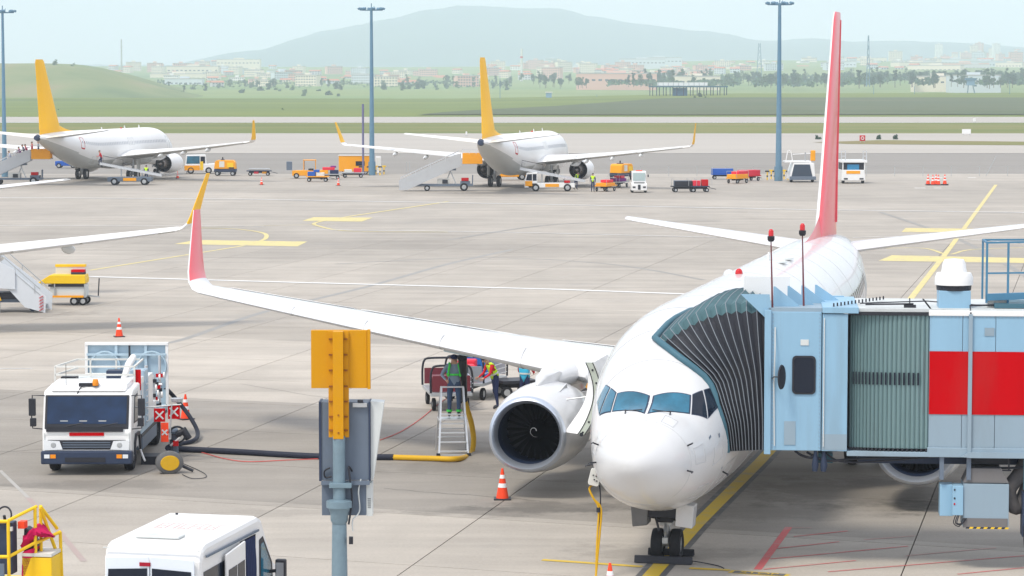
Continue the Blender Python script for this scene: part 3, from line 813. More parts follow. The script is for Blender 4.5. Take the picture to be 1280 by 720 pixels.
    # engines ----------------------------------------------------------------
    for sg in (1, -1):
        e = None
        cx, cz = 4.72*sg, 1.58
        prof_o = [(.62, .77), (.25, .775), (.08, .82), (0, .88), (.03, .935), (.12, .975), (.4, 1.03), (1.0, 1.10), (1.8, 1.13), (2.6, 1.10), (3.3, 1.0), (3.75, .92)]
        def squash(p):      # flattened underside
            d = p-Vector((cx, p.y, cz))
            if d.z < 0: d.z *= .93; d.x *= 1+.05*min(1, -d.z)
            return Vector((cx, p.y, cz))+d
        mb = MB(); mb.lathe([(11.45+a, b) for a, b in prof_o], (cx, 0, cz), 'y', 48)
        mb.v = [tuple(squash(Vector(v))) for v in mb.v]
        na = mb.build('engine', [body, LIP, NACD], r, smooth=60)
        for p in na.data.polygons:
            if p.center.y < 11.45+.13 and p.center.y < 11.6: p.material_index = 1
            if (Vector((p.center.x-cx, 0, p.center.z-cz)).length < .85) and p.center.y < 12.2: p.material_index = 1 if p.center.y < 11.62 else 2
        mb = MB(); mb.lathe([(12.07, .77), (12.5, .80), (12.9, .80)], (cx, 0, cz), 'y', 40); mb.v = [tuple(squash(Vector(v))) for v in mb.v]; mb.build('inlet_duct', NACD, na, smooth=60)
        mb = MB()
        for k in range(24):
            a = 2*PI*k/24; da = .17
            q = []
            for rr, tw in ((.22, .10), (.5, .12), (.79, .14)):
                for dy, s2 in ((-tw*.5, -1), (tw*.5, 1)):
                    q.append(Vector((cx+rr*math.cos(a+s2*da*(.55/max(rr, .3))*.5), 12.72+dy, cz+rr*math.sin(a+s2*da*(.55/max(rr, .3))*.5))))
            mb.add(q, [(0, 1, 3, 2), (2, 3, 5, 4)])
        mb.build('fan', FANM, na)
        mb = MB(); mb.lathe([(12.9, .80), (12.92, .001)], (cx, 0, cz), 'y', 32); mb.build('fan_backing', BLACKM, na)
        mb = MB(); mb.lathe([(12.32, .001), (12.36, .07), (12.5, .16), (12.72, .235), (12.9, .25)], (cx, 0, cz), 'y', 24); mb.build('spinner', FANM, na, smooth=60)
        # painted spiral on the spinner
        mb = MB(); pp = []
        for k in range(14):
            u = k/13; a = 4.6*u+.4; y = 12.345+.17*u; rr = .06+.09*u; pp.append(Vector((cx+rr*math.cos(a), y-.012, cz+rr*math.sin(a))))
        mb.tube(pp, .012, 5); mb.build('spinner_spiral', WHITE, na)
        # core nozzle and plug
        mb = MB(); mb.lathe([(14.2, .80), (15.2, .90), (15.19, .84), (14.4, .70)], (cx, 0, cz), 'y', 32); mb.build('fan_duct', BLACKM, na, smooth=60)
        mb = MB(); mb.lathe([(14.4, .62), (15.3, .56), (16.1, .40), (16.08, .36), (15.2, .34)], (cx, 0, cz), 'y', 28); mb.lathe([(15.4, .30), (16.3, .20), (16.8, .02)], (cx, 0, cz), 'y', 24); mb.build('core_nozzle', BRONZE, na, smooth=60)
        # pylon
        mb = MB(); R = []
        for y_, zt, zb, w in ((12.6, 2.72, 2.55, .03), (13.2, 2.92, 2.5, .16), (14.2, 2.95, 2.3, .24), (15.4, 2.75, 2.2, .25), (16.6, 2.45, 2.0, .22), (18.4, 2.3, 2.05, .10), (19.2, 2.25, 2.15, .02)):
            R.append([Vector((cx-w, y_, zb)), Vector((cx-w, y_, zt-.06)), Vector((cx-w*.5, y_, zt)), Vector((cx+w*.5, y_, zt)), Vector((cx+w, y_, zt-.06)), Vector((cx+w, y_, zb))])
        mb.rings(R); mb.build('pylon', body, na, smooth=50)
        # strake
        mb = MB(); mb.prism([(12.7, 2.55), (13.6, 2.66), (13.7, 2.45)], cx-.55*sg-.015, cx-.55*sg+.015); mb.build('strake', body, na)
        # wing-engine junction fillet in front of the leading edge
        mb = MB(); R = []
        for y_, zc, a, b in ((13.7, 2.62, .05, .05), (14.4, 2.66, .30, .22), (15.2, 2.68, .50, .32), (16.3, 2.66, .60, .36), (17.4, 2.6, .5, .24)):
            R.append([Vector((cx+a*math.cos(q), y_, zc+b*math.sin(q))) for q in [2*PI*j/14 for j in range(14)]])
        mb.rings(R); mb.build('pylon_fairing', body, na, smooth=60)
    # landing gear -----------------------------------------------------------
    ng = thing_part('nose_gear', r)
    mb = MB(); mb.tube([(0, 4.1, .34), (0, 4.0, 1.4)], .075, 12); mb.tube([(0, 4.08, .34), (0, 4.08, .95)], .05, 10); mb.box(-.13, .13, 3.9, 4.12, .78, .98)
    mb.tube([(-.3, 4.1, .34), (.3, 4.1, .34)], .05, 10); mb.tube([(0, 4.0, 1.0), (0, 4.9, 1.35)], .035, 8); mb.bar((0, 3.94, .45), (0, 3.82, .66), .05); mb.bar((0, 3.82, .66), (0, 3.94, .84), .05)
    mb.box(-.06, .06, 3.8, 3.9, .40, .52)
    ng = mb.build('nose_gear', STEEL, r, smooth=40)
    for sg in (1, -1):
        MB().wheel((.2*sg, 4.1, .34), .34, .25, 'x', 24).build('wheel', [TYRE, METAL], ng, smooth=40)
        mb = MB(); mb.prism([(-.02, .84), (.34*sg, .80), (.38*sg, 1.28), (0, 1.34)], 3.42, 3.9, 'y'); o = mb.build('gear_door', CRAFT if sg > 0 else mat('gear_door_grey', (.16, .16, .16), .6, var=.2, dirt=.2), ng, bevel=.02)
        o.location = (.30*sg, 0, 0)
        mb = MB(); mb.lathe([(0, .06), (.04, .065), (.045, .001)], (.17*sg, 3.86, .93), 'y', 12); mb.build('taxi_light', LAMPW, ng)
    mb = MB(); mb.box(-.30, .30, 3.45, 4.5, 1.02, 1.30); mb.box(-.16, .16, 3.75, 4.25, .86, 1.05); mb.tube([(-.28, 3.7, 1.0), (.25, 3.8, .95)], .05, 8); mb.tube([(-.2, 3.6, 1.1), (-.1, 3.65, .7)], .025, 6); mb.build('gear_bay', BLACKM, r)
    for sg in (1, -1):
        mb = MB(); x = 2.86*sg
        mb.tube([(x, 19.57, .56), (x, 19.5, 2.2)], .13, 12); mb.tube([(x-.5, 19.57, .56), (x+.5, 19.57, .56)], .08, 10); mb.tube([(x, 19.5, 1.5), (x-1.2*sg, 19.4, 1.75)], .07, 8); mb.bar((x, 19.8, .6), (x, 20.0, 1.0), .08); mb.bar((x, 20.0, 1.0), (x, 19.7, 1.4), .08)
        g = mb.build('main_gear', STEEL, r, smooth=40)
        for s2 in (1, -1): MB().wheel((x+.43*s2, 19.57, .56), .56, .38, 'x', 24).build('wheel', [TYRE, METAL], g, smooth=40)
        mb = MB(); mb.box(x+.62*sg-.02, x+.62*sg+.02, 19.1, 20.1, 1.0, 2.15); mb.build('gear_door', BELLY, g)
    return r
def thing_part(nm, parent): return None
FINRED = None
m = bpy.data.materials.new('fin_red_with_flowing_lines'); m.use_nodes = True; n = m.node_tree; b = n.nodes['Principled BSDF']
b.inputs['Roughness'].default_value = .35; b.inputs['Coat Weight'].default_value = .3
geo = n.nodes.new('ShaderNodeTexCoord'); mp = n.nodes.new('ShaderNodeMapping'); mp.inputs['Scale'].default_value = (0, .9, .22); mp.inputs['Rotation'].default_value = (.25, 0, 0)
wv = n.nodes.new('ShaderNodeTexWave'); wv.inputs['Scale'].default_value = .55; wv.inputs['Distortion'].default_value = 3.5; wv.inputs['Detail'].default_value = 1.5; wv.inputs['Detail Scale'].default_value = .6
n.links.new(geo.outputs['Object'], mp.inputs[0]); n.links.new(mp.outputs[0], wv.inputs['Vector'])
cr = n.nodes.new('ShaderNodeValToRGB'); e = cr.color_ramp.elements; e[0].position = 0; e[0].color = (.80, .11, .135, 1); e[1].position = 1; e[1].color = (.70, .04, .06, 1)
q = e.new(.80); q.color = (.80, .10, .125, 1); q = e.new(.90); q.color = (.60, .02, .035, 1)
n.links.new(wv.outputs[0], cr.inputs[0]); n.links.new(cr.outputs[0], b.inputs['Base Color']); FINRED = m
NACD = mat('inlet_dark_liner', (.012, .022, .05), .6, var=.1)
FANM = mat('fan_blade_dark', (.0012, .0015, .003), .9, .0, var=.1); FANM.node_tree.nodes['Principled BSDF'].inputs['Specular IOR Level'].default_value = .03
BRONZE = mat('exhaust_metal', (.22, .19, .17), .4, .8, var=.2)

MAINP = (2.417, 52.84, -.2236)
main = make_aircraft('white airliner with red tail fin nosed in at the jet bridge', 'red')
main.location = (MAINP[0], MAINP[1], 0); main.rotation_euler = (0, 0, MAINP[2])
def plane_pt(p):
    p = Vector(p); c, s = math.cos(MAINP[2]), math.sin(MAINP[2])
    return Vector((MAINP[0]+c*p.x-s*p.y, MAINP[1]+s*p.x+c*p.y, p.z))
pl = make_aircraft('white airliner with orange-yellow tail in the middle, baggage loader truck at its rear hold', 'yellow', True)
pl.location = (5.07, 283.2, 0); pl.rotation_euler = (0, 0, 2.937)
p2 = copy_tree(pl); p2.location = (-38.9, 304, 0); p2.rotation_euler = (0, 0, 2.932); p2['label'] = 'white airliner with orange-yellow tail far left, passengers climbing stairs to its rear door'
p3 = copy_tree(pl); p3.location = (-33.7, 91.3, 0); p3.rotation_euler = (0, 0, -.135); p3['label'] = 'airliner mostly out of frame, its wing with orange-yellow winglet reaching in from the left edge'
for p_ in (pl, p2, p3): p_['group'] = 'airliners with orange-yellow tails'

# open fan cowl on the near engine (hinged at the pylon, held up on the fuselage side)
starboard_engine = [c for c in main.children if c.name.startswith('engine')][1]
cx, cz = -4.72, 1.58
def eng_pt(u, v, y):
    # survey point on the open cowl, in the airliner's own frame
    w = D(u, v, y); c_, s_ = math.cos(MAINP[2]), math.sin(MAINP[2]); dx, dy = w.x-MAINP[0], w.y-MAINP[1]
    return Vector((c_*dx+s_*dy, -s_*dx+c_*dy, w.z))
fr_ = [eng_pt(*p, 64.6) for p in ((737, 453), (743, 468), (746.5, 484), (746, 500), (741, 517), (734, 532), (727, 543))]
inn = [eng_pt(*p, 65.0) for p in ((735, 458), (735, 472), (734, 486), (731, 500), (724, 514), (715, 527), (706, 540))]
fr_ = bez(fr_, 3); inn = bez(inn, 3)
mb = MB(); mb.rings([[a, b, b+Vector((.03, .05, 0)), a+Vector((.03, .05, 0))] for a, b in zip(inn, fr_)]); cowl = mb.build('open_fan_cowl', WHITE, starboard_engine, smooth=60)
mb = MB(); mb.rings([[b+Vector((.05, .1, .0)), b+Vector((.12, 1.5, .05)), b+Vector((.16, 1.5, .05)), b+Vector((.09, .1, .0))] for b in fr_]); mb.build('cowl_skin', WHITE, cowl, smooth=60)
mb = MB(); mb.rings([[b+Vector((-.085, -.03, 0)), b+Vector((.075, -.03, 0)), b+Vector((.075, .03, 0)), b+Vector((-.085, .03, 0))] for b in fr_]); mb.build('cowl_edge_frame', mat('cowl_primer_green', (.50, .55, .48), .5, var=.12, scale=9, dirt=.2), cowl, smooth=50)
for dx in (-.09, .08):
    mb = MB(); mb.tube([b+Vector((dx, -.035, 0)) for b in fr_], .012, 5); mb.build('cowl_seal', BLACKM, cowl, smooth=60)
for k in (2, 5, 8, 11, 14, 17): MB().lathe([(0, .026), (-.012, .026), (-.013, .001)], fr_[k]+Vector((0, -.032, 0)), 'y', 10).build('cowl_fastener', BLACKM, cowl)
for b in (fr_[-1], inn[-1]): MB().lathe([(-.03, .001), (-.03, .05), (.03, .05), (.03, .001)], b, 'y', 10).build('cowl_latch', BLACKM, cowl)
Rr = [(p.x, p.z) for p in fr_[::3]]
mb = MB(); mb.tube([(Rr[3][0], 12.6, Rr[3][1]), (cx+.5, 12.6, cz+.75)], .02, 6); mb.build('hold_open_rod', STEEL, cowl)

# ================================================================== JET BRIDGE
BRP = Vector((5.09, 55.9, 0)); BRA = -.0902
jb = thing('jet_bridge', 'pale blue passenger boarding bridge with red band and dark folding canopy docked at the airliner', 'jet bridge', BRP, BRA)
def to_br(w):
    d = Vector(w)-BRP; c, s = math.cos(BRA), math.sin(BRA); return Vector((c*d.x+s*d.y, -s*d.x+c*d.y, d.z))
hoop = [(3.18, 1.802), (2.9, 1.416), (2.85, 1.155), (3.03, .844), (3.03, .597), (3.11, .324), (3.4, .053), (3.68, -.10)]
front = [fsurf(s_, p_, .03) for s_, p_ in hoop]
nNear = len(front)
far_side = [fsurf(4.6, .02, .03), fsurf(5.8, .18, .03), fsurf(6.7, .45, .03), fsurf(7.0, .85, .03), fsurf(7.1, 1.4, .03), fsurf(7.1, 1.8, .03)]
front = [to_br(plane_pt(p)) for p in front]; far_side = [to_br(plane_pt(p)) for p in far_side]
def resample(pts, n):
    L = [0]
    for a, b in zip(pts, pts[1:]): L.append(L[-1]+(b-a).length)
    out = []
    for k in range(n):
        t = L[-1]*k/(n-1); i = 0
        while i < len(L)-2 and L[i+1] < t: i += 1
        f = (t-L[i])/max(L[i+1]-L[i], 1e-9); out.append(pts[i].lerp(pts[i+1], f))
    return out
NB, TP = 2.50, 5.66
BD = 2.7
Fn = resample(bez(front, 6), 16); Ft = resample([front[-1], far_side[0], far_side[1], far_side[2]], 9); Ff = resample(far_side[2:], 10)
Rn = resample([Vector((.25, .02, NB)), Vector((.25, .02, 5.40)), Vector((.27, .12, 5.60))], 16)
Rt = resample([Vector((.27, .12, 5.60)), Vector((.25, BD, 5.60))], 9); Rf = resample([Vector((.25, BD, 5.60)), Vector((.25, BD, NB))], 10)
F_ = Fn+Ft[1:]+Ff[1:]; R_ = Rn+Rt[1:]+Rf[1:]
NP = 12
def hoopcurve(f, inset=0.0):
    out = []
    for i, (a, b) in enumerate(zip(F_, R_)):
        p = a.lerp(b, f)
        top = min(i/15, 1)
        bulge = math.sin(PI*f)*.30*top**2
        p.z += bulge
        cy = 1.4
        if inset:
            # fold valley: towards the inside of the tunnel
            p.y += inset*(1 if i < 16 else (0 if i < 24 else -1)); p.z -= inset*(1 if 14 <= i < 25 else 0)
        out.append(p)
    return out
for k in range(NP):
    f0, f1 = (k/NP)**1.2, ((k+1)/NP)**1.2; fm = (f0+f1)/2
    A, M_, B = hoopcurve(f0), hoopcurve(fm, .07), hoopcurve(f1)
    n1 = 14
    for nm, lo, hi, mm in (('bellows_panel', 0, n1, BELLO), ('canopy_panel', n1, len(A)-1, BELLT)):
        mb = MB(); rows = [A[lo:hi+1], M_[lo:hi+1], B[lo:hi+1]]; n = hi-lo+1
        mb.add([p for r_ in rows for p in r_], [(j*n+i, j*n+i+1, (j+1)*n+i+1, (j+1)*n+i) for j in range(2) for i in range(n-1)])
        mb.build(nm, mm, jb)
    mb = MB(); mb.tube(B if k < NP-1 else hoopcurve(1), .009, 5); mb.build('bellows_rib', RIBM, jb, smooth=60)
mb = MB(); mb.tube([p+Vector((-.05, -.03, .0)) for p in hoopcurve(0)], [.05]*6+[.075]*(len(F_)-6), 8); mb.build('bumper_pad', BRT, jb, smooth=60)
# cab ------------------------------------------------------------------------
mb = MB(); mb.box(.25, 1.385, -.02, .06, NB, 5.42); mb.build('cab_wall', BRB, jb, bevel=.01)
mb = MB(); mb.box(1.405, 1.93, -.06, .06, NB, 5.38); mb.build('cab_wall', BRB, jb, bevel=.01)
mb = MB(); mb.box(1.41, 1.925, -.066, -.061, NB+.03, NB+.36); mb.build('kick_plate', BRB2, jb)
mb = MB(); mb.box(.25, 1.93, BD-.04, BD+.04, NB, 5.55); mb.build('cab_wall', BRB, jb)
mb = MB(); mb.box(.25, 1.93, .06, BD-.04, NB, NB+.12); mb.build('cab_floor', BRB2, jb)
mb = MB(); mb.box(.28, 1.95, .0, BD, 5.42, 5.50); mb.build('cab_roof', BRB2, jb)
mb = MB(); mb.box(.20, .34, -.08, -.015, NB-.08, 5.46); mb.build('cab_post', BRB, jb, bevel=.01)
# window with rounded rubber frame
def rrect(x0, x1, z0, z1, r, n=5):
    out = []
    for cx_, cz_, a0 in ((x1-r, z0+r, -90), (x1-r, z1-r, 0), (x0+r, z1-r, 90), (x0+r, z0+r, 180)):
        for k in range(n+1):
            a = math.radians(a0+90*k/n); out.append((cx_+r*math.cos(a), cz_+r*math.sin(a)))
    return out
mb = MB(); mb.prism(rrect(.78, 1.27, 3.69, 4.50, .09), -.045, -.015, 'y'); fr = mb.build('cab_window', BLACKM, jb)
mb = MB(); mb.prism(rrect(.82, 1.23, 3.73, 4.46, .07), -.055, -.044, 'y'); mb.build('pane', GLASS, fr)
mb = MB(); mb.box(.62, .86, -.035, -.018, NB+.12, NB+.62); mb.build('access_panel', BRB2, jb)
mb = MB(); mb.tube([(.42, -.05, 5.1), (.42, -.12, 4.6), (.40, -.06, 3.9), (.42, -.05, NB+.1)], .014, 6); mb.build('cable', GREYL, jb)
mb = MB(); mb.tube([(.36, -.06, 4.02), (.40, -.30, 4.08), (.55, -.32, 4.08)], .015, 6); mi = mb.build('mirror_arm', BLACKM, jb)
mb = MB(); mb.lathe([(-.03, .001), (-.025, .2), (0, .21), (.01, .19), (.012, .001)], (0, 0, 0), 'y', 20); o = mb.build('mirror', BLACKM, jb, smooth=50); o.location = (.55, -.33, 4.08); o.rotation_euler = (0, 0, math.radians(68)); o.scale = (1, 1, 1.25)
# triangular shoulder panel and the four roof gussets
mb = MB(); mb.prism([(-.30, 5.78), (.30, 5.78), (.36, 5.30), (.22, 5.28)], .0, .04, 'y'); mb.build('shoulder_panel', BRB, jb)
for k in range(4):
    x = .38+.30*k
    mb = MB(); mb.prism([(x, 5.92-.02*k), (x+.04, 5.92-.02*k), (x+.62, 5.46), (x+.62, 5.42), (x, 5.42)], .35+.45*k, .39+.45*k, 'y'); g = mb.build('roof_gusset', BRB, jb)
mb = MB(); mb.box(-.25, .75, 1.9, 2.0, 5.5, 6.02); mb.build('roof_upstand', WHITE, jb)
mb = MB(); mb.box(1.40, 2.15, -.10, BD+.05, 5.40, 5.53); mb.build('cab_roof_cap', BRB, jb, bevel=.01)
for (x, y, zt) in ((.32, .10, 7.08), (.98, .55, 7.18)):
    mb = MB(); mb.tube([(x+.04, y, 5.5), (x, y, zt-.18)], [.022, .013], 8); o = mb.build('warning_light_pole', mat('pole_dark_red', (.16, .05, .06), .5), jb)
    mb = MB(); mb.lathe([(zt-.2, .05), (zt-.16, .075), (zt-.09, .075), (zt-.08, .05)], (x, y, 0), 'z', 14); mb.build('lamp_base', BLACKM, o, smooth=40)
    mb = MB(); mb.lathe([(zt-.08, .055), (zt+.02, .055), (zt+.06, .03), (zt+.065, .001)], (x, y, 0), 'z', 14); mb.build('red_lamp', REDL, o, smooth=50)
# slatted curtain: a quarter drum of upright aluminium slats -------------------
NS = 20
for k in range(NS):
    u0 = k/NS; u1 = (k+1)/NS
    def cp(u):
        a = math.radians(-62+74*u); return Vector((1.98+(math.sin(a)+math.sin(math.radians(62)))/(math.sin(math.radians(12))+math.sin(math.radians(62)))*1.66, .34-.30*math.cos(a), 0))
    p, q = cp(u0), cp(u1); m_ = (p+q)/2+Vector((0, -.035, 0))
    mb = MB(); R = []
    for z in (NB+.06, 5.36):
        R.append([Vector((p.x, p.y, z)), Vector((m_.x, m_.y, z)), Vector((q.x-.006, q.y, z)), Vector((q.x-.006, q.y+.03, z)), Vector((p.x, p.y+.03, z))])
    mb.rings(R); sl = mb.build('curtain_slat', SLATM, jb)
    if 1 <= k <= 17:
        mb = MB(); w = (q.x-p.x)*.22; mb.box(m_.x-w, m_.x+w, m_.y-.012, m_.y+.02, 3.90, 4.16); mb.build('slot_window', GLASS, sl)
    mb = MB(); mb.box(p.x+.01, p.x+.05, p.y-.05, p.y+.02, NB+.0, NB+.07); mb.build('slat_foot', BLACKM, sl)
mb = MB(); mb.box(1.95, 3.62, -.02, BD, 5.36, 5.42); mb.build('curtain_header', BLACKM, jb)
mb = MB(); mb.box(1.93, 3.66, .02, BD, 5.43, 5.50); mb.build('curtain_roof', ROOFG, jb)
mb = MB(); mb.box(1.93, 3.66, -.05, BD, NB-.10, NB-.0); mb.build('curtain_sill', BRB2, jb, bevel=.01)
mb = MB(); mb.box(1.95, 3.6, .45, .5, NB, 5.36); mb.build('curtain_backing', BLACKM, jb)
mb = MB()
for k in range(15): mb.box(1.62+.08*k+.0, 1.65+.08*k, .02+.14*k, .10+.14*k, 5.53, 5.60)
mb.build('roof_roller_row', BLACKM, jb, kind='stuff')
# tunnel -------------------------------------------------------------------------
X0, X1 = 3.62, 16.0
TZ0, TZ1 = 2.40, 5.46
mb = MB(); mb.box(X0, X1, .02, 2.6, TZ0+.1, TZ1-.06); mb.build('tunnel_body', BRB2, jb)
k = 0; x = X0
while x < X1-.1:
    w = .68; e_ = min(x+w, X1)
    MB().box(x+.006, e_-.006, -.03, .018, 4.62, 5.36).build('wall_panel', BRB, jb)
    MB().box(x+.006, e_-.006, -.03, .018, 2.60, 3.30).build('wall_panel', BRB2 if (x-X0) < 1.9 else BRB, jb)
    x += w
x = X0
while x < X1-.1:
    e_ = min(x+2.04, X1); MB().box(x+.004, e_-.004, -.046, .016, 3.302, 4.618).build('red_panel', RED, jb); x += 2.04
mb = MB(); mb.box(X0-.02, X1, -.06, .05, 5.36, 5.47); mb.build('roof_edge', WHITE, jb, bevel=.01)
mb = MB(); mb.box(X0-.02, X1, -.055, .05, TZ0, 2.60); mb.build('sill_beam', BRB2, jb, bevel=.01)
mb = MB(); mb.box(X0, X1, .05, 2.65, TZ1, TZ1+.04); mb.build('tunnel_roof', ROOFG, jb)
mb = MB(); mb.box(4.42, 4.50, -.09, -.045, TZ0+.1, 5.40); mb.build('rain_pipe', BRB2, jb)
mb = MB(); mb.tube([(4.46, -.07, 5.42), (4.46, .2, 5.56), (5.4, .5, 5.56), (7, .7, 5.58)], .018, 6); mb.tube([(2.2, .6, 5.56), (3.6, .8, 5.6), (4.6, .5, 5.55), (6.2, .4, 5.56)], .014, 6); mb.build('roof_cable', BLACKM, jb, kind='stuff')
mb = MB()
for k in range(150):
    x = X0+.05+.08*k
    if x < X1-.1:
        mb.box(x-.009, x+.009, -.040, -.030, 5.325, 5.343); mb.box(x-.009, x+.009, -.040, -.030, 2.625, 2.643)
for k in range(36):
    z = NB+.06+.08*k; mb.box(.30+.07, .318+.07, -.03, -.02, z, z+.018); mb.box(1.34, 1.358, -.03, -.02, z, z+.018)
mb.build('rivet_row', BRB2, jb, kind='stuff')
MB().box(4.75, 4.95, -.045, -.031, 4.95, 5.12).build('small_cover', BRB2, jb); MB().box(.95, 1.12, -.035, -.02, 4.72, 4.84).build('small_cover', GREYL, jb)
mb = MB(); mb.tube([(1.44, -.09, 2.6), (1.44, -.09, 5.3)], .012, 6); mb.build('conduit', GREYL, jb)
# roof ventilator
vx = 4.18
mb = MB(); mb.box(vx-.36, vx+.30, .25, .9, TZ1+.02, 5.86); vb = mb.build('roof_vent', BRB, jb, bevel=.01)
mb = MB(); mb.lathe([(5.86, .36), (5.99, .37), (5.995, .3)], (vx-.03, .57, 0), 'z', 28); mb.build('vent_louvre', BLACKM, vb)
mb = MB(); mb.lathe([(5.97, .40), (6.12, .40), (6.22, .36), (6.23, .27), (6.42, .24), (6.50, .20), (6.52, .001)], (vx-.03, .57, 0), 'z', 28); mb.build('vent_cap', WHITE, vb, smooth=40)
mb = MB(); mb.box(4.85, 5.25, .5, .9, TZ1+.03, 5.68); mb.build('junction_box', CANVAS, jb, bevel=.01)
mb = MB(); mb.box(3.1, 3.35, .25, .32, 5.5, 5.56); mb.tube([(2.3, .3, 5.56), (3.3, .3, 5.58)], .02, 6); mb.tube([(3.22, .29, 5.56), (3.22, .29, 5.70)], .012, 6); mb.build('microwave_sensor', BLACKM, jb, kind='stuff')
# roof railing cage
rails = []
def rbar(a, b, w=.04): MB().bar(a, b, w).build('railing_bar', mat('railing_blue', (.07, .20, .32), .5, var=.1, dirt=.1), jb)
rx0 = 4.82
y0_, y1_ = .45, 1.5
for x in (rx0, rx0+.44, rx0+.98): rbar((x, y0_, 5.60), (x, y0_, 6.86), .045)
rbar((rx0, y0_, 6.86), (rx0+2.4, y0_, 6.92)); rbar((rx0, y0_, 6.22), (rx0+.98, y0_, 6.24), .035); rbar((rx0, y0_, 5.72), (rx0+1.0, y0_, 5.76), .14)
for x in (rx0+1.06, rx0+1.45, rx0+2.2): rbar((x, y0_-.1, 5.60), (x, y0_-.1, 6.90), .05)
rbar((rx0+1.06, y0_-.1, 6.24), (rx0+2.3, y0_-.1, 6.24), .04)
for x in (rx0, rx0+.98): rbar((x, y1_, 5.6), (x, y1_, 6.86)); rbar((x, y0_, 6.86), (x, y1_, 6.86))
rbar((rx0, y1_, 6.86), (rx0+2.4, y1_, 6.88))
mb = MB(); mb.box(rx0+.15, rx0+1.3, .2, 1.3, 5.51, 5.60); mb.build('roof_hatch', BRT, jb)
# underside: cable carrier, brackets, hung cabinets
mb = MB(); mb.tube(bez([(.85, .1, NB-.02), (1.0, .1, 2.38), (1.2, .1, 2.34), (1.3, .15, 2.45)], 6), .03, 6)
mb.tube(bez([(1.1, .15, 2.45), (1.5, .1, 2.28), (2.2, .1, 2.33), (3.4, .15, 2.38)], 6), .028, 6); mb.tube(bez([(1.5, .2, 2.42), (1.9, .1, 2.25), (3.0, .2, 2.30), (4.0, .2, 2.4)], 6), .02, 6); mb.build('cable_bundle', BLACKM, jb, smooth=60, kind='stuff')
for x, r_ in ((1.28, .075), (1.46, .08)):
    mb = MB(); mb.tube([(x, .1, 2.5), (x, .1, 2.18), (x-.01, .1, 2.05)], [.03, r_, r_*.7], 10); mb.build('floodlight', NAVY, jb, smooth=50)
mb = MB(); mb.box(1.35, 1.65, .3, .8, 2.2, NB-.1); mb.build('drive_housing', BRT, jb)
mb = MB(); mb.box(2.2, 6.2, .8, 2.0, 2.14, 2.38); mb.build('lift_frame', NAVY, jb)
mb = MB(); mb.prism([(4.30, 2.42), (4.46, 2.52), (X1, 2.52), (X1, 2.44), (4.50, 2.40)], -.12, -.06, 'y'); mb.build('support_beam', BRB2, jb)
for x in (3.86, 4.42): MB().box(x, x+.09, .0, .10, 1.92, TZ0).build('hanger', GREYP, jb)
mb = MB(); mb.box(4.55, 5.35, .3, .9, 2.22, 2.38); mb.tube([(4.6, .2, 2.15), (5.5, .2, 2.16), (6.1, .2, 2.32)], .025, 6); mb.bar((5.3, .1, 2.12), (5.3, .1, 2.4), .03); mb.bar((4.9, .1, 2.12), (5.35, .1, 2.12), .03); mb.build('cable_tray', BLACKM, jb, kind='stuff')
cb = MB(); cb.box(4.36, 5.30, .0, .75, .92, 1.84); cb = cb.build('hung_cabinet', BRB2, jb, bevel=.008)
MB().prism([(4.36, 1.86), (4.50, 2.16), (5.14, 2.16), (5.30, 1.86)], .05, .70, 'y').build('cabinet_hood', mat('hood_grey_brown', (.17, .165, .165), .6, var=.1, dirt=.2), cb)
MB().box(4.36, 5.28, -.012, -.002, 0.92, 1.12).build('cabinet_skirt', mat('hood_grey_brown', (.2, .2, .2)), cb)
MB().box(3.88, 4.16, .1, .5, 1.14, 1.80).build('cabinet_side', BRB, cb, bevel=.01)
MB().box(4.13, 4.355, -.05, .4, 1.18, 1.80).build('control_box', BRB, cb, bevel=.01)
for z in (1.70, 1.52): MB().box(4.16, 4.19, -.06, -.05, z, z+.04).build('push_button', BLACKM, cb)
MB().box(4.16, 4.19, -.06, -.05, 1.40, 1.44).build('push_button', RED, cb)
HZ = 12
for k in range(HZ):
    x = 4.40+.88*k/HZ; MB().prism([(x+.01, .90), (x+.88/HZ+.01, .90), (x+.88/HZ+.03, .935), (x+.03, .935)], -.022, -.013, 'y').build('hazard_stripe', YEL if k % 2 else BLACKM, cb)
mb = MB()
for z in (0, .04, .07): mb.tube(bez([(4.20+z, -.03, 1.18), (4.16+z, -.05, 1.02), (4.28+z, -.05, .95+z), (4.36+z, -.03, 1.12)], 6), .012, 5)
mb.build('cabinet_cable', BLACKM, cb, kind='stuff')
mb = MB(); mb.tube(bez([(5.75, .5, 2.35), (5.55, .4, 2.0), (5.32, .3, 1.66), (5.45, .3, 1.32), (5.62, .4, 1.45), (5.8, .5, 1.9)], 6), .16, 12); mb.build('air_hose', mat('hose_dark_grey', (.09, .085, .085), .8, var=.2, scale=14, bump=.3), jb, smooth=60)
for a, b in (((5.62, -.1, 2.42), (5.62, -.1, 1.75)), ((5.62, -.1, 1.75), (6.6, -.1, 1.75)), ((6.5, -.1, 2.42), (6.5, -.1, 1.75))): MB().bar(a, b, .07).build('hanger_frame', BRT, jb)
c2 = MB().box(5.66, 6.5, -.08, .5, .98, 1.62).build('hung_cabinet', BRB, jb, bevel=.01)
MB().box(5.58, 5.655, -.06, .4, .75, 1.66).build('cabinet_frame', NAVY, c2)
for k in range(4): MB().box(5.68+.09*k, 5.77+.09*k, -.095, -.083, 1.0, 1.03).build('hazard_stripe', YEL if k % 2 == 0 else BLACKM, c2)
mb = MB(); mb.tube(bez([(5.62, -.1, 1.0), (5.63, -.12, .6), (5.75, -.15, .25), (6.1, -.2, .05)], 6), .022, 6); mb.build('hanging_cable', BLACKM, jb, smooth=60)
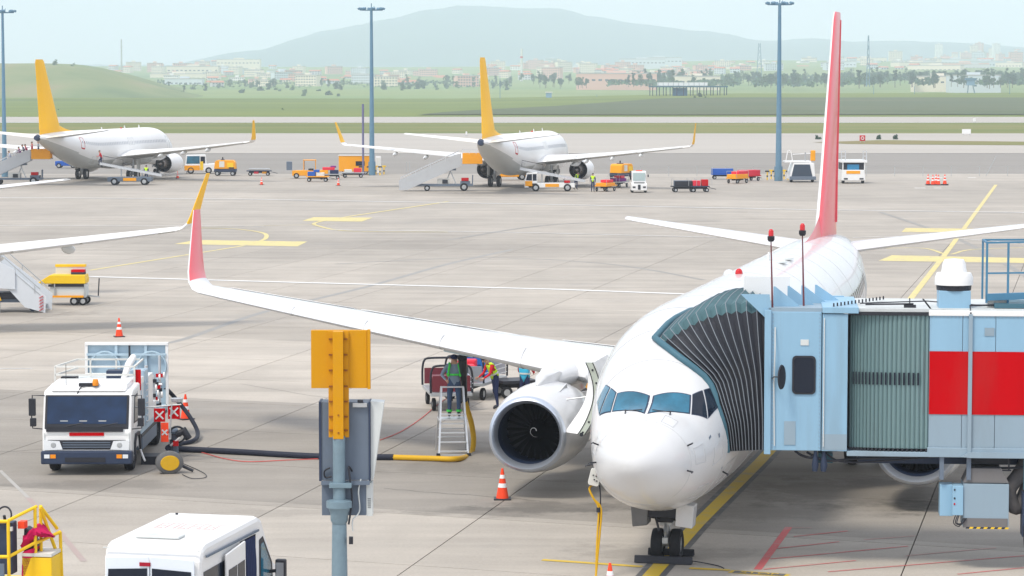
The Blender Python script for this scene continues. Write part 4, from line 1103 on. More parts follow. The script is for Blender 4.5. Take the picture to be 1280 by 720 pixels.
# bridge support further right, outside the picture
mb = MB(); mb.box(12.6, 13.2, .9, 1.5, 0, 2.4); mb.box(11.9, 13.9, .5, 1.9, 0, .35); mb.build('support_column', BRB2, jb)

# ================================================================== STAND SIGN ON ITS POLE
SP = D(424, 620, 42); SP.z = 0
sg_ = thing('stand_sign', 'orange-yellow sign seen from behind on a blue-grey pole with a grey cabinet', 'sign', SP, 0)
def sx(px): return (px-424)/FPX*42
def szz(py): return D(424, py, 42).z
MB().tube([(0, 0, 0), (0, 0, szz(655))], [.16, .115], 20).build('pole', POLEM, sg_, smooth=50)
mb = MB(); mb.lathe([(szz(655), .11), (szz(650), .14), (szz(642), .14), (szz(630), .20), (szz(634), .205), (szz(626), .205), (szz(624), .1)], (0, 0, 0), 'z', 20); mb.build('pole_collar', POLEM, sg_, smooth=35)
MB().tube([(0, 0, szz(628)), (0, 0, szz(545))], .098, 20).build('upper_pole', POLEM, sg_, smooth=50)
MB().box(sx(389), sx(459.5), .08, .20, szz(486), szz(413.5)).build('sign_board', SIGNY, sg_, bevel=.006)
MB().box(sx(459.8), sx(463.5), .06, .22, szz(487), szz(413)).build('board_flange', SIGNY, sg_)
MB().box(sx(411), sx(417), .03, .078, szz(547), szz(415)).build('stem_flange', SIGNY, sg_)
MB().box(sx(430.5), sx(436.5), .03, .078, szz(547), szz(415)).build('stem_flange', SIGNY, sg_)
MB().box(sx(417.2), sx(430.3), -.10, .075, szz(548), szz(414)).build('stem_channel', SIGNY, sg_, bevel=.006)
for k, py in enumerate((424, 443.5, 463, 483, 502, 521, 538)):
    for px in (414, 433): MB().box(sx(px)-.028, sx(px)+.028, .0, .028, szz(py)-.012, szz(py)+.012).build('bolt', mat('rust_bolt', (.28, .10, .02), .7, var=.2), sg_)
for py in (518, 540): MB().box(sx(424)-.012, sx(424)+.012, -.112, -.102, szz(py)-.012, szz(py)+.012).build('bolt', mat('rust_bolt', (.28, .10, .02)), sg_)
cab_ = MB().box(sx(399), sx(461), .16, .55, szz(602), szz(504)).build('display_cabinet', GREYP, sg_, bevel=.006)
MB().box(sx(398), sx(401), .14, .57, szz(603), szz(503.5)).build('cabinet_edge', NAVY, cab_)
MB().box(sx(461), sx(463), .14, .57, szz(603), szz(503.5)).build('cabinet_edge', NAVY, cab_)
MB().prism([(sx(463.3), szz(602)), (sx(466), szz(602)), (sx(480), szz(505)), (sx(463.3), szz(503.5))], .20, .55, 'y').build('side_hood', GREYL, cab_)
MB().box(sx(441), sx(459), .10, .158, szz(510), szz(505)).build('hinge_bar', STEEL, cab_)
MB().box(sx(447), sx(454), .11, .17, szz(504), szz(501)).build('lifting_eye', BLACKM, cab_)
MB().box(sx(401), sx(457), .18, .50, szz(646.5), szz(606)).build('lower_box', GREYP, cab_, bevel=.006)
MB().box(sx(457.3), sx(465), .20, .48, szz(647.5), szz(606)).build('lower_box_side', GREYL, cab_)
for k in range(5): MB().box(sx(459), sx(463), .19, .2, szz(636-2.6*k)-.008, szz(636-2.6*k)).build('vent_slot', BLACKM, cab_)
MB().box(sx(401), sx(462), .06, .16, szz(607), szz(602.5)).build('clamp_rail', GREYP, sg_)
MB().box(sx(412), sx(440), -.12, .14, szz(609), szz(603)).build('pole_clamp', POLEM, sg_, bevel=.008)
mb = MB(); mb.tube(bez([(sx(440), .1, szz(590)), (sx(436), .02, szz(584)), (sx(438), -.02, szz(600)), (sx(440), 0, szz(625)), (sx(436), -.05, szz(655))], 8), .016, 6); mb.build('cable', BLACKM, sg_, smooth=60)
mb = MB(); mb.tube(bez([(sx(451), .1, szz(600)), (sx(448), .1, szz(615)), (sx(449), .1, szz(640)), (sx(441), 0, szz(650)), (sx(441), -.02, szz(664))], 8), .011, 6); mb.build('cable', GREYL, sg_, smooth=60)
mb = MB(); mb.tube(bez([(sx(412), .12, szz(586)), (sx(405), .12, szz(590)), (sx(406), .12, szz(598)), (sx(414), .12, szz(597))], 8), .014, 6); mb.build('cable_loop', BLACKM, sg_, smooth=60)
MB().box(sx(436.5), sx(441.5), -.1, -.03, szz(679), szz(670)).build('connector', BLACKM, sg_)

# ================================================================== PEOPLE
def person(label, loc, rz, pose='stand', top=None, trousers=None, vest=None, hair=None, cap=None, h=1.76, group=None, shoes=None):
    """one skinned body; pose given as joint positions in metres for a 1.76 m adult facing -y"""
    P = dict(hip=(0, 0, .94), waist=(0, 0, 1.08), chest=(0, -.01, 1.30), neck=(0, -.01, 1.47), head=(0, -.02, 1.56), crown=(0, -.015, 1.70),
             sl=(-.17, 0, 1.42), el=(-.24, .02, 1.15), wl=(-.25, -.08, .91), fl=(-.25, -.11, .82), sr=(.17, 0, 1.42), er=(.24, .02, 1.15), wr=(.25, -.08, .91), fr=(.25, -.11, .82),
             hl=(-.09, 0, .92), kl=(-.11, -.02, .50), al=(-.11, .03, .09), tl=(-.12, -.14, .04), hr=(.09, 0, .92), kr=(.11, -.02, .50), ar=(.11, .03, .09), tr=(.12, -.14, .04))
    if pose == 'rail': P.update(el=(-.30, -.10, 1.18), wl=(-.20, -.34, 1.06), fl=(-.16, -.42, 1.04), er=(.30, -.06, 1.20), wr=(.30, -.20, 1.42), fr=(.28, -.24, 1.50))
    if pose == 'bend': P.update(waist=(0, -.03, 1.06), chest=(0, -.15, 1.27), neck=(0, -.25, 1.41), head=(0, -.31, 1.49), crown=(0, -.38, 1.61), sl=(-.17, -.20, 1.37), sr=(.17, -.20, 1.37), el=(-.21, -.28, 1.11), wl=(-.17, -.48, .98), fl=(-.15, -.56, .96), er=(.21, -.28, 1.11), wr=(.17, -.48, .98), fr=(.15, -.56, .95), kl=(-.12, .06, .50), al=(-.12, .16, .09), tl=(-.12, -.0, .04))
    if pose == 'climb': P.update(kl=(-.10, -.26, .70), al=(-.10, -.20, .30), tl=(-.10, -.36, .26), chest=(0, -.10, 1.30), neck=(0, -.14, 1.46), head=(0, -.17, 1.55), crown=(0, -.18, 1.69), sl=(-.17, -.1, 1.41), sr=(.17, -.1, 1.41), er=(.22, -.16, 1.16), wr=(.2, -.36, 1.12), fr=(.2, -.43, 1.14), ar=(.11, .10, .09), tr=(.11, -.06, .04))
    if pose == 'carry': P.update(er=(.24, -.14, 1.17), wr=(.16, -.36, 1.12), fr=(.12, -.44, 1.12), el=(-.24, -.14, 1.17), wl=(-.16, -.36, 1.12), fl=(-.12, -.44, 1.12))
    if pose == 'sit': P.update(kl=(-.12, -.42, .90), al=(-.12, -.44, .48), tl=(-.12, -.60, .44), kr=(.12, -.42, .90), ar=(.12, -.44, .48), tr=(.12, -.60, .44), er=(.24, -.14, 1.17), wr=(.16, -.40, 1.14), fr=(.12, -.48, 1.14))
    k_ = h/1.76
    P = {a: Vector(b)*k_ for a, b in P.items()}
    rad = dict(hip=(.155, .11), waist=(.145, .105), chest=(.175, .12), neck=(.06, .06), head=(.085, .10), crown=(.07, .085), sl=(.065, .065), el=(.045, .045), wl=(.030, .028), fl=(.04, .018), hl=(.095, .095), kl=(.062, .062), al=(.045, .045), tl=(.04, .03))
    for a in ('s', 'e', 'w', 'f', 'h', 'k', 'a', 't'): rad[a+'r'] = rad[a+'l']
    names = list(P); E = [('hip', 'waist'), ('waist', 'chest'), ('chest', 'neck'), ('neck', 'head'), ('head', 'crown')]
    for q in 'lr': E += [('chest', 's'+q), ('s'+q, 'e'+q), ('e'+q, 'w'+q), ('w'+q, 'f'+q), ('hip', 'h'+q), ('h'+q, 'k'+q), ('k'+q, 'a'+q), ('a'+q, 't'+q)]
    me = bpy.data.meshes.new('body'); me.from_pydata([P[n_] for n_ in names], [(names.index(a), names.index(b)) for a, b in E], [])
    o = bpy.data.objects.new('body', me); COL.objects.link(o)
    sk = o.modifiers.new('skin', 'SKIN')
    for i, n_ in enumerate(names):
        v = me.skin_vertices[0].data[i]; v.radius = tuple(x*k_ for x in rad[n_]); v.use_root = (n_ == 'hip')
    ss = o.modifiers.new('sub', 'SUBSURF'); ss.levels = 1
    dg = bpy.context.evaluated_depsgraph_get(); me2 = bpy.data.meshes.new_from_object(o.evaluated_get(dg))
    bpy.data.objects.remove(o); me2.name = 'body'
    body = bpy.data.objects.new('body', me2); COL.objects.link(body)
    me2.materials.clear()
    for m_ in (SKIN, top or CLNAVY, trousers or CLNAVY, shoes or BLACKM, hair or HAIR): me2.materials.append(m_)
    def seg(n_): return (P[n_[0]], P[n_[1]])
    reg = []
    for e_ in E:
        a, b = e_
        if a in ('neck', 'head'): mi = 0
        elif a[0] == 'w' and a != 'waist': mi = 0
        elif a in ('hip',) and b[0] == 'h': mi = 2
        elif a == 'hip': mi = 2 if b != 'waist' else 1
        elif a[0] in 'hk' and len(a) == 2: mi = 2
        elif a in ('al', 'ar'): mi = 3
        else: mi = 1
        reg.append((P[a], P[b], mi, e_))
    torso = []
    for p in me2.polygons:
        p.use_smooth = True; c = p.center; best = None
        for a, b, mi, e_ in reg:
            d = b-a; t = min(max((c-a).dot(d)/d.length_squared, 0), 1); q = (c-(a+d*t)).length
            if best is None or q < best[0]: best = (q, mi, e_)
        p.material_index = best[1]
        if best[2] in (('hip', 'waist'), ('waist', 'chest'), ('chest', 'neck'), ('chest', 'sl'), ('chest', 'sr')) and (c-P['neck']).length > .07: torso.append(p.index)
    r = thing('person', label, 'person', loc, rz, group)
    body.parent = r
    hd = (P['head']+P['crown'])/2; up = (P['crown']-P['neck']).normalized(); fw = Vector((0, -1, 0)); fw = (fw-up*fw.dot(up)).normalized(); sd_ = up.cross(fw)
    def hp(a, b, c): return hd+sd_*a*k_+fw*b*k_+up*c*k_
    # hair / cap: shell over the skull
    mb = MB(); R = []
    for j in range(6):
        th = PI*.5*(j/5)*.90
        R.append([hp(.098*math.sin(th)*math.cos(a), .112*math.sin(th)*math.sin(a)-.012, .0+.105*math.cos(th)+.01) for a in [2*PI*i/14 for i in range(14)]])
    mb.rings(R, cap=True); hr = mb.build('cap' if cap else 'hair', cap or hair or HAIR, r, smooth=70)
    if cap:
        mb = MB(); mb.rings([[hp(.08, .07, .02), hp(-.08, .07, .02), hp(-.06, .18, .0), hp(.06, .18, .0)], [hp(.08, .07, .03), hp(-.08, .07, .03), hp(-.06, .18, .01), hp(.06, .18, .01)]]); mb.build('peak', cap, hr)
    mb = MB(); mb.tube([hp(0, .085, .02), hp(0, .115, -.03), hp(0, .09, -.04)], [.01, .018, .008], 6); mb.build('nose', SKIN, r, smooth=60)
    for q in (-1, 1):
        MB().tube([hp(.04*q, .083, .018), hp(.04*q, .095, .018)], .011, 6).build('eye', BLACKM, r)
        MB().tube([hp(.088*q, -.01, .02), hp(.10*q, -.02, .0), hp(.09*q, -.01, -.035)], [.012, .018, .01], 6).build('ear', SKIN, r, smooth=60)
    # fingers
    for q, s_ in (('l', -1), ('r', 1)):
        w, f = P['w'+q], P['f'+q]; d = (f-w).normalized(); lat = d.cross(Vector((1, 0, 0))) if abs(d.x) < .8 else Vector((0, 1, 0)); lat.normalize(); pn = d.cross(lat).normalized()*s_
        for k in range(4):
            b0 = f+lat*(.022*(k-1.5)); ln = (.062, .072, .068, .052)[k]*k_
            MB().tube([b0-d*.01, b0+d*ln*.55, b0+d*ln*.85-pn*ln*.35], [.010, .009, .007], 5).build('finger', SKIN, r, smooth=60)
        MB().tube([w+d*.03-lat*.02, w+d*.06-lat*.055, w+d*.095-lat*.06-pn*.01], [.012, .011, .008], 5).build('thumb', SKIN, r, smooth=60)
    if vest:
        bm = bmesh.new(); bm.from_mesh(me2); bm.faces.ensure_lookup_table(); keep = set(torso)
        bmesh.ops.delete(bm, geom=[f for f in bm.faces if f.index not in keep], context='FACES'); bm.normal_update()
        for v in bm.verts: v.co += v.normal*.016
        vm = bpy.data.meshes.new('vest'); bm.to_mesh(vm); bm.free(); vm.materials.clear(); vm.materials.append(vest); vm.materials.append(REFL)
        for p in vm.polygons: p.material_index = 0; p.use_smooth = True
        vo = bpy.data.objects.new('vest', vm); COL.objects.link(vo); vo.parent = r; so = vo.modifiers.new('s', 'SOLIDIFY'); so.thickness = .012
        a, b = P['waist'], P['chest']; ax = (b-a).normalized(); cc = a.lerp(b, .25)
        mb = MB(); xa = Vector((1, 0, 0)); ya = ax.cross(xa).normalized(); R = []
        for off in (-.025, .025): R.append([cc+ax*off*k_+xa*.192*k_*math.cos(t)+ya*.142*k_*math.sin(t) for t in [2*PI*i/20 for i in range(20)]])
        mb.rings(R, cap=False); mb.build('reflective_band', REFL, vo, smooth=60)
    return r

# ================================================================== APRON OBJECTS, NEAR
# traffic cones
def make_cone():
    r = thing('traffic_cone', 'x', 'traffic cone', group='orange traffic cones')
    MB().box(-.21, .21, -.21, .21, 0, .035).build('base', BLACKM, r, bevel=.008)
    def rr(z): return .155-.130*(z-.035)/.73
    mb = MB(); mb.lathe([(.035, rr(.035)), (.765, rr(.765)), (.766, .001)], (0, 0, 0), 'z', 20); mb.build('cone', CONE, r, smooth=40)
    for z0, z1 in ((.30, .40), (.52, .61)):
        mb = MB(); mb.lathe([(z0, rr(z0)+.004), (z1, rr(z1)+.004)], (0, 0, 0), 'z', 20); mb.build('white_band', WHITE, r, smooth=40)
    return r
cones = [((628, 624), 'traffic cone in front of the near engine', 0), ((149, 421), 'traffic cone standing alone behind the fuel truck on open apron', 0), ((232, 524), 'traffic cone beside the fuel truck, half hidden by the black hose', 0),
         ((327, 231), 'small far cone right of the flatbed dolly', 0), ((423, 232), 'small far cone in front of the loaded baggage carts', 0), ((222, 223), 'small far cone by the engine of the far left airliner', 0)]
cone0 = make_cone()
for i, ((u, v), lab, _) in enumerate(cones):
    c = cone0 if i == 0 else copy_tree(cone0); place(c, G(u, v), .3*i, 'orange '+lab)
sc_ = {3: 1.3, 4: 1.3, 5: 1.2}
cc = copy_tree(cone0); place(cc, Vector((1.93, 52.2, 0)), .4, 'orange cone at the bottom edge, only its tip in view beside the yellow power cable')
for k, u in enumerate((1160, 1166, 1170, 1173, 1181)):
    cc = copy_tree(cone0); place(cc, G(u, 230.5+.5*(k % 2)), .2*k, ('leftmost', 'second from left', 'third from left', 'fourth from left', 'rightmost')[k]+' orange cone standing on the dark bar in the far right row', 'cones in the far right row', 1.35)
mb = MB(); mb.box(-1.1, 1.1, -.35, .35, .0, .03); mb.box(-1.1, 1.1, -.4, -.3, .0, .09); tag(mb.build('cone_rack', BLACKM, loc=G(1171, 231.5)), 'low dark bar on the ground under the far row of cones', 'cone rack')
# chocks
nw = plane_pt((0, 4.1, 0))
mb = MB(); mb.prism([(-.09, 0), (.09, 0), (.035, .15), (-.035, .15)], -.62, .62); ch = mb.build('wheel_chock', BLACKM, bevel=.01); ch.location = plane_pt((0, 3.62, .012)); ch.rotation_euler = (0, 0, MAINP[2]); tag(ch, 'long black chock lying in front of the nose wheels', 'chock')
mb = MB(); mb.prism([(-.09, 0), (.09, 0), (.035, .14), (-.035, .14)], -.5, .5); ch = mb.build('wheel_chock', DARK, bevel=.01); ch.location = plane_pt((0, 4.62, .012)); ch.rotation_euler = (0, 0, MAINP[2]); tag(ch, 'black chock lying behind the nose wheels', 'chock')
mb = MB(); mb.tube(bez([plane_pt((.62, 3.62, .08)), plane_pt((.9, 3.7, .03)), plane_pt((1.2, 3.5, .02)), plane_pt((1.35, 3.25, .02))], 6), .012, 5); tag(mb.build('chock_rope', BLACKM, smooth=60), 'thin black rope trailing on the ground from the nose wheel chock', 'rope')
# ground power cable and its plug
pa = plane_pt(fsurf(1.85, -2.0))
t = thing('power_cable', 'yellow ground power cable hanging from a white plug on the airliner nose', 'cable', pa)
mb = MB(); mb.prism(rrect(-.11, .11, -.17, .17, .04), -.13, -.02, 'y'); o = mb.build('plug', CANVAS, t); o.rotation_euler = (0, math.radians(14), 0); o.location = (-.06, -.05, .02)
for zx, zz in ((-.03, .07), (.03, .05), (-.01, -.02), (.04, -.05)): MB().box(zx-.014-.06, zx+.014-.06, -.20, -.178, zz-.012, zz+.012).build('plug_pin', BLACKM, t)
gx = -pa.z
for k, (ox, m_) in enumerate(((-.0, HOSEY), (.05, HOSEY))):
    mb = MB(); mb.tube(bez([(-.10, -.12, -.14), (-.17, -.15, -.22), (-.08, -.17, -.42), (.02+ox, -.18, -.62), (.0+ox, -.20, -1.1), (-.02+ox*.6, -.25, -1.5), (-.04, -.35, gx+.05), (-.1, -.8, gx+.03), (-.5, -2.5, gx+.03), (-1.2, -6, gx+.03)], 8), .022, 7); mb.build('cable', m_, t, smooth=60)
mb = MB(); mb.tube(bez([(.04, -.1, -.15), (.06, -.14, -.4), (.05, -.15, -.9), (.04, -.15, -1.15)], 6), .014, 6); mb.build('strap', BLACKM, t, smooth=60)
MB().tube([(.02, -.175, -.70), (.02, -.175, -.60)], .045, 10).build('cable_clamp', BLACKM, t)

# fuel hydrant truck ------------------------------------------------------------
TP_ = G(108, 597); TP_.y += .45
ft = thing('fuel_truck', 'white hydrant fuelling truck with dark windscreen and raised rear platform', 'truck', (TP_.x-.05, TP_.y, 0), math.radians(.3))
MB().box(-.45, .45, .3, 8.2, .48, .72).build('chassis', BLACKM, ft)
prof = [(.0, .52), (.0, 1.12), (.06, 1.26), (.30, 2.08), (.42, 2.18), (1.75, 2.24), (1.80, 2.1), (1.80, .60)]
MB().prism(prof, -1.16, 1.16).build('cab', WHITE, ft, bevel=.05)
MB().prism([(.30, 2.16), (.55, 2.33), (1.6, 2.36), (1.75, 2.2)], -1.0, 1.0).build('cab_roof', WHITE, ft, bevel=.05)
def slope(z0, z1, x0, x1, off, m_, nm, par, th=.012):
    # plate lying on the raked windscreen plane
    def yy(z): return .06+(z-1.26)*(.24/.82)
    n_ = Vector((0, -.96, .28)); mb = MB(); q = [Vector((x, yy(z), z)) for z in (z0, z1) for x in (x0, x1)]
    mb.add([p+n_*off for p in q]+[p+n_*(off+th) for p in q], [(0, 1, 3, 2), (4, 5, 7, 6), (0, 1, 5, 4), (2, 3, 7, 6), (0, 2, 6, 4), (1, 3, 7, 5)]); return mb.build(nm, m_, par)
ws = slope(1.20, 2.06, -1.10, 1.08, .004, BLACKM, 'windscreen', ft)
slope(1.33, 2.02, -1.04, 1.02, .017, mat('windscreen_blue_glass', (.012, .03, .075), .07, var=.8, scale=1.6), 'pane', ws, .008)
for x in (-.55, .35):
    mb = MB(); mb.tube([(x, .03, 1.27), (x+.45, .07, 1.36)], .012, 5); mb.build('wiper', BLACKM, ft)
MB().box(-1.05, .95, -.04, -.0, 1.14, 1.27).build('cowl_strip', BLACKM, ft)
MB().box(-.45, .45, -.02, -.002, 1.03, 1.12).build('front_plate', RED, ft)
MB().tube([(0, -.01, 1.17), (0, -.03, 1.17)], .03, 10).build('badge', STEEL, ft)
g = MB().box(-1.02, 1.02, -.05, .02, .68, .92).build('grille', BLACKM, ft, bevel=.01)
for z in (.74, .80, .86): MB().box(-.62, .62, -.068, -.05, z-.012, z+.012).build('grille_bar', GREYP, g)
MB().box(-1.18, 1.18, -.14, .12, .30, .64).build('bumper', NAVY, ft, bevel=.03)
MB().box(-.55, .5, -.155, -.142, .36, .48).build('lower_grille', BLACKM, ft)
for q in (-1, 1):
    hl = MB().prism([(q*.62, .68), (q*1.10, .66), (q*1.12, .92), (q*.70, .90)], -.075, .01, 'y').build('headlight', LAMPW, ft)
    MB().lathe([(0, .07), (-.01, .06), (-.011, .001)], (q*.86, -.078, .80), 'y', 14).build('lens', STEEL, hl)
    MB().box(q*1.02-.07, q*1.02+.07, -.155, -.142, .46, .56).build('fog_lamp', LAMPW, ft)
    MB().box(q*.86-.07, q*.86+.07, -.155, -.142, .46, .56).build('indicator', AMBER, ft)
    mi = MB().box(q*1.42-.09, q*1.42+.09, .02, .12, 1.55, 2.0).build('mirror', BLACKM, ft, bevel=.02)
    MB().box(q*1.40-.08, q*1.40+.08, .02, .12, 1.27, 1.49).build('wide_mirror', BLACKM, ft, bevel=.02)
    mb = MB(); mb.tube([(q*1.14, .3, 2.05), (q*1.42, .1, 2.08), (q*1.44, .08, 1.5), (q*1.42, .1, 1.22), (q*1.14, .2, 1.18)], .016, 6); mb.build('mirror_arm', BLACKM, ft, smooth=60)
    MB().box(q*.9-.03, q*.9+.03, .36, .42, 2.17, 2.21).build('marker_lamp', REDL, ft)
    MB().wheel((q*.98, .98, .45), .45, .27, 'x', 24).build('front_wheel', [TYRE, METAL], ft, smooth=40)
    for dy in (0,): MB().wheel((q*.93, 5.9, .45), .45, .42, 'x', 24).build('rear_wheel', [TYRE, METAL], ft, smooth=40)
    mb = MB(); mb.lathe([(-.02, .50), (0, .54), (.02, .50)], (q*1.14, .98, .45), 'x', 24); 
    MB().prism([(.40, .48), (.46, .80), (.70, 1.0), (1.26, 1.0), (1.50, .80), (1.56, .48), (1.46, .48), (1.36, .78), (1.2, .92), (.76, .92), (.60, .78), (.50, .48)], q*1.165, q*1.215).build('wheel_arch', BLACKM, ft)
    dr = MB().prism([(.42, 1.30), (.62, 2.00), (1.18, 2.02), (1.20, 1.28)], q*1.163, q*1.175).build('side_window', BLACKM, ft)
    MB().prism([(.50, 1.34), (.66, 1.95), (1.14, 1.97), (1.15, 1.32)], q*1.176, q*1.182).build('pane', GLASS, dr)
    MB().box(q*1.185-.01, q*1.185+.01, 1.05, 1.18, 1.14, 1.17).build('door_handle', BLACKM, ft)
for q in (-1, 1):
    mb = MB()
    for a, b in (((.36, .62), (.36, 1.2)), ((.36, 1.2), (.60, 2.06)), ((.60, 2.06), (1.26, 2.08)), ((1.26, 2.08), (1.28, 1.05))): mb.bar((q*1.163, a[0], a[1]), (q*1.163, b[0], b[1]), .014)
    mb.build('door_seam', GREYL, ft, kind='stuff')
    MB().bar((q*1.1, -.01, 1.10), (q*1.1, -.03, .66), .02).build('corner_seam', GREYL, ft)
    MB().box(q*.98-.14, q*.98+.14, .02, .3, .60, .66).build('step', BLACKM, ft)
mb = MB(); mb.bar((-1.1, -.006, 1.06), (-.5, -.006, 1.06), .008); mb.bar((.5, -.006, 1.06), (1.1, -.006, 1.06), .008); mb.build('bonnet_seam', GREYL, ft, kind='stuff')
for k in range(3): MB().box(-.7+.5*k, -.5+.5*k, .03+.0*k, .05, 1.37+.0*k, 1.42).build('dashboard_paper', CANVAS if k else GREYL, ft).location = (0, .045, 0)
MB().box(-.26, .26, .42, .56, 2.28, 2.36).build('roof_sign', BLACKM, ft, bevel=.01)
MB().lathe([(2.30, .075), (2.40, .085), (2.47, .06), (2.475, .001)], (.18, .42, 0), 'z', 14).build('roof_beacon', AMBER, ft, smooth=50)
mb = MB(); mb.tube([(-.6, .5, 2.3), (-.6, .5, 2.85)], .008, 5); mb.build('aerial', BLACKM, ft)
mb = MB(); mb.tube(bez([(-.3, .33, 2.06), (-.26, .33, 2.14), (-.2, .38, 2.25), (-.1, .42, 2.3)], 4), .014, 5); mb.build('roof_cable', BLACKM, ft)
# platform guard rails behind the cab roof
for (a, b) in (((-1.12, 1.9, 2.64), (1.0, 1.9, 2.64)), ((-1.12, 1.9, 2.42), (1.0, 1.9, 2.42)), ((-1.12, 1.9, 2.64), (-.75, 3.4, 2.68)), ((-1.12, 1.9, 2.42), (-.75, 3.4, 2.45)), ((1.0, 1.9, 2.64), (1.0, 3.6, 2.66)), ((-.75, 3.4, 2.68), (.95, 3.4, 2.68)), ((-1.12, 1.9, 2.2), (-1.12, 1.9, 2.64)), ((1.0, 1.9, 2.2), (1.0, 1.9, 2.64)), ((-.4, 3.4, 2.2), (-.4, 3.4, 2.68)), ((.3, 3.4, 2.2), (.3, 3.4, 2.68))):
    MB().bar(a, b, .045).build('guard_rail', CANVAS, ft)
MB().box(-1.15, 1.12, 1.88, 4.0, 2.12, 2.18).build('walkway', GREYL, ft)
MB().box(-1.0, -.6, 2.1, 2.6, 2.18, 2.34).build('locker', BLACKM, ft); MB().box(.1, .7, 2.9, 3.3, 2.18, 2.42).build('locker', NAVY, ft)
# rear module
TB = mat('module_blue_grey', (.42, .55, .64), .45, var=.08, dirt=.1)
MB().box(-1.18, 1.18, 7.7, 7.78, .7, 2.66).build('rear_panel', TB, ft, bevel=.01)
for x in (-1.16, -.3, .55, 1.16): MB().box(x-.04, x+.04, 7.60, 7.69, .7, 2.70).build('rear_frame', WHITE if abs(x) > 1 else TB, ft)
MB().box(-1.2, 1.2, 7.58, 7.80, 2.66, 2.73).build('rear_frame', WHITE, ft)
MB().box(-1.14, 1.14, 7.55, 7.62, 2.36, 2.42).build('rear_rail', TB, ft)
for x in (-.62, .72):
    mb = MB(); mb.tube([(x+.42*math.cos(a), 7.58, 2.05+.42*math.sin(a)) for a in [2*PI*k/24 for k in range(25)]], .03, 6, cap=False); mb.build('hose_reel', TB, ft, smooth=60)
mb = MB(); mb.tube([(.1, 7.5, 2.3), (.1, 7.5, 2.66)], .03, 6); mb.build('post', BLACKM, ft)
MB().box(-1.12, 1.14, 2.1, 7.6, .72, .95).build('deck', TB, ft)
MB().box(-1.12, .4, 4.2, 7.2, .95, 1.9).build('meter_housing', CANVAS, ft, bevel=.02)
for k, (y0, y1, z1) in enumerate(((2.0, 2.75, 2.30), (2.85, 3.6, 2.42), (3.7, 4.6, 2.2), (4.7, 5.3, 1.35))):
    MB().box(.72, 1.14, y0, y1, .9, z1).build('side_locker', WHITE if k != 1 else TB, ft, bevel=.015)
for y in (2.1, 2.5, 2.9, 3.3): MB().box(1.142, 1.155, y, y+.04, .95, 2.15).build('upright', TB, ft)
for k in range(7): MB().box(1.14, 1.17, 3.0, 3.45, 1.0+.17*k, 1.03+.17*k).build('ladder_rung', ALU, ft)
mb = MB(); mb.tube([(.6, 2.2, 2.1), (.75, 2.6, 2.62), (.78, 3.3, 2.75)], [.06, .10, .09], 10); mb.build('pipe_elbow', WHITE, ft, smooth=60)
for (a, b, r_) in (((.85, 5.4, .9), (.85, 5.4, 2.3), .05), ((1.02, 5.8, .9), (1.02, 5.8, 2.0), .035), ((.6, 6.2, 1.2), (1.1, 6.2, 1.2), .07), ((.6, 6.8, 1.6), (1.12, 6.8, 1.6), .05), ((1.0, 7.2, .9), (1.0, 7.2, 2.4), .04), ((.8, 6.5, .9), (.8, 6.5, 1.8), .05)):
    mb = MB(); mb.tube([a, b], r_, 8); mb.build('pipe', ALU, ft, smooth=60)
for (y, z) in ((5.6, 1.5), (6.0, 1.9), (6.5, 1.35), (7.0, 1.85), (5.2, 1.7)): MB().lathe([(0, .09), (.04, .09), (.041, .001)], (1.13, y, z), 'x', 14).build('gauge', WHITE, ft)
for k in range(10): MB().box(.9+.02*(k % 3), 1.1, 5.3+.2*k, 5.36+.2*k, 1.0+.13*((k*3) % 7), 1.1+.13*((k*3) % 7)).build('valve', BLACKM if k % 3 else RED, ft)
MB().box(1.0, 1.16, 1.95, 2.0, 2.0, 2.55).build('stop_plate', RED, ft); MB().box(1.0, 1.16, 1.95, 2.0, 1.45, 1.6).build('stop_plate', RED, ft)
MB().box(1.13, 1.16, 2.0, 7.5, .72, .80).build('side_rail', BLACKM, ft)
MB().box(.9, 1.16, 2.2, 5.2, .36, .70).build('under_locker', GREYP, ft, bevel=.01)
def flag(px, pz, y, w, h_, m_, X=True):
    f = MB().box(-w/2, w/2, -.01, .01, -h_/2, h_/2).build('warning_flag', m_, ft); f.location = (px, y, pz)
    if X:
        for a in (45, -45):
            c = MB().box(-w*.5, w*.5, -.008, -.0, -.02, .02).build('cross_stripe', GREYL, f); c.location = (0, -.014-.001*(a > 0), 0); c.rotation_euler = (0, math.radians(a), 0)
flag(1.62, 1.30, 2.2, .30, .36, RED); flag(2.0, 1.38, 2.25, .32, .38, RED); flag(1.78, .86, 2.0, .20, .52, CONE)
mb = MB(); mb.tube([(1.15, 2.2, 1.5), (2.2, 2.25, 1.58)], .02, 6); mb.tube([(1.95, 2.2, 1.58), (1.9, 2.1, .7)], .02, 6); mb.build('flag_bar', STEEL, ft, kind='stuff')
MB().lathe([(1.62, .14), (1.72, .17), (1.725, .12), (1.64, .10)], (2.05, 2.5, 0), 'z', 16).build('drip_bucket', ALU, ft)
mb = MB(); mb.tube(bez([(1.0, 2.3, .6), (1.25, 1.4, .35), (1.35, 1.2, .2)], 4), .03, 6); mb.build('drain_pipe', WHITE, ft)
MB().box(1.15, 1.6, 1.9, 2.6, .0, .22).build('step_box', BLACKM, ft)
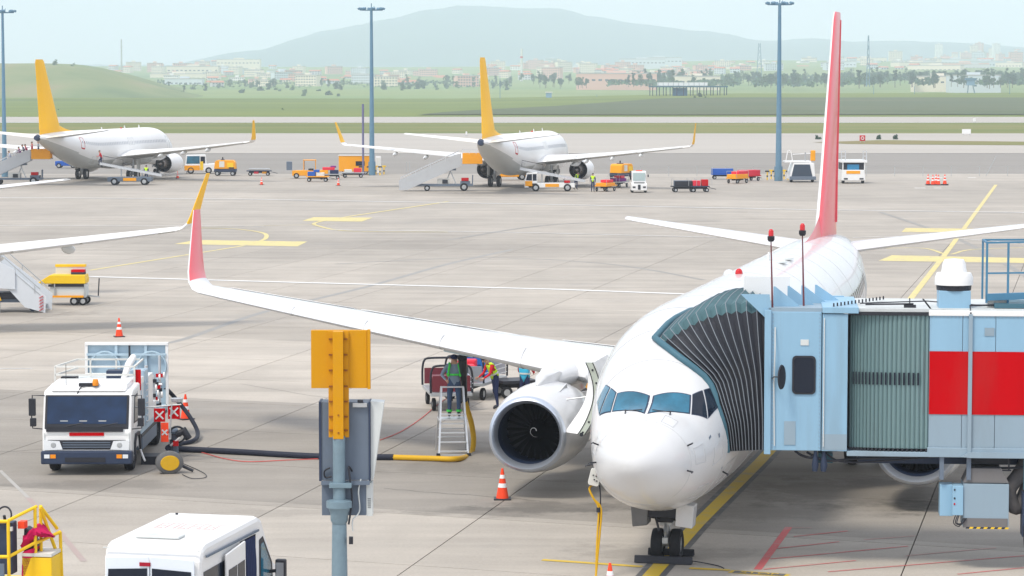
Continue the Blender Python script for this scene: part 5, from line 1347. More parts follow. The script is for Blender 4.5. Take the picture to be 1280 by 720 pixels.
# hydrant coupler on the ground and hoses
hp_ = G(212, 592)
hc = thing('hydrant_coupler', 'grey hydrant coupler with a yellow oval face lying beside the fuel truck', 'hydrant coupler', hp_, .25)
mb = MB(); mb.lathe([(-.10, .001), (-.10, .25), (-.06, .30), (.14, .30), (.30, .20), (.34, .001)], (0, 0, .29), 'y', 24); mb.v = [(x*1.2, y, z) for x, y, z in mb.v]; mb.build('housing', mat('coupler_grey', (.13, .13, .13), .6, var=.15), hc, smooth=40)
mb = MB(); mb.lathe([(-.125, .001), (-.124, .19), (-.10, .20)], (0, 0, .29), 'y', 24); mb.v = [(x*1.25, y, z) for x, y, z in mb.v]; mb.build('yellow_face', HOSEY, hc, smooth=40)
MB().tube([(.3, .1, .2), (.62, .0, .05)], .04, 8).build('lever', BLACKM, hc)
hv = thing('hydrant_valve', 'cluster of hydrant valve, handwheel and couplings under the red crossed flags', 'hydrant valve', G(214, 574)+Vector((0, .6, 0)), 0)
mb = MB(); mb.tube([(0, 0, 0), (0, 0, .5), (.0, -.1, .75)], [.14, .11, .13], 12); mb.build('riser', GREYP, hv, smooth=50)
mb = MB(); mb.tube([(.12+.22*math.cos(a), -.2, .62+.22*math.sin(a)) for a in [2*PI*k/20 for k in range(21)]], .03, 6, cap=False); mb.bar((-.1, -.2, .62), (.34, -.2, .62), .03); mb.build('handwheel', BLACKM, hv, smooth=60, kind='stuff')
MB().tube([(.1, -.1, .6), (.3, -.15, .72), (.42, -.1, .50)], [.1, .12, .10], 10).build('coupling', BLACKM, hv, smooth=60)
MB().tube([(-.2, -.25, .2), (.2, -.3, .55)], .03, 6).build('dead_man_handle', WHITE, hv)
MB().box(.02, .16, -.34, -.2, .32, .46).build('tag_plate', RED, hv); MB().box(-.16, -.04, -.3, -.2, .5, .66).build('tag_plate', WHITE, hv)
def P3(u, v, y): return D(u, v, y)
mb = MB(); mb.tube(bez([P3(206, 484, 77), P3(214, 492, 77.5), P3(226, 506, 77.5), P3(238, 522, 77), P3(247, 540, 76.5), P3(243, 550, 75.5), P3(226, 555, 75), P3(211, 558, 74.5)], 10), .062, 10); tag(mb.build('fuel_hose', HOSEB, smooth=60), 'thick black hose looping down from the rear of the fuel truck', 'hose')
yy0 = G(222, 562)
mb = MB(); pts = [G(210, 560, .3), G(222, 561, .10), G(300, 565, .08), G(400, 570.5, .08), G(492, 571.5, .08)]; mb.tube(bez(pts, 6), .085, 10); tag(mb.build('fuel_hose', HOSEB, smooth=60), 'long black hose lying on the apron from the truck past the sign pole', 'hose')
mb = MB(); h_ = [G(490, 571.5, .08), G(540, 573, .08), G(572, 573.5, .08), D(588, 568, 73.6), D(592, 550, 74), D(589, 528, 74.2), D(583, 508, 74.4), D(580, 498, 74.4)]
mb.tube(bez(h_, 8), .075, 10); tag(mb.build('fuel_hose', HOSEY, smooth=60), 'yellow hose rising beside the stepladder to the wing', 'hose')
MB_ = MB(); MB_.tube([D(580, 500, 74.4), D(580, 480, 74.0), D(579, 462, 73.4), D(578, 447, 73.0)], [.10, .085, .10, .13], 12); tag(MB_.build('fuel_nozzle', BLACKM, smooth=50), 'dark fuelling nozzle and riser coupled under the wing above the yellow hose', 'nozzle')
def wire(pts, lab, m_=WIREM, r_=.012, nm='wire'):
    mb = MB(); mb.tube(bez([G(*p, .02) for p in pts], 6), r_, 5); tag(mb.build(nm, m_, smooth=60), lab, nm)
wire([(238, 562), (258, 567), (280, 573), (310, 577), (360, 575), (398, 573.5)], 'thin red wire curving over the apron below the black hose')
wire([(475, 550), (500, 540), (525, 524), (548, 505), (566, 493)], 'thin red wire running from the sign pole to the baggage cart')
wire([(220, 576), (240, 584), (256, 592), (256, 597), (240, 598), (228, 593)], 'thin dark wire looping on the ground beside the hydrant coupler', BLACKM, .010)
# stepladder with the fueller
lb = G(567, 570); ly = lb.y
ld = thing('stepladder', 'aluminium stepladder standing under the wing with a man on it', 'stepladder', lb, .08)
zt = 1.84
for q in (-1, 1):
    MB().bar((q*.40, 0, 0), (q*.30, .55, zt), .05, .03).build('side_rail', ALU, ld)
    MB().bar((q*.42, 1.35, 0), (q*.30, .75, zt), .04, .03).build('rear_leg', ALU, ld)
    MB().box(q*.42-.05, q*.42+.05, -.06, .06, 0, .08).build('foot', BLACKM, ld)
    MB().bar((q*.38, .2, .95), (q*.38, 1.0, .95), .03).build('platform_arm', ALU, ld)
for k in range(5):
    z = .12+.26*k*.95; u = z/zt; MB().box(-.38+.09*u, .38-.09*u, .55*u-.05, .55*u+.06, z-.015, z+.015).build('step', ALU, ld)
    if k in (1, 2, 3): MB().bar((-.38, 1.35-.6*u, z), (.38, 1.35-.6*u, z), .03).build('rear_rung', ALU, ld)
MB().box(-.33, .33, .28, .85, .955, .985).build('platform', ALU, ld)
MB().bar((-.32, .55, zt), (.32, .55, zt), .04).build('top_rail', ALU, ld); MB().bar((-.35, 0.02, .02), (.35, 0.02, .02), .05).build('base_bar', ALU, ld)
person('man in grey overalls, green harness and dark cap on the stepladder under the wing', (lb.x, lb.y+.78, .99), .05, 'rail', CLGREY, mat('blue_grey_trousers', (.06, .10, .18), .8), None, HAIR, CLNAVY, 1.70)
pp = [o for o in bpy.data.objects if o.name.startswith('person')][-1]; pp.scale = (1.2, 1.15, 1.03)
for q in (-1, 1):
    mb = MB(); mb.tube(bez([(q*.10, -.10, 1.40), (q*.13, -.135, 1.25), (q*.14, -.13, 1.10)], 5), .024, 6); mb.tube(bez([(q*.10, -.1, 1.40), (q*.11, .0, 1.45), (q*.11, .12, 1.35)], 5), .024, 6); mb.build('harness_strap', HIVISG, pp, kind='stuff')
mb = MB(); mb.lathe([(1.12, .175), (1.17, .18)], (0, 0, 0), 'z', 20); mb.v = [(x, y*.74, z) for x, y, z in mb.v]; mb.build('harness_belt', HIVISG, pp)
for q in (-1, 1):
    mb = MB(); mb.lathe([(.13, .062), (.19, .066)], (q*.11, .03, 0), 'z', 14); mb.build('ankle_band', HIVISG, pp)
# open fuelling panel hanging from the wing
w0 = D(574, 434, 72.6)
o = MB().box(-.42, .42, -.012, .012, -.20, .0).build('fuelling_panel_door', mat('panel_pale_blue', (.55, .68, .72), .4, var=.08, scale=9), starboard_engine.parent.children[0] if False else None)
wingm = [c for c in main.children if c.name.startswith('wing') and 'fairing' not in c.name][1]
o.parent = wingm; li = plane_pt((0, 0, 0)); M0 = Matrix.Translation((MAINP[0], MAINP[1], 0)) @ RZ(MAINP[2]); o.matrix_local = M0.inverted() @ Matrix.Translation(w0) @ RZ(-.32) @ Matrix.Rotation(math.radians(9), 4, 'Y')
# baggage carts
def make_cart(label, load=(), hoops=True, body=STEEL, side=None, L=2.5, W=1.3, group='baggage carts on the apron', cat='baggage cart', name='baggage_cart', tow=True):
    r = thing(name, label, cat, group=group)
    MB().box(-L/2, L/2, -W/2, W/2, .48, .58).build('platform', body, r, bevel=.01)
    for x in (-L*.36, L*.36):
        for y in (-W*.40, W*.40): MB().wheel((x, y, .20), .20, .12, 'y', 14).build('wheel', [TYRE, STEEL], r, smooth=40)
    MB().box(-L*.42, L*.42, -.06, .06, .30, .48).build('axle_frame', BLACKM, r)
    if tow: MB().tube([(L/2, 0, .42), (L/2+.7, 0, .25)], .03, 6).build('tow_bar', BLACKM, r)
    if hoops:
        for x in (-L/2+.04, L/2-.04):
            mb = MB(); mb.tube(bez([(x, -W/2, .58), (x, -W/2, 1.1), (x, -W/2+.06, 1.36), (x, -W/2+.2, 1.43), (x, 0, 1.44), (x, W/2-.2, 1.43), (x, W/2-.06, 1.36), (x, W/2, 1.1), (x, W/2, .58)], 4), .035, 8); mb.build('hoop', BLACKM, r, smooth=60)
            MB().box(x-.02, x+.02, -W/2+.06, W/2-.06, .62, 1.12).build('end_panel', side or STEEL, r)
        for z in (.72, .88, 1.04): MB().bar((-L/2, -W/2, z), (L/2, -W/2, z), .025).build('side_bar', ALU, r)
    for i, (x, y, z, a, b, c, m_) in enumerate(load): MB().box(x-a/2, x+a/2, y-b/2, y+b/2, .582+z, .582+z+c).build('load', m_, r, bevel=.03)
    return r
def suitcase(lab, loc, m_, size=(.75, .32, .5), rz=0, group=None):
    a, b, c = size; t = thing('suitcase', lab, 'suitcase', loc, rz, group)
    MB().box(-a/2, a/2, -b/2, b/2, 0, c).build('shell', m_, t, bevel=.05)
    MB().tube([(-.1, -b/2-.01, c*.5), (-.08, -b/2-.04, c*.52), (.08, -b/2-.04, c*.52), (.1, -b/2-.01, c*.5)], .012, 5).build('handle', BLACKM, t)
    return t
c1 = make_cart('steel baggage cart with black hoops left of the man on the stepladder', side=SUITD); place(c1, G(556, 513)+Vector((.05, .9, 0)), math.radians(98))
c2_ = make_cart('steel baggage cart with black hoops where the man in the yellow vest bends over', side=mat('cart_side_steel', (.35, .37, .39), .45, .4)); place(c2_, G(601, 500)+Vector((-.15, 1.0, 0)), math.radians(72))
suitcase('dark maroon suitcase lying on the left baggage cart', c1.location+Vector((-.25, -.5, .585)), SUITD, (.55, .8, .46), 0)
suitcase('blue suitcase on top of the maroon bag on the left cart', c1.location+Vector((.25, .45, .585)), BLUE, (.5, .8, .72), .1)
suitcase('bright red suitcase on the right baggage cart behind the ladder', c2_.location+Vector((-.35, -.6, .585)), SUITR, (.62, .5, .52), .2)
suitcase('second bright red suitcase stacked behind the first one', c2_.location+Vector((-.30, .15, .585)), SUITR, (.6, .5, .62), -.1)
suitcase('blue suitcase at the far end of the right baggage cart', c2_.location+Vector((.0, .8, .585)), mat('suitcase_blue', (.03, .16, .5), .5), (.7, .5, .74), .1)
v1 = G(619, 512)
person('man in red shirt and yellow vest bending over a baggage cart', (v1.x, v1.y+.2, 0), math.radians(-62), 'bend', CLRED, CLNAVY, HIVIS, HAIR, None, 1.8)
v2 = G(656, 513)
person('man in red shirt and cyan vest behind the near engine', (v2.x, v2.y, 0), math.radians(160), 'carry', CLRED, CLNAVY, CLBLUE, HAIR, None, 1.80)
# belt loader behind the fuselage
def make_belt_loader(label, m_main, up=True, cabm=None, group='baggage belt loaders'):
    r = thing('belt_loader', label, 'belt loader', group=group)
    MB().prism([(-2.2, .35), (2.2, .35), (2.2, .78), (1.2, .82), (-2.2, .78)], -.8, .8, 'y').build('chassis', m_main, r, bevel=.03)
    for x in (-1.5, 1.5):
        for y in (-.78, .78): MB().wheel((x, y, .36), .36, .24, 'y', 18).build('wheel', [TYRE, STEEL], r, smooth=40)
    MB().box(-.6, .7, -.83, -.805, .42, .72).build('side_panel', ORANGE, r)
    a, b = Vector((-3.0, 0, 2.15)), Vector((3.2, 0, .95))
    if not up: a = Vector((-3.2, 0, .8)); b = Vector((3.2, 0, 2.3))
    for y in (-.42, .42): MB().bar(a+Vector((0, y, 0)), b+Vector((0, y, 0)), .05, .24).build('belt_frame', ALU, r)
    MB().bar(a+Vector((0, 0, .06)), b+Vector((0, 0, .06)), .76, .06).build('belt', DARK, r)
    MB().bar((-.9, 0, .8), (-.9, 0, 1.6), .12).build('lift_arm', STEEL, r); MB().bar((1.2, 0, .8), (1.2, 0, 1.15), .12).build('lift_arm', STEEL, r)
    MB().tube([a+Vector((.2, .48, .15)), a+Vector((.2, .48, .75)), a+Vector((2.2, .48, .35)), a+Vector((2.2, .48, -.2))], .025, 6).build('hand_rail', BLACKM, r)
    if cabm:
        MB().prism([(-2.55, .35), (-2.55, 1.0), (-2.35, 1.75), (-1.35, 1.80), (-1.35, .35)], -.8, -.05, 'y').build('cab', cabm, r, bevel=.03)
        MB().prism([(-2.42, 1.05), (-2.28, 1.62), (-1.85, 1.64), (-1.85, 1.02)], -.815, -.802, 'y').build('cab_window', GLASS, r)
        MB().prism([(-1.78, 1.02), (-1.78, 1.64), (-1.42, 1.64), (-1.42, 1.02)], -.815, -.802, 'y').build('cab_window', GLASS, r)
        MB().box(-2.5, -1.82, -.817, -.802, .5, .98).build('door_panel', ORANGE, r)
        MB().box(1.2, 1.75, -.85, -.3, .80, 1.02).build('engine_cover', RED, r, bevel=.03)
    return r
bl = make_belt_loader('white belt loader half hidden between near engine and fuselage', WHITE, True); place(bl, Vector((5.2, 79.5, 0)), math.radians(184), group='baggage belt loaders')
MB().box(2.2, 3.0, -.5, .5, 1.15, 1.5).build('orange_guard', ORANGE, bl); MB().box(.3, .6, -.9, -.82, .95, 1.3).build('red_lamp', REDL, bl)
mb = make_cart('dark empty dolly behind the near engine', (), False, BLACKM, None, 1.2, 1.0); place(mb, G(638, 500)+Vector((.15, .9, 0)), math.radians(20)); 
# yellow arched pipe on the ground beyond the wing
mb = MB(); mb.tube(bez([G(722, 462, .05), G(735, 461, .05), G(755, 459, .05), G(775, 460, .05)], 5), .05, 8); tag(mb.build('hose', HOSEY, smooth=60), 'yellow hose lying beyond the wing root', 'hose')

# white minibus ------------------------------------------------------------------
vb = thing('minibus', 'white high-roof minibus with its sliding side door open, faded red roof lettering', 'minibus', (-6.12, 44.9, 0), math.radians(-13))
vb.scale = (.88, .9, .9)
H = 2.66; HW = .99
prof = [(0.0, .35), (-.03, 1.2), (.05, 2.35), (.16, H-.06), (.4, H), (3.45, H+.03), (3.72, H-.05), (4.45, 1.62), (5.2, 1.30), (5.42, .95), (5.42, .35)]
shell = MB().prism(prof, -HW, HW).build('body_shell', WHITE, vb, bevel=.10)
MB().box(-.55, .35, .60, 1.0, H+.01, H+.055).build('roof_hatch', GREYL, vb, bevel=.02)
FR_ = mat('faded_red_lettering', (.70, .55, .53), .5, var=.25, scale=14)
x = -.62
for k, (w, gap) in enumerate(((.16, .05), (.14, .04), (.05, .05), (.16, .04), (.14, .05), (.10, .04), (.16, .04), (.12, .04))):
    # worn letter shapes: an upright with one or two arms
    l = MB(); l.box(x, x+.035, 1.75, 2.35, H+.012, H+.026); l.box(x+.04, x+w, 2.25, 2.35, H+.012, H+.026)
    if k % 2 == 0: l.box(x+.04, x+w, 2.0, 2.08, H+.012, H+.026)
    if k % 3 != 1: l.box(x+.04, x+w, 1.75, 1.84, H+.012, H+.026)
    l.build('roof_letter', FR_, vb); x += w+gap
MB().box(-.98, .98, .02, .05, H-.10, H-.085).build('roof_seam', GREYL, vb)
VB2 = mat('van_rear_shaded_white', (.70, .76, .83), .32, var=.03, coat=.3)  # van white with the rear face's bluish sky shade mixed into the colour
for q in (-1, 1):
    d = MB().prism([(.012*q, .5), (.012*q, 2.44), (.90*q, 2.40), (.93*q, .5)], -.055, -.02, 'y').build('rear_door', VB2, vb, bevel=.01)
    MB().prism([(.05*q, 1.45), (.05*q, 2.22), (.84*q, 2.18), (.88*q, 1.43)], -.072, -.056, 'y').build('rear_window', GLASS, d)
    MB().box(.95*q-.03, .95*q+.03, -.06, .02, .9, 1.7).build('tail_lamp', REDL, vb)
MB().box(-.20, .02, -.078, -.057, 2.26, 2.33).build('brake_lamp', mat('brake_lamp_dark', (.35, .01, .03), .2), vb)
MB().box(-1.0, 1.0, -.14, .05, .32, .55).build('bumper', GREYP, vb, bevel=.03)
sw = MB().prism([(.25, 1.35), (.22, 2.14), (1.55, 2.16), (1.55, 1.35)], HW+.002, HW+.012).build('side_window', GLASS, vb)
# door opening with curtain, sliding door pushed back
MB().box(HW-.30, HW+.004, 2.35, 3.30, .55, 2.36).build('door_opening', mat('dark_interior', (.015, .016, .022), .9), vb)
sd2 = MB().prism([(1.25, .55), (1.25, 2.30), (2.38, 2.38), (2.42, .55)], HW+.06, HW+.11).build('sliding_door', WHITE, vb, bevel=.02)
MB().prism([(1.36, 1.3), (1.36, 1.98), (1.84, 2.0), (1.84, 1.3)], HW+.111, HW+.12).build('door_window', GLASS, sd2); MB().prism([(1.90, 1.3), (1.90, 2.0), (2.30, 2.02), (2.32, 1.3)], HW+.111, HW+.12).build('door_window', GLASS, sd2)
MB().box(HW+.02, HW+.05, .3, 3.4, 2.40, 2.44).build('door_rail', GREYP, vb)
for k in range(6):
    mb = MB(); mb.tube(bez([(HW-.0, 2.62+.10*k, 2.34), (HW+.03, 2.64+.10*k, 1.7), (HW-.01, 2.66+.10*k, 1.1), (HW, 2.64+.10*k, .62)], 4), .05, 7); mb.build('curtain_fold', CLNAVY, vb, smooth=60)
dw = MB().prism([(3.52, 1.30), (3.52, 2.20), (3.74, 2.24), (4.32, 1.62), (4.36, 1.30)], HW-.005, HW+.012).build('front_window', BLACKM, vb)
MB().prism([(3.60, 1.36), (3.60, 2.10), (3.76, 2.12), (4.22, 1.60), (4.25, 1.36)], HW+.012, HW+.018).build('pane', CYANGL, dw)
q = [(3.77, H-.16), (4.42, 1.70)]
mb = MB(); n_ = Vector((0, .73, .68)); mb.add([Vector((x, y, z))+n_*o for o in (.03, .05) for (x, y, z) in ((-.85, 3.78, H-.16), (.85, 3.78, H-.16), (.88, 4.43, 1.72), (-.88, 4.43, 1.72))], [(0, 1, 2, 3), (4, 5, 6, 7), (0, 1, 5, 4), (1, 2, 6, 5), (2, 3, 7, 6), (3, 0, 4, 7)]); mb.build('windscreen', GLASS, vb)
for q in (-1, 1):
    MB().tube([(q*HW, 4.15, 1.45), (q*(HW+.18), 4.12, 1.48)], .035, 8).build('mirror_arm', BLACKM, vb)
    mi = MB().box(q*(HW+.27)-.11, q*(HW+.27)+.11, 4.05, 4.19, 1.30, 1.72).build('mirror', BLACKM, vb, bevel=.03)
    MB().box(q*(HW+.27)-.08, q*(HW+.27)+.08, 4.04, 4.048, 1.36, 1.66).build('mirror_glass', METAL, mi)
    for y in (.95, 4.5): MB().wheel((q*.88, y, .34), .34, .24, 'x', 22).build('wheel', [TYRE, METAL], vb, smooth=40)
MB().tube([(-.70, 3.3, H), (-.70, 3.3, H+.06)], .03, 8).build('roof_aerial', BLACKM, vb)

# yellow service platform with the seated driver in dark red, bottom-left corner ----------
yp = thing('service_platform', 'yellow railed service vehicle cut off at the bottom left corner with dark steering wheel', 'service vehicle', (D(30, 660, 50).x, 50, 0), math.radians(-8))
def yb(a, b, w=.055): MB().tube([a, b], w/2+.006, 8).build('railing', YEL, yp, smooth=60)
def lz(v, y=50): return D(30, v, y).z
def lx(u, y=50): return (u-30)/FPX*y
zt_ = 1.98
A = {k: v for k, v in dict(pL=(lx(14), -.2), pM=(lx(38), .5), pR=(lx(58), .9)).items()}
yb((lx(14), -.2, 0.75), (lx(14), -.2, lz(649))); yb((lx(37), .35, .75), (lx(37), .35, lz(637))); yb((lx(40), .55, 1.0), (lx(40), .55, lz(637)))
yb((lx(14), -.2, lz(649)), (lx(38), .4, lz(637))); yb((lx(-30), -.3, lz(650)), (lx(14), -.2, lz(650))); yb((lx(14), -.2, lz(694)), (lx(37), .35, lz(682))); yb((lx(37), .35, lz(683)), (lx(58), .9, lz(674))); yb((lx(-30), -.3, lz(694)), (lx(14), -.2, lz(694)))
yb((lx(41), .5, lz(638)), (lx(54), .9, lz(670))); yb((lx(41), .5, lz(640)), (lx(52), .9, lz(698))); yb((lx(58), .9, lz(674)), (lx(60), .9, .4))
MB().box(lx(20), lx(59), .30, .95, .4, lz(700)).build('side_skirt', YEL, yp, bevel=.02); MB().box(lx(-60), lx(60), -.1, 1.6, .3, .62).build('deck', YEL, yp, bevel=.02)
MB().box(lx(20), lx(59), .29, .97, lz(699), lz(695)).build('skirt_top', CANVAS, yp)
for x in (lx(-40), lx(40)):
    for y in (0, 1.5): MB().wheel((x, y, .3), .3, .2, 'x', 18).build('wheel', [TYRE, STEEL], yp, smooth=40)
mb = MB(); mb.tube([(lx(2)+.14*math.cos(a), .1+.05*math.sin(a), lz(646)+.16*math.sin(a)) for a in [2*PI*k/24 for k in range(25)]], .018, 6, cap=False); st_ = mb.build('steering_wheel', BLACKM, yp, smooth=60)
MB().tube([(lx(2), .1, lz(646)), (lx(4), .3, lz(690))], .03, 8).build('steering_column', BLACKM, st_)
MB().box(lx(-8), lx(12), .1, .4, lz(720), lz(655)).build('control_column', NAVY, yp, bevel=.02)
MB().box(lx(6), lx(13), .05, .12, lz(665), lz(660)).build('control_lever', GREYL, yp)
MB().box(lx(16), lx(25), .25, .45, lz(664), lz(655)).build('beacon_box', CONE, yp, bevel=.01)
MB().box(lx(4), lx(10), -.32, -.27, lz(720), lz(702)).build('meter', GREYP, yp)
sx_, sz_ = lx(27), lz(712)
# folded crimson tarpaulin over the seat
mb = MB(); R = []
for k in range(9):
    u = k/8; x = lx(20)+u*(lx(58)-lx(20)); zc = lz(684)+(lz(667)-lz(684))*min(u*2.2, 1)-(.10*max(0, u-.55)); w_ = 1-.92*max(0, u-.45)/.55
    R.append([Vector((x+.02*math.sin(3*a+k), .50+.24*w_*math.cos(a)+.03*math.sin(5*a+1.7*k), zc-.10*(1-w_)+.13*w_*math.sin(a)+.035*w_*math.sin(4*a+2.3*k))) for a in [2*PI*j/16 for j in range(16)]])
mb.rings(R); tg = mb.build('tarpaulin', CLMAG, None, smooth=25); tg.location = yp.location; tg.rotation_euler = yp.rotation_euler; tag(tg, 'crumpled crimson cloth draped over the yellow service vehicle', 'cloth')
MB().prism([(lx(17), .7), (lx(19), lz(664)), (lx(26), lz(668)), (lx(37), lz(690)), (lx(34), .7)], .45, .8, 'y').build('seat_back', BLACKM, yp, bevel=.05); MB().prism([(lx(18), .7), (lx(20), lz(694)), (lx(38), lz(688)), (lx(33), lz(704)), (lx(22), .72)], .30, .62, 'y').build('seat_cover', CLMAG, yp, bevel=.05)

# ================================================================== APRON OBJECTS, FAR
# passenger stairs -----------------------------------------------------------
def make_stairs(label, near=False):
    r = thing('passenger_stairs', label, 'passenger stairs', group='mobile passenger stairs')
    top = Vector((-.1, 0, 2.62)); bot = Vector((-5.75, 0, .25)); d = (top-bot)
    for y in (-.78, .78):
        R = MB(); q = [bot+Vector((-.25, y, -.15)), bot+Vector((.55, y, -.12)), top+Vector((.0, y, -.20)), top+Vector((0, y, .92)), top+Vector((-.55, y, .80)), bot+Vector((-.25, y, .75))]
        R.add([a+Vector((0, -.02, 0)) for a in q]+[a+Vector((0, .02, 0)) for a in q], [tuple(range(6))[::-1], tuple(range(6, 12))]+[(i, (i+1) % 6, (i+1) % 6+6, i+6) for i in range(6)])
        sp = R.build('side_panel', mat('stairs_side_grey', (.50, .52, .54), .45, .2, var=.05, dirt=.1), r)
        MB().bar(bot+Vector((-.1, y*1.04, 1.02)), top+Vector((-.2, y*1.04, 1.18)), .05).build('handrail', ALU, r)
        for k in range(5):
            p = bot+d*(k/4); MB().bar(p+Vector((-.1, y*1.03, .7)), p+Vector((-.1, y*1.03, 1.05)), .035).build('rail_post', ALU, sp)
    for k in range(14):
        p = bot+d*((k+.5)/14); MB().box(p.x-.15, p.x+.15, -.74, .74, p.z-.03, p.z+.02).build('step', STEEL, r)
    MB().box(-.1, 1.95, -.78, .78, 2.55, 2.64).build('platform', STEEL, r)
    for y in (-.80, .76): MB().box(.0, 1.9, y, y+.04, 2.58, 3.58).build('platform_panel', ORANGE, r)
    MB().bar((-.1, -.80, 3.95), (1.95, -.80, 3.95), .04).build('handrail', ALU, r)
    for x in (.0, .65, 1.3, 1.93): MB().bar((x, -.80, 3.5), (x, -.80, 3.95), .035).build('rail_post', ALU, r)
    MB().box(-4.9, 1.0, -.6, .6, .48, .66).build('chassis', GREYP, r)
    MB().box(-2.4, -1.2, -.5, .5, .66, 1.15).build('engine_box', CANVAS, r, bevel=.03); MB().box(-1.9, -1.4, -.62, -.5, .72, 1.08).build('grille', BLACKM, r)
    MB().box(-.2, .75, -.5, .5, .66, .92).build('driver_step', GREYP, r); MB().box(-.1, .6, -.55, .1, .95, 1.25).build('engine_cover', RED, r, bevel=.04)
    MB().bar((.95, 0, .5), (.98, 0, 1.5), .10, .5).build('steering_post', GREYP, r)
    MB().bar((-.6, -.4, .66), (-1.2, -.4, 2.05), .10).build('lift_ram', STEEL, r); MB().bar((-1.6, .4, .66), (-1.1, .4, 2.0), .10).build('lift_ram', STEEL, r)
    MB().box(-1.6, -.6, -.5, .5, 1.95, 2.12).build('cross_member', GREYP, r)
    for x, rd in ((-3.35, .28), (.15, .38)):
        for y in (-.55, .55): MB().wheel((x, y, rd), rd, .22, 'y', 18).build('wheel', [TYRE, STEEL], r, smooth=40)
    return r
stB = make_stairs('grey passenger stairs with orange landing at the rear door of the middle airliner')
gB = G(566, 238.5); place(stB, (D(578, 230, gB.y).x, gB.y, 0), .02)
stA = copy_tree(stB); gA = G(30, 230.5); place(stA, (D(41, 230, gA.y).x, gA.y, 0), .02, 'grey passenger stairs with orange landing and climbing passengers at the far left airliner')
# people on stairs A
for k, (u, v, c1_, c2_2, lab) in enumerate(((14, 199, mat('pale_blue_cloth', (.45, .50, .65), .8), CLGREY, 'passenger in a pale blue top low on the far left stairs'), (25, 192, CLPURP, CLNAVY, 'passenger in purple halfway up the far left stairs'), (31, 187, CLNAVY, CLNAVY, 'passenger in dark navy near the top of the far left stairs'),
                                           (33, 185, CLMAG, CLNAVY, 'passenger in crimson directly behind the navy figure on the far left stairs'), (41, 184, CLRED, CLNAVY, 'passenger in red on the landing of the far left stairs'), (47.5, 184, CLGREY, CLNAVY, 'passenger in dark grey on the landing closest to the aircraft door'))):
    x = D(u, 200, gA.y).x; lx_ = x-stA.location.x
    z = 2.64 if lx_ > -.1 else 2.62+(lx_+.1)*(2.37/5.65)
    person(lab, (x, gA.y+(.3 if k % 2 else -.3), z), math.radians(-90 if k % 2 else -70), 'climb' if lx_ < -.1 else 'stand', c1_, c2_2, None, HAIR, None, 1.68+.03*(k % 3), 'passengers climbing the far left stairs')
# stairs truck in front of plane C
g = G(30, 389)
sc = thing('stairs_truck', 'white stairs truck with orange stripe cut off by the left edge below the wing', 'stairs truck', (D(62, 389, g.y).x, g.y, 0), 0)
STW = mat('stairs_white', (.66, .70, .74), .35, var=.04, dirt=.08)
def qd(poly, y0, y1, m_, nm, par=sc, bev=0): return MB().prism(poly, y0, y1, 'y').build(nm, m_, par, bevel=bev)
for y in (-.85, .85):
    qd([(-.95, .25), (-.05, .0), (.0, .72), (-1.05, 1.55), (-3.3, 3.3), (-3.3, 1.85), (-1.62, 1.0)], y-.02, y+.02, STW, 'side_panel')
    MB().bar((-.25, y*1.03, 1.05), (-3.3, y*1.03, 3.75), .035).build('handrail', STEEL, sc)
    MB().bar((-.25, y*1.03, .80), (-3.3, y*1.03, 3.40), .025).build('handrail', STEEL, sc)
    for k in range(4):
        t_ = k/3*.85+.08; MB().bar((-.25-3.05*t_, y*1.03, .65+2.75*t_), (-.25-3.05*t_, y*1.03, 1.05+2.7*t_), .03).build('rail_post', STEEL, sc)
for k in range(14): MB().box(-.35-.22*k-.12, -.35-.22*k+.12, -.82, .82, .28+.185*k-.02, .28+.185*k+.02).build('step', STEEL, sc)
qd([(-3.3, 1.2), (-1.35, 1.05), (-1.35, 1.9), (-3.3, 3.0)], -.95, -.88, STW, 'outer_panel'); qd([(-3.3, 1.30), (-2.15, 1.32), (-3.3, 2.10)], -.965, -.951, ORANGE, 'orange_stripe')
qd([(-1.55, 1.0), (-1.35, .98), (-.45, .12), (-.65, .05)], -.80, -.70, NAVY, 'stringer')
MB().box(-3.4, -.9, -.7, .7, .45, .66).build('chassis', GREYP, sc); MB().box(-2.8, -1.3, -.8, .2, .62, .9).build('machinery', BLACKM, sc, bevel=.03)
for y in (-.7, .7): MB().wheel((-2.95, y, .42), .42, .25, 'y', 20).build('wheel', [TYRE, STEEL], sc, smooth=40)
MB().box(-2.25, -2.05, -.85, -.78, .0, .55).build('outrigger', STEEL, sc); qd([(-2.32, .55), (-1.98, .55), (-2.15, .98)], -.88, -.86, YEL, 'warning_triangle')
for k in range(5): MB().bar((-.3, -.9, .1+.14*k), (-.12, -.9, .2+.14*k), .03).build('red_chevron', CLRED, sc)
# yellow servicing trailer behind it
g = G(85, 382)
tr = thing('lavatory_trailer', 'yellow and grey servicing trailer with upright tow bar beside the left stairs truck', 'service trailer', (D(88, 382, g.y).x, g.y+.6, 0), 0)
Z = lambda v: D(88, v, g.y).z
X = lambda u: D(u, 350, g.y).x-tr.location.x
qd([(X(46), Z(354)), (X(62), Z(344)), (X(105.5), Z(344)), (X(106.5), Z(350)), (X(106), Z(355)), (X(56), Z(355))], -.55, .55, YEL, 'tank', tr, .03)
MB().box(X(62), X(106), -.5, .5, Z(372), Z(356)).build('frame_box', GREYL, tr); MB().box(X(60), X(106), -.56, -.51, Z(358.5), Z(355.5)).build('valve_strip', BLACKM, tr)
MB().box(X(64), X(104), -.6, .6, Z(372), Z(369.5)).build('floor_frame', ORANGE, tr)
for u in (68, 105.5): MB().bar((X(u), -.57, Z(372)), (X(u), -.57, Z(355)), .05).build('corner_post', STEEL, tr)
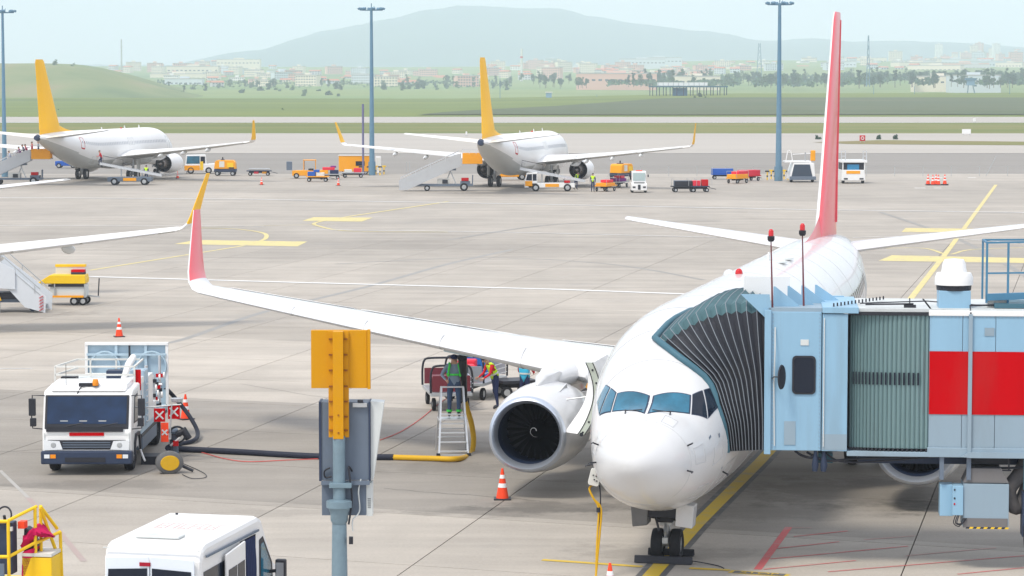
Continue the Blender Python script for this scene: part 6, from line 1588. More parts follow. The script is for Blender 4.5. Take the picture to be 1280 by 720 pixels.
MB().box(X(66), X(103), .2, .5, Z(344), Z(335)).build('rear_screen', CANVAS, tr); MB().box(X(65.5), X(103.5), .18, .52, Z(335), Z(332)).build('screen_top', YEL, tr)
MB().box(X(87), X(104), -.2, .2, Z(343.5), Z(338)).build('red_reel', RED, tr, bevel=.02); MB().box(X(87), X(104), -.21, .19, Z(343.8), Z(341)).build('reel_base', NAVY, tr)
for x, y in ((X(92), -.5), (X(103), -.5), (X(92), .5), (X(103), .5)): MB().wheel((x, y, .2), .2, .15, 'y', 16).build('wheel', [TYRE, STEEL], tr, smooth=40)
MB().bar((X(106), 0, .42), (X(122), 0, .36), .06).build('tow_bar', STEEL, tr); MB().bar((X(120), 0, .35), (X(121.5), 0, Z(349)), .05).build('tow_handle', BLACKM, tr)
# belt loaders
blA = make_belt_loader('grey belt loader under the far left airliner with a worker climbing it', GREYP); gq = G(163, 231); place(blA, gq, 0)
blB = make_belt_loader('white and orange belt loader truck with cab beside the middle airliner', WHITE, True, WHITE); gq = G(690, 239); place(blB, gq+Vector((-.05, .3, 0)), 0)
blC = make_belt_loader('orange belt loader partly hidden behind the tail of the middle airliner', ORANGE, True); gq = G(634, 225); place(blC, gq, .1)
# dolly with baggage behind left airliner
for (u, v, lab, top_, trs, ve, pz) in ((183, 228, 'worker in yellow vest standing at the foot of the far left belt loader', CLNAVY, CLNAVY, HIVIS, 'stand'), (235, 217, 'worker in green vest beside the engine of the far left airliner', CLNAVY, CLNAVY, HIVISG, 'stand'),
                                      (720, 237, 'worker in yellow vest stooping behind the belt loader truck', CLNAVY, CLNAVY, HIVIS, 'bend'), (741, 240, 'worker in yellow vest standing upright right of the belt loader truck', CLNAVY, CLNAVY, HIVIS, 'stand')):
    person(lab, G(u, v), math.radians(40 if pz == 'bend' else 175), pz, top_, trs, ve, HAIR, None, 1.8)
person('worker in red top climbing onto the far left belt loader', (blA.location.x-2.9, blA.location.y, 1.75), math.radians(-90), 'climb', CLRED, CLNAVY, None, HAIR, None, 1.75)
# blue tug behind the left tail
def make_tug(label, body, cabm, canopy=True, group='airport tugs and service vehicles', L=2.6, W=1.3, name='baggage_tug', cat='tug', H=1.9):
    r = thing(name, label, cat, group=group)
    MB().prism([(-L/2, .28), (L/2, .28), (L/2, .8), (.1, .88), (-L/2, .84)], -W/2, W/2, 'y').build('body', body, r, bevel=.05)
    if canopy:
        MB().box(-.1, L/2, -W/2, W/2, H-.08, H).build('canopy', cabm, r, bevel=.03)
        for x in (-.05, L/2-.08):
            for y in (-W/2+.06, W/2-.06): MB().bar((x, y, .8), (x, y, H-.08), .06).build('post', cabm, r)
        MB().box(.0, .04, -W/2+.1, W/2-.1, .95, H-.12).build('windscreen', GLASS, r)
    MB().box(.45, 1.0, -.4, .4, .8, 1.05).build('seat', BLACKM, r, bevel=.04)
    for x in (-L*.33, L*.33):
        for y in (-W/2+.05, W/2-.05): MB().wheel((x, y, .3), .3, .2, 'y', 16).build('wheel', [TYRE, STEEL], r, smooth=40)
    return r
tb = make_tug('small blue tug under the tail of the far left airliner', BLUE, BLUE, False); place(tb, G(73, 212)+Vector((0, 6, 0)), 0); 
# aircraft tow tractor: white and orange with teal glass
tt = thing('tow_tractor', 'white and orange tow tractor with teal windows right of the far left engine', 'tow tractor', G(246, 217), .15, 'airport tugs and service vehicles')
MB().prism([(-1.4, .3), (2.9, .3), (2.9, .95), (2.2, 1.15), (1.2, 1.1), (-1.3, 1.05)], -.9, .9, 'y').build('body', WHITE, tt, bevel=.05)
MB().prism([(-1.3, 1.0), (-1.15, 2.1), (1.0, 2.15), (1.1, 1.0)], -.85, .85, 'y').build('cab', WHITE, tt, bevel=.04)
MB().prism([(-1.2, 1.15), (-1.08, 2.0), (.3, 2.0), (.3, 1.15)], -.88, -.852, 'y').build('side_window', CYANGL, tt); MB().box(.4, .9, -.88, -.852, 1.2, 1.95).build('side_window', GLASS, tt)
MB().box(-1.42, .3, -.93, -.905, .4, .95).build('orange_panel', ORANGE, tt); MB().box(.35, .7, -.93, -.905, .4, 1.4).build('yellow_panel', YEL, tt)
for x in (-.7, 1.3, 2.4): MB().wheel((x, -.8, .38), .38, .3, 'y', 18).build('wheel', [TYRE, STEEL], tt, smooth=40)
# ground power units
def make_gpu(label):
    r = thing('ground_power_unit', label, 'ground power unit', group='orange ground power units')
    MB().box(-1.2, 1.2, -.75, .75, .40, .75).build('chassis', NAVY, r, bevel=.03)
    MB().prism([(-1.2, .76), (-1.1, 1.55), (-.85, 1.72), (.9, 1.72), (1.12, 1.5), (1.2, .76)], -.72, .72, 'y').build('housing', ORANGE, r, bevel=.05)
    MB().box(-.62, -.05, -.75, -.722, .95, 1.6).build('side_hatch', CANVAS, r); MB().box(.25, .95, -.75, -.722, .95, 1.45).build('vent_panel', YEL, r); MB().box(.45, 1.0, -.755, -.722, .8, .94).build('dark_grille', BLACKM, r)
    MB().tube([(-.3, 0, 1.72), (-.3, 0, 2.05)], .07, 8).build('exhaust', BLACKM, r); MB().box(-.5, -.1, -.3, .3, 1.72, 1.80).build('exhaust_base', NAVY, r)
    for x in (-.85, .85):
        for y in (-.7, .7): MB().wheel((x, y, .26), .26, .16, 'y', 16).build('wheel', [TYRE, STEEL], r, smooth=40)
    return r
gp1 = make_gpu('orange ground power unit on dark blue chassis by the far left airliner wingtip'); place(gp1, G(282, 219.5), 0)
gp2 = copy_tree(gp1); place(gp2, G(777, 225), math.radians(55), 'orange ground power unit behind the carts right of the middle airliner')
# flatbed dolly
dl = make_cart('flat grey dolly with coloured boxes below its deck, right of the left power unit', ((-.3, 0, -.35, .5, 1.1, .25, SUITR), (.6, 0, -.35, .5, 1.1, .25, ORANGE), (-.0, 0, .12, 2.3, 1.0, .10, STEEL)), False, NAVY, None, 2.7, 1.3); place(dl, G(324, 219.5), .02)
# train of loaded carts
tg1 = make_tug('orange canopied tug with a grey box behind at the head of the cart train', ORANGE, ORANGE, True, H=2.0); place(tg1, G(380, 223)+Vector((0, .4, 0)), .1)
MB().box(-1.9, -1.3, -.6, .6, .9, 1.8).build('rear_box', GREYP, tg1)
ct = [(397, 227, 'first cart of the middle train, blue and white luggage on it', ((-.6, 0, 0, .8, 1, .45, BLUE), (.3, 0, 0, .8, 1, .35, CANVAS), (-.1, 0, .4, .6, .8, .25, BLUE))),
      (412, 224, 'second cart of the middle train, heaped with red and purple bags', ((-.6, 0, 0, .9, 1, .4, ORANGE), (.5, 0, 0, .9, 1, .4, CLNAVY), (-.1, 0, .4, 1.3, .9, .3, SUITR), (.4, 0, .65, .6, .7, .2, CLPURP))),
      (441, 222, 'cart with a big yellow box and a red bag at the mast foot', ((.5, 0, .0, .8, .9, .45, SUITR), (-.5, 0, 0, .8, .9, .3, CANVAS)))]
for k, (u, v, lab, ld_) in enumerate(ct):
    c = make_cart(lab, ld_, False, STEEL if k else ORANGE, None, 2.4, 1.3); place(c, G(u, v), .05*k)
yb_ = thing('catering_box', 'tall orange-yellow box container standing behind the carts near the middle mast', 'container', G(443, 218), 0)
MB().box(-1.7, 1.9, -.8, .8, .35, 2.1).build('box', ORANGE, yb_, bevel=.04); MB().box(-1.75, 1.95, -.85, .85, 2.1, 2.18).build('lid', CANVAS, yb_); MB().box(.2, 1.2, -.83, -.802, 1.0, 1.5).build('window', GLASS, yb_)
for x in (-1.1, 1.3): MB().wheel((x, -.7, .25), .25, .16, 'y', 14).build('wheel', [TYRE, STEEL], yb_, smooth=40)
# right of the middle airliner
for k, (u, v, rz, ld_, lab, m_) in enumerate(((757, 239, 1.1, ((0, 0, 0, 2.0, 1.1, .22, ORANGE), (.3, 0, .25, 1.2, .8, .25, SUITR)), 'orange-sided cart beside the worker in the yellow vest', ORANGE), (773, 234, 1.1, ((0, 0, 0, 1.6, 1.0, .3, CLPURP), (.2, 0, .3, .8, .8, .25, SUITR)), 'cart with red and purple bags behind the orange-sided cart', STEEL),
        (855, 240, .1, ((0, .3, 0, 1.9, .1, .5, GREYP), (0, -.3, 0, 1.9, .1, .45, BLACKM)), 'empty dark mesh cart standing alone on the apron', BLACKM), (874, 240, .1, ((-.3, 0, 0, .7, .8, .5, SUITR), (.5, 0, 0, .6, .8, .6, RED)), 'small cart with red bags coupled right of the dark mesh cart', NAVY),
        (903, 224, 0, ((0, 0, 0, 2.3, 1.1, .55, BLUE), ), 'blue-sided baggage cart left of the right mast', BLUE), (922, 229, .9, ((0, 0, 0, 2.3, 1.1, .35, ORANGE), (.2, 0, .35, 1.4, .9, .3, SUITR)), 'orange-sided baggage cart left of the right mast', ORANGE), (936, 226, .7, ((0, 0, 0, 2.3, 1.1, .55, SUITR), ), 'red-sided baggage cart closest to the right mast', CLRED))):
    c = make_cart(lab, ld_, False, m_, None, 2.4 if k != 3 else 1.8, 1.3, tow=k not in (2,)); place(c, G(u, v), rz)
    for x in (-1.1, 1.1): MB().tube([(x, -.6, .58), (x, -.6, 1.25), (x, .6, 1.25), (x, .6, .58)], .02, 5).build('end_frame', STEEL, c)
# white glazed tug facing the camera
wt = thing('cargo_tug', 'white tug with tall glazed cab facing the camera, left of the mesh cart', 'tug', G(799, 241), 0, 'airport tugs and service vehicles')
MB().prism([(0, .2), (0, .75), (.15, .9), (2.6, .9), (2.6, .2)], -.72, .72).build('body', WHITE, wt, bevel=.05)
MB().prism([(.35, .9), (.5, 2.0), (1.8, 2.0), (1.8, .9)], -.66, .66).build('cab', WHITE, wt, bevel=.04)
MB().box(-.56, .56, .33, .42, 1.12, 1.85).build('windscreen', mat('pale_glass', (.40, .50, .50), .08, coat=.5), wt)
for q in (-1, 1):
    MB().box(q*.48-.13, q*.48+.13, -.03, -.0, .45, .6).build('headlight', BLACKM, wt); MB().wheel((q*.62, .5, .28), .28, .2, 'x', 16).build('wheel', [TYRE, STEEL], wt, smooth=40); MB().wheel((q*.62, 2.1, .28), .28, .2, 'x', 16).build('wheel', [TYRE, STEEL], wt, smooth=40)
    MB().box(q*.85-.06, q*.85+.06, .4, .46, 1.45, 1.7).build('mirror', BLACKM, wt)
MB().box(-.12, .12, -.04, -.0, .3, .75).build('tow_hook', BLACKM, wt); MB().box(-.5, .5, -.02, .0, .88, .98).build('dark_strip', BLACKM, wt)
MB().box(-.3, .3, .6, .7, 2.0, 2.08).build('roof_light', CONE, wt)
# service vehicles on the right
sv = thing('deicing_truck', 'white stairs vehicle with dark glazed cab between the right mast and the red tail fin', 'service vehicle', G(1003, 228), 0, 'airport tugs and service vehicles')
MB().prism([(-1.3, .3), (-1.2, 1.0), (-.9, 2.0), (1.2, 2.0), (1.35, .3)], 0, 3.6, 'y').build('cab', WHITE, sv, bevel=.05)
MB().prism([(-1.15, .55), (-.85, 1.85), (.75, 1.85), (1.05, .55)], -.02, -.004, 'y').build('windscreen', mat('dark_slate_glass', (.05, .07, .10), .1), sv); MB().box(-1.3, 1.4, -.1, .3, .25, .62).build('bumper', GREYP, sv, bevel=.03)
MB().box(-1.8, .9, .2, 2.5, 2.05, 2.2).build('platform', WHITE, sv)
for (a, b) in (((-1.7, .3, 2.2), (-1.5, .3, 3.3)), ((-1.0, .3, 2.2), (-1.2, .3, 3.3)), ((-1.5, .3, 3.3), (-1.2, .3, 3.3)), ((.3, .3, 2.2), (.3, .3, 3.1)), ((-1.0, .3, 2.9), (.9, .3, 3.0)), ((1.2, .3, 2.2), (.8, .3, 3.2))): MB().bar(a, b, .09).build('frame_bar', WHITE if a[0] < 0 else STEEL, sv)
MB().box(.85, 1.35, .2, .5, 2.2, 3.3).build('orange_panel', ORANGE, sv, bevel=.08)
for q in (-1, 1): MB().wheel((q*1.1, .6, .36), .36, .3, 'x', 16).build('wheel', [TYRE, STEEL], sv, smooth=40)
s2 = thing('stairs_vehicle', 'white stairs vehicle with orange stripe and blue windscreen right of the red tail fin', 'service vehicle', G(1067, 229.5), 0, 'airport tugs and service vehicles')
MB().prism([(-1.2, .3), (-1.15, 1.4), (1.1, 1.4), (1.2, .3)], 0, 3.5, 'y').build('body', WHITE, s2, bevel=.05)
MB().box(-1.15, 1.1, .1, 3.2, 1.4, 2.15).build('cab', BLACKM, s2); MB().box(-1.35, 1.35, -.1, 3.4, 2.15, 2.38).build('roof_platform', WHITE, s2)
MB().box(-.65, .55, .06, .098, 1.3, 1.95).build('windscreen', mat('blue_windscreen', (.03, .22, .42), .1, coat=.4), s2); MB().box(-.75, .65, -.03, -.003, 1.0, 1.30).build('orange_stripe', ORANGE, s2)
for q in (-1, 1): MB().bar((q*1.1, .05, 1.4), (q*1.1, .05, 2.15), .1).build('cab_post', WHITE, s2); MB().box(q*.8-.2, q*.8+.2, -.03, -.003, .42, .56).build('headlight', BLACKM, s2); MB().wheel((q*1.0, .6, .34), .34, .28, 'x', 16).build('wheel', [TYRE, STEEL], s2, smooth=40)
for x in (-1.25, -.85, .95, 1.3):
    MB().bar((x, .1, 2.38), (x, .1, 3.35), .08).build('rail_post', ALU, s2)
    if x in (-1.25, .95): MB().bar((x, .1, 3.3), (x+.4, .1, 3.3), .07).build('rail_bar', ALU, s2); MB().bar((x, .1, 2.8), (x+.4, .1, 2.8), .06).build('rail_bar', ALU, s2)
# floodlight masts -------------------------------------------------------------
def make_mast(label, u, vb_, vt, wpx=7):
    g = G(u, vb_); H_ = D(u, vt, g.y).z; w = wpx/FPX*g.y/2
    r = thing('floodlight_mast', label, 'floodlight mast', g, 0, 'tall floodlight masts')
    MB().tube([(0, 0, 0), (0, 0, H_*.5), (0, 0, H_)], [w*1.15, w*.82, w*.55], 16).build('pole', MASTM, r, smooth=60)
    MB().tube([(0, 0, .0), (0, 0, 1.5)], w*1.5, 12).build('pole_base', MASTM, r, smooth=60)
    mb = MB(); mb.tube([(1.25*math.cos(a), .9*math.sin(a), H_-.15) for a in [2*PI*k/20 for k in range(21)]], .05, 6, cap=False); mb.build('ring', MASTM, r, smooth=60)
    for k in range(4):
        a = PI/4+PI/2*k; MB().bar((0, 0, H_-.15), (1.25*math.cos(a), .9*math.sin(a), H_-.15), .05).build('spoke', MASTM, r)
    MB().tube([(0, 0, H_-.3), (0, 0, H_+.6)], .05, 6).build('rod', MASTM, r); MB().tube([(.3, 0, H_-.1), (.3, 0, H_+.3)], .03, 6).build('rod', MASTM, r)
    for k in range(8):
        a = 2*PI*k/8+.2; f = MB().box(-.22, .22, -.13, .13, -.12, .10).build('floodlight', MASTM, r, bevel=.02); f.location = (1.38*math.cos(a), 1.0*math.sin(a), H_+.02); f.rotation_euler = (math.radians(25), 0, a+PI/2)
    return r, g
make_mast('blue-grey floodlight mast at the left edge of the photo', 6, 221, 14, 5.5)
make_mast('blue-grey floodlight mast left of the middle airliner', 465, 219, 11, 6)
make_mast('blue-grey floodlight mast between the middle airliner and the red tail fin', 973, 226, 4, 7)
for base, us in (((465, 219), (451, 456, 461, 470, 475, 480)), ((973, 225), (959, 964, 968, 980, 985, 989))):
    for k, u in enumerate(us):
        g = G(u, base[1]-1.0*(k % 2)); t_ = thing('crash_barrier', ('yellow and black guard post around the foot of the middle mast' if base[0] == 465 else 'yellow and black guard post around the foot of the right mast'), 'guard post', g, 0, 'guard posts at the mast at %s' % ('middle' if base[0] == 465 else 'right'))
        MB().box(-.06, .06, -.06, .06, 0, .85).build('post', YEL, t_); MB().box(-.22, .22, -.07, .07, .85, 1.0).build('cap_bar', YEL if k % 2 else BLACKM, t_); MB().box(-.065, .065, -.065, .065, .3, .5).build('black_band', BLACKM, t_)
g = G(454, 219); o = MB().tube([(0, 0, 0), (0, 0, D(454, 130, g.y).z)], .12, 8).build('slim_pole', mat('slim_pole_paint', (.16, .16, .27), .5), loc=g); tag(o, 'slim dark grey-violet pole just left of the middle mast', 'pole')
g = G(473, 216); t_ = thing('electrical_cabinet', 'white cabinet standing right of the middle mast', 'cabinet', g, 0); MB().box(-.3, .3, -.3, .3, 0, 1.9).build('box', WHITE, t_, bevel=.02); MB().box(-.25, .25, -.31, -.302, .3, 1.7).build('door', CANVAS, t_)
# wire fence along the far edge of the stand
fn = thing('wire_fence', 'low thin wire fence on slender posts along the far edge of the stand', 'fence', G(900, 220.5), 0)
x0 = D(730, 220, fn.location.y).x-fn.location.x
for k in range(17):
    x = x0+3.1*k; MB().bar((x, 0, 0), (x, 0, 1.15), .05).build('fence_post', STEEL, fn)
    if k < 16:
        mb = MB()
        for z in (.3, .7, 1.1): mb.bar((x+.03, 0, z), (x+3.07, 0, z), .012)
        mb.build('fence_wire', STEEL, fn, kind='stuff')
for u in (512, 508): 
    g = G(u, 214); o = MB().bar((0, 0, 0), (0, 0, 1.1), .05).build('marker_post', STEEL, loc=g); tag(o, 'thin marker post on the apron edge %s of the pair left of the middle stairs' % ('right' if u == 512 else 'left'), 'marker post')
g = G(1238, 220); o = MB().bar((-.5, 0, 0), (.6, 0, 2.2), .05).build('leaning_pole', STEEL, loc=g); tag(o, 'thin leaning pole behind the wire fence at far right', 'pole')
# airfield signs
def board(u, vb_, w, h, m_, lab, txt=None):
    g = G(u, vb_); y = g.y; W = w/FPX*y; H_ = h/FPX*y
    r = thing('airfield_sign', lab, 'sign', g, 0)
    MB().box(-W/2, W/2, -.1, .1, .25, .25+H_).build('board', m_, r, bevel=.02)
    for x in (-W*.35, W*.35): MB().box(x-.05, x+.05, -.05, .05, 0, .26).build('leg', STEEL, r)
    return r, W, H_
r_, W, H_ = board(1078, 178, 7, 7, CLRED, 'small dark red square sign at the edge of the grass')
mb = MB(); mb.tube([(W*.25*math.cos(a), -.12, .25+H_/2+H_*.25*math.sin(a)) for a in [2*PI*k/16 for k in range(17)]], .06, 5, cap=False); mb.build('ring_mark', WHITE, r_)
board(1208, 169, 11, 6, WHITE, 'plain white rectangular sign in the grass strip')
board(1218, 153, 3, 4, WHITE, 'tiny white marker board right of the white rectangular sign')
board(583, 170, 2, 4, WHITE, 'tiny white marker board in the grass left of the middle tail fin')
# open steel shelter on columns -------------------------------------------------
g = D(861, 125.5, 1480)
sh = thing('steel_shelter', 'long open shelter with flat roof on many dark columns beyond the field', 'shelter', (g.x, 1480, zfield(g.x, 1480)), 0)
u2x = lambda u: (u-861)/FPX*1480
zt1 = D(861, 108, 1480).z-sh.location.z
MB().box(u2x(811), u2x(909), -4, 4, zt1-.5, zt1+.3).build('flat_roof', BRT, sh); MB().box(u2x(822), u2x(884), -2, 6, zt1+.4, zt1+2.2).build('upper_roof', WHITE, sh)
for k in range(24):
    u = 812+4.2*k; MB().box(u2x(u)-.22, u2x(u)+.22, -3.8+(k % 2)*6, -3.3+(k % 2)*6, 0, zt1-.5).build('column', NAVY, sh)
MB().box(u2x(841), u2x(859), -1, 3, 0, zt1-.7).build('room', mat('shelter_blue', (.08, .20, .34), .6), sh)
for k in range(10): MB().box(u2x(822+6.4*k), u2x(822+6.4*k)+.3, -2.1, -2.0, zt1+.4, zt1+2.2).build('roof_rib', STEEL, sh)
# watchtowers
for (u, vb_, vt, w, yy, lab) in ((1213, 120, 101, 15, 1540, 'pale watchtower cabin on splayed legs at far right'), (686, 126.5, 118, 9, 1500, 'small hut with flat roof at the field edge left of the shelter')):
    g = D(u, vb_, yy); z0 = zfield(g.x, yy); r = thing('watchtower', lab, 'watchtower', (g.x, yy, z0), 0); W = w/FPX*yy; H_ = (vb_-vt)/FPX*yy
    if w > 10:
        for q in (-1, 1):
            for y in (-1, 1): MB().bar((q*W*.30+.4, y, 0), (q*W*.18, y, H_*.55), .25).build('leg', MASTM, r)
        MB().box(-W*.32, W*.32, -1.6, 1.6, H_*.52, H_*.86).build('cabin', mat('tower_cabin', (.22, .36, .48), .6), r); MB().box(-W*.45, W*.45, -2, 2, H_*.86, H_*1.0).build('roof', MASTM, r); MB().box(W*.3, W*.5, -1, 1, H_*.45, H_*.55).build('balcony', MASTM, r)
    else:
        MB().box(-W*.4, W*.4, -1.5, 1.5, 0, H_*.7).build('cabin', mat('tower_cabin', (.22, .36, .48)), r); MB().box(-W*.5, W*.5, -1.8, 1.8, H_*.7, H_*.85).build('roof', CANVAS, r)
# distant lattice masts, poles, chimneys
def lattice(u, vt, vb_, y, w, lab, m_=MASTM, nm='radio_mast', cat='mast', n=6):
    g = D(u, vb_, y); z0 = g.z; H_ = D(u, vt, y).z-z0; W = w/FPX*y/2
    r = thing(nm, lab, cat, (g.x, y, z0-3), 0); H_ += 3
    for a, b in ((-1, -1), (1, -1), (1, 1), (-1, 1)): MB().bar((a*W, b*W, 0), (a*W*.25, b*W*.25, H_), .35).build('leg', m_, r)
    mb = MB()
    for k in range(n):
        z = H_*k/n; f = 1-.75*k/n; f2 = 1-.75*(k+1)/n; mb.bar((-W*f, -W*f, z), (W*f2, -W*f2, H_*(k+1)/n), .25); mb.bar((W*f, -W*f, z), (-W*f2, -W*f2, H_*(k+1)/n), .25)
    mb.build('bracing', m_, r, kind='stuff')
lattice(1085, 44, 104, 2300, 4, 'tall slender dark radio mast right of the red tail fin')
lattice(949, 54, 108, 3000, 8, 'blue-grey lattice mast left of the right floodlight mast', n=8)
for u, vt, vb_, y, lab in ((625, 94, 127, 1500, 'thin pole rising beyond the field right of the middle tail fin'), (746, 118, 125, 1500, 'short pole beyond the field left of the shelter'), (1092, 105, 124, 1500, 'pole beyond the field right of the red tail fin'), (1143, 108, 124, 1500, 'pole between the red tail fin and the watchtower'), (1262, 100, 122, 1500, 'pole at the far right field edge')):
    g = D(u, vb_, y); o = MB().tube([(0, 0, -3), (0, 0, D(u, vt, y).z-g.z)], [.22, .12], 6).build('far_pole', MASTM, loc=g); tag(o, lab, 'pole')
def chimney(u, vt, vb_, y, w, lab, m_, nm='factory_chimney', cat='chimney'):
    g = D(u, vb_, y); H_ = D(u, vt, y).z-g.z; W = w/FPX*y/2
    r = thing(nm, lab, cat, (g.x, y, g.z-5), 0)
    MB().tube([(0, 0, 0), (0, 0, H_+5)], [W, W*.6], 12).build('stack', m_, r, smooth=60); MB().tube([(0, 0, H_*.7+5), (0, 0, H_*.75+5)], W*.95, 12).build('band', CLRED if m_ is CANVAS else m_, r)
chimney(152, 49, 84, 4300, 2.4, 'tall pale chimney rising above the town on the left', mat('chimney_grey', (.4, .4, .38), .8))
chimney(652, 61, 99, 3600, 4, 'white tower with a reddish band above the town right of the middle tail fin', CANVAS, 'white_tower', 'tower')

# ================================================================== TOWN AND TREES
BW = [mat('render_'+n_, c_, .85, var=.08) for n_, c_ in (('white', (.85, .84, .80)), ('cream', (.80, .72, .58)), ('grey', (.58, .58, .58)), ('pink', (.72, .46, .38)), ('pale_blue', (.62, .68, .72)))]
ROOFR = mat('roof_tiles_red', (.50, .20, .13), .85, var=.2); ROOFW = mat('roof_flat_grey', (.45, .44, .42), .85, var=.1)
WINM = mat('far_window', (.08, .10, .13), .3, var=.2)
def make_building(name, W, Dp, H, nf, nw, wall, pitched):
    r = thing(name, 'x', 'building')
    MB().box(-W/2, W/2, -Dp/2, Dp/2, -12, H).build('wall', wall, r)
    if pitched:
        e_ = .6; MB().prism([(-Dp/2-e_, H+.003), (0, H+Dp*.17), (Dp/2+e_, H+.003)], -W/2-e_, W/2+e_).build('roof', ROOFR, r)
    else:
        MB().box(-W/2-.3, W/2+.3, -Dp/2-.3, Dp/2+.3, H+.003, H+.9).build('roof', ROOFW, r); MB().box(-W*.12, W*.12, -Dp*.2, Dp*.2, H+.9, H+3.2).build('stair_head', wall, r)
    mb = MB()
    for f in range(nf):
        z = H*(f+.35)/nf
        for k in range(nw):
            x = -W/2+W*(k+.5)/nw; mb.box(x-W/nw*.26, x+W/nw*.26, -Dp/2-.06, -Dp/2+.1, z, z+H/nf*(.45 if nf > 1 else .16))
    mb.build('windows', WINM, r, kind='stuff'); return r
rnd = random.Random(21)
protos = []
for (nm, W, Dp, H, nf, nw, pt) in (('apartment_block', 20, 13, 14, 5, 7, False), ('apartment_block', 27, 13, 19, 6, 8, False), ('apartment_block', 14, 12, 12, 4, 4, True), ('town_house', 13, 11, 8, 2, 3, True), ('town_house', 18, 12, 9, 3, 4, True), ('tower_block', 18, 18, 38, 12, 5, False), ('warehouse', 80, 30, 11, 1, 12, False), ('warehouse', 46, 24, 9, 1, 8, False)):
    for w_ in range(3): protos.append([make_building(nm, W, Dp, H, nf, nw, BW[(w_*2+len(protos)) % 5], pt), False, nm, (W, H)])
def nearest_ground(x, y):
    z = zvalley(x, y)
    return max(z, zleft(x, y)) if (x/y < -.1 and 1750 < y < 3200) else z
def place_name(u):
    for lim, nm in ((150, 'at the left edge'), (215, 'behind the left hill'), (275, 'right of the left hill'), (340, 'left of the big hill'), (400, 'below the big hill slope'), (462, 'just left of the middle mast'), (520, 'just right of the middle mast'), (575, 'halfway from middle mast to middle fin'), (640, 'at the middle tail fin'), (700, 'at the white tower'), (760, 'below the hill top'), (812, 'left of the shelter'), (860, 'above the shelter left half'), (910, 'above the shelter right half'), (960, 'left of the right mast'), (1005, 'right of the right mast'), (1050, 'behind the red fin'), (1090, 'at the tall radio mast'), (1150, 'right of the tall radio mast'), (1200, 'left of the watchtower'), (1240, 'above the watchtower')):
        if u < lim: return nm
    return 'at the right edge'
def put(kind, u, v, y, rz=None):
    c = [p for p in protos if p[2] == kind]; p = rnd.choice(c)
    x = (u-640)/FPX*y; z = D(u, v, y).z
    o = p[0] if not p[1] else copy_tree(p[0]); p[1] = True
    place(o, (x, y, z), rnd.uniform(-.5, .5) if rz is None else rz)
    where = place_name(u); row = 'nearest' if y < 3500 else ('middle' if y < 4400 else 'farthest')
    wall = [c for c in o.children if c.name.startswith('wall')][0].data.materials[0].name.replace('render_', '').replace('_', ' ')
    what = {'apartment_block': 'apartment block', 'town_house': 'small red-roofed house', 'tower_block': 'tower block', 'warehouse': 'long flat-roofed hall'}[kind]
    o['label'] = 'hazy '+wall+' '+what+', '+row+' town row, '+where; o['group'] = 'town buildings '+where
    return o
def zone(n_, u0, u1, v0, v1, y0, y1, kinds):
    for k in range(n_):
        t = rnd.random(); u = rnd.uniform(u0, u1); v = v1+(v0-v1)*t+rnd.uniform(-1, 1); y = y0+(y1-y0)*t
        put(rnd.choice(kinds), u, v, y)
AB, TH, TW, WH = 'apartment_block', 'town_house', 'tower_block', 'warehouse'
zone(58, 205, 610, 96, 116, 3100, 4600, [AB, AB, TH, AB, TH])
zone(26, 120, 420, 84, 97, 4300, 5400, [AB, AB, TH, AB, WH])
zone(54, 600, 880, 88, 103, 3600, 5000, [AB, AB, TH, AB, AB, TH])
zone(12, 640, 860, 84, 92, 4600, 5400, [AB, WH, AB])
zone(28, 870, 1045, 84, 97, 3800, 5200, [AB, AB, TH, AB])
zone(34, 1045, 1300, 76, 92, 4000, 5600, [AB, AB, AB, TH, WH])
zone(14, 1150, 1300, 68, 80, 6000, 7500, [AB, TW, AB])
for u, v, y, kd in ((243, 92, 4200, WH), (300, 82, 5000, WH), (225, 102, 3900, WH), (268, 103, 3700, AB), (802, 82, 4700, WH), (823, 80, 4800, WH), (1150, 82, 4600, WH), (930, 92, 4300, WH), (232, 108, 3300, WH), (1170, 108, 2500, WH), (1215, 107, 2450, WH), (870, 107, 2700, WH), (770, 106, 2700, WH), (1050, 84, 4300, WH)):
    put(kd, u, v, y, 0)
for p in protos:
    if not p[1]:
        for ch in list(p[0].children): bpy.data.objects.remove(ch)
        bpy.data.objects.remove(p[0])
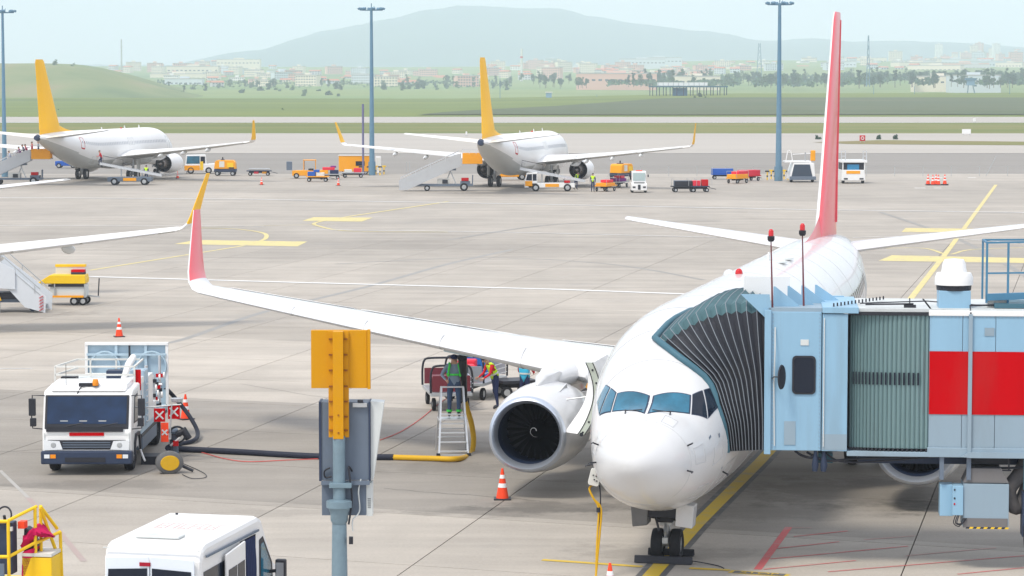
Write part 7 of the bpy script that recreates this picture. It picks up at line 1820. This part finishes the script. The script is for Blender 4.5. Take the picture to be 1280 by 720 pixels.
# trees: trunk with a crown of many small leaf clumps
LEAF = [mat('foliage_'+n_, c_, .9, var=.45, scale=.4) for n_, c_ in (('deep', (.05, .105, .065)), ('mid', (.07, .13, .06)))]
TRUNK = mat('tree_bark', (.10, .075, .05), .9)
def make_tree(k, tall=False):
    rr = random.Random(k); r = thing('tree', 'x', 'tree')
    H_ = 9 if not tall else 13; W = 4.2 if not tall else 2.0
    mb = MB(); mb.tube([(0, 0, -3), (.1, 0, H_*.3), (0, .1, H_*.65)], [.32, .24, .1], 6)
    for q in range(3):
        a = rr.uniform(0, 6.28); mb.tube([(0, 0, H_*.35), (W*.4*math.cos(a), W*.4*math.sin(a), H_*.6)], [.14, .05], 5)
    mb.build('trunk', TRUNK, r)
    mb = MB()
    lobes = [(rr.uniform(-W*.55, W*.55), rr.uniform(-W*.5, W*.5), H_*rr.uniform(.22, .88), rr.uniform(.32, .55)*W) for _ in range(9)]
    for _ in range(300):
        lx_, ly_, lz_, lr = rr.choice(lobes); d = Vector((rr.gauss(0, 1), rr.gauss(0, 1), rr.gauss(0, 1))).normalized()*lr*rr.uniform(.5, 1.08); c = Vector((lx_, ly_, lz_))+d
        s_ = rr.uniform(.45, .9); a = Vector((rr.gauss(0, 1), rr.gauss(0, 1), rr.gauss(0, 1))).normalized(); b = a.orthogonal().normalized(); e_ = a.cross(b)
        mb.add([c+b*s_, c+e_*s_*.8, c-b*s_, c-e_*s_*.8], [(0, 1, 2, 3)])
    mb.build('crown', LEAF[k % 2], r); return r
tp = [make_tree(k, k > 3) for k in range(6)]; used = set(); tree_n = 0
def tree(u, v, y, s, lab, grp, kinds=range(6)):
    k = rnd.choice(list(kinds)); o = tp[k] if k not in used else copy_tree(tp[k]); used.add(k)
    g = D(u, v, y); sz = rnd.uniform(.8, 1.25)
    if lab is None: lab = ('slender' if k > 3 else 'broad')+(' small' if sz < .95 else (' tall' if sz > 1.1 else ''))+' hazy tree in the '+('near' if y < 2600 else ('middle' if y < 2950 else 'far'))+' belt '+place_name(u)
    place(o, (g.x, y, g.z), rnd.uniform(0, 6.28), lab, grp, s*sz); return o
def belt(n_, u0, u1, v0, v1, y0, y1, s, where):
    for k in range(n_):
        t = rnd.random(); tree(rnd.uniform(u0, u1), v1+(v0-v1)*t, y0+(y1-y0)*t, s, None, 'trees in the belt '+where)
belt(95, 1060, 1300, 97, 106, 2300, 3200, .95, 'right of the red fin')
belt(60, 780, 1040, 98, 106, 2400, 3200, .9, 'beyond the steel shelter')
belt(38, 460, 640, 103, 118, 2500, 3300, .8, 'around the middle tail fin')
belt(34, 210, 430, 106, 126, 2200, 3200, .8, 'in the valley on the left')
belt(26, 640, 790, 98, 108, 2600, 3200, .8, 'between the middle tail fin and the shelter')
for k in range(16):
    u = rnd.uniform(60, 250); tree(u, 79+(u-60)*.24+rnd.uniform(0, 8), 2300+rnd.uniform(-60, 200), .55, 'scattered bush on the slope of the left hill', 'bushes on the left hill', range(4))
bush = tree(875, 123.5, 1420, .32, 'round dark bush on the field edge right of the shelter', 'bushes on the field edge', (0,))
for u, v in ((869, 124), (881, 124), (63, 142), (73, 142), (353, 142)): tree(u, v, 1380 if v < 130 else 1010, .22, 'low dark bush dotted on the airfield grass', 'bushes on the airfield grass', (1,))
for u in (1022, 1096, 1100, 1120): tree(u, 178.5, 490, .13, 'small dark shrub on the grass island beside the taxiway', 'shrubs on the grass island', (2,))

def wood(name, lab, u0, u1, v0, v1, y0, y1, n_, s0=2.2):
    mb = MB(); rr = random.Random(len(lab))
    for k in range(n_):
        t = rr.random(); y = y0+(y1-y0)*t; u = rr.uniform(u0, u1)
        if noise.noise(Vector((u*.035, t*2.5, 3.1))) < -.12: continue
        g = D(u, v1+(v0-v1)*t, y); hh = (4.5+3*noise.noise(Vector((u*.09, t*5, 8))))*rr.uniform(.1, 1.0)
        c = Vector((g.x+rr.uniform(-3, 3), y+rr.uniform(-4, 4), g.z+hh-1)); s_ = s0*rr.uniform(.5, 1.1)
        a = Vector((rr.gauss(0, 1), rr.gauss(0, 1), rr.gauss(0, 1))).normalized(); b = a.orthogonal().normalized(); e_ = a.cross(b)
        mb.add([c+b*s_, c+e_*s_*.8, c-b*s_, c-e_*s_*.8], [(0, 1, 2, 3)], rr.randrange(2))
    o = mb.build(name, LEAF, kind='stuff'); tag(o, lab, 'woodland')
wood('woodland', 'continuous hazy woodland strip right of the red fin', 1052, 1420, 94, 105, 2350, 3300, 9000)
wood('woodland', 'hazy woodland strip beyond the steel shelter', 760, 1052, 97, 107, 2450, 3300, 6000)
wood('woodland', 'patches of hazy woodland in the valley left of the middle tail fin', -100, 640, 103, 124, 2500, 3500, 8000)

# ================================================================== HAZE
hm = bpy.data.materials.new('air_haze'); hm.use_nodes = True; n = hm.node_tree
for q in list(n.nodes): n.nodes.remove(q)
pv = n.nodes.new('ShaderNodeVolumePrincipled'); pv.inputs['Density'].default_value = HAZE_DENSITY; pv.inputs['Color'].default_value = (.79, .905, 1.0, 1); pv.inputs['Anisotropy'].default_value = -.2
oo = n.nodes.new('ShaderNodeOutputMaterial'); n.links.new(pv.outputs[0], oo.inputs['Volume'])
hz_ = MB().box(-5400, 5400, -120, 12500, -40, 400).build('haze', hm, kind='stuff')
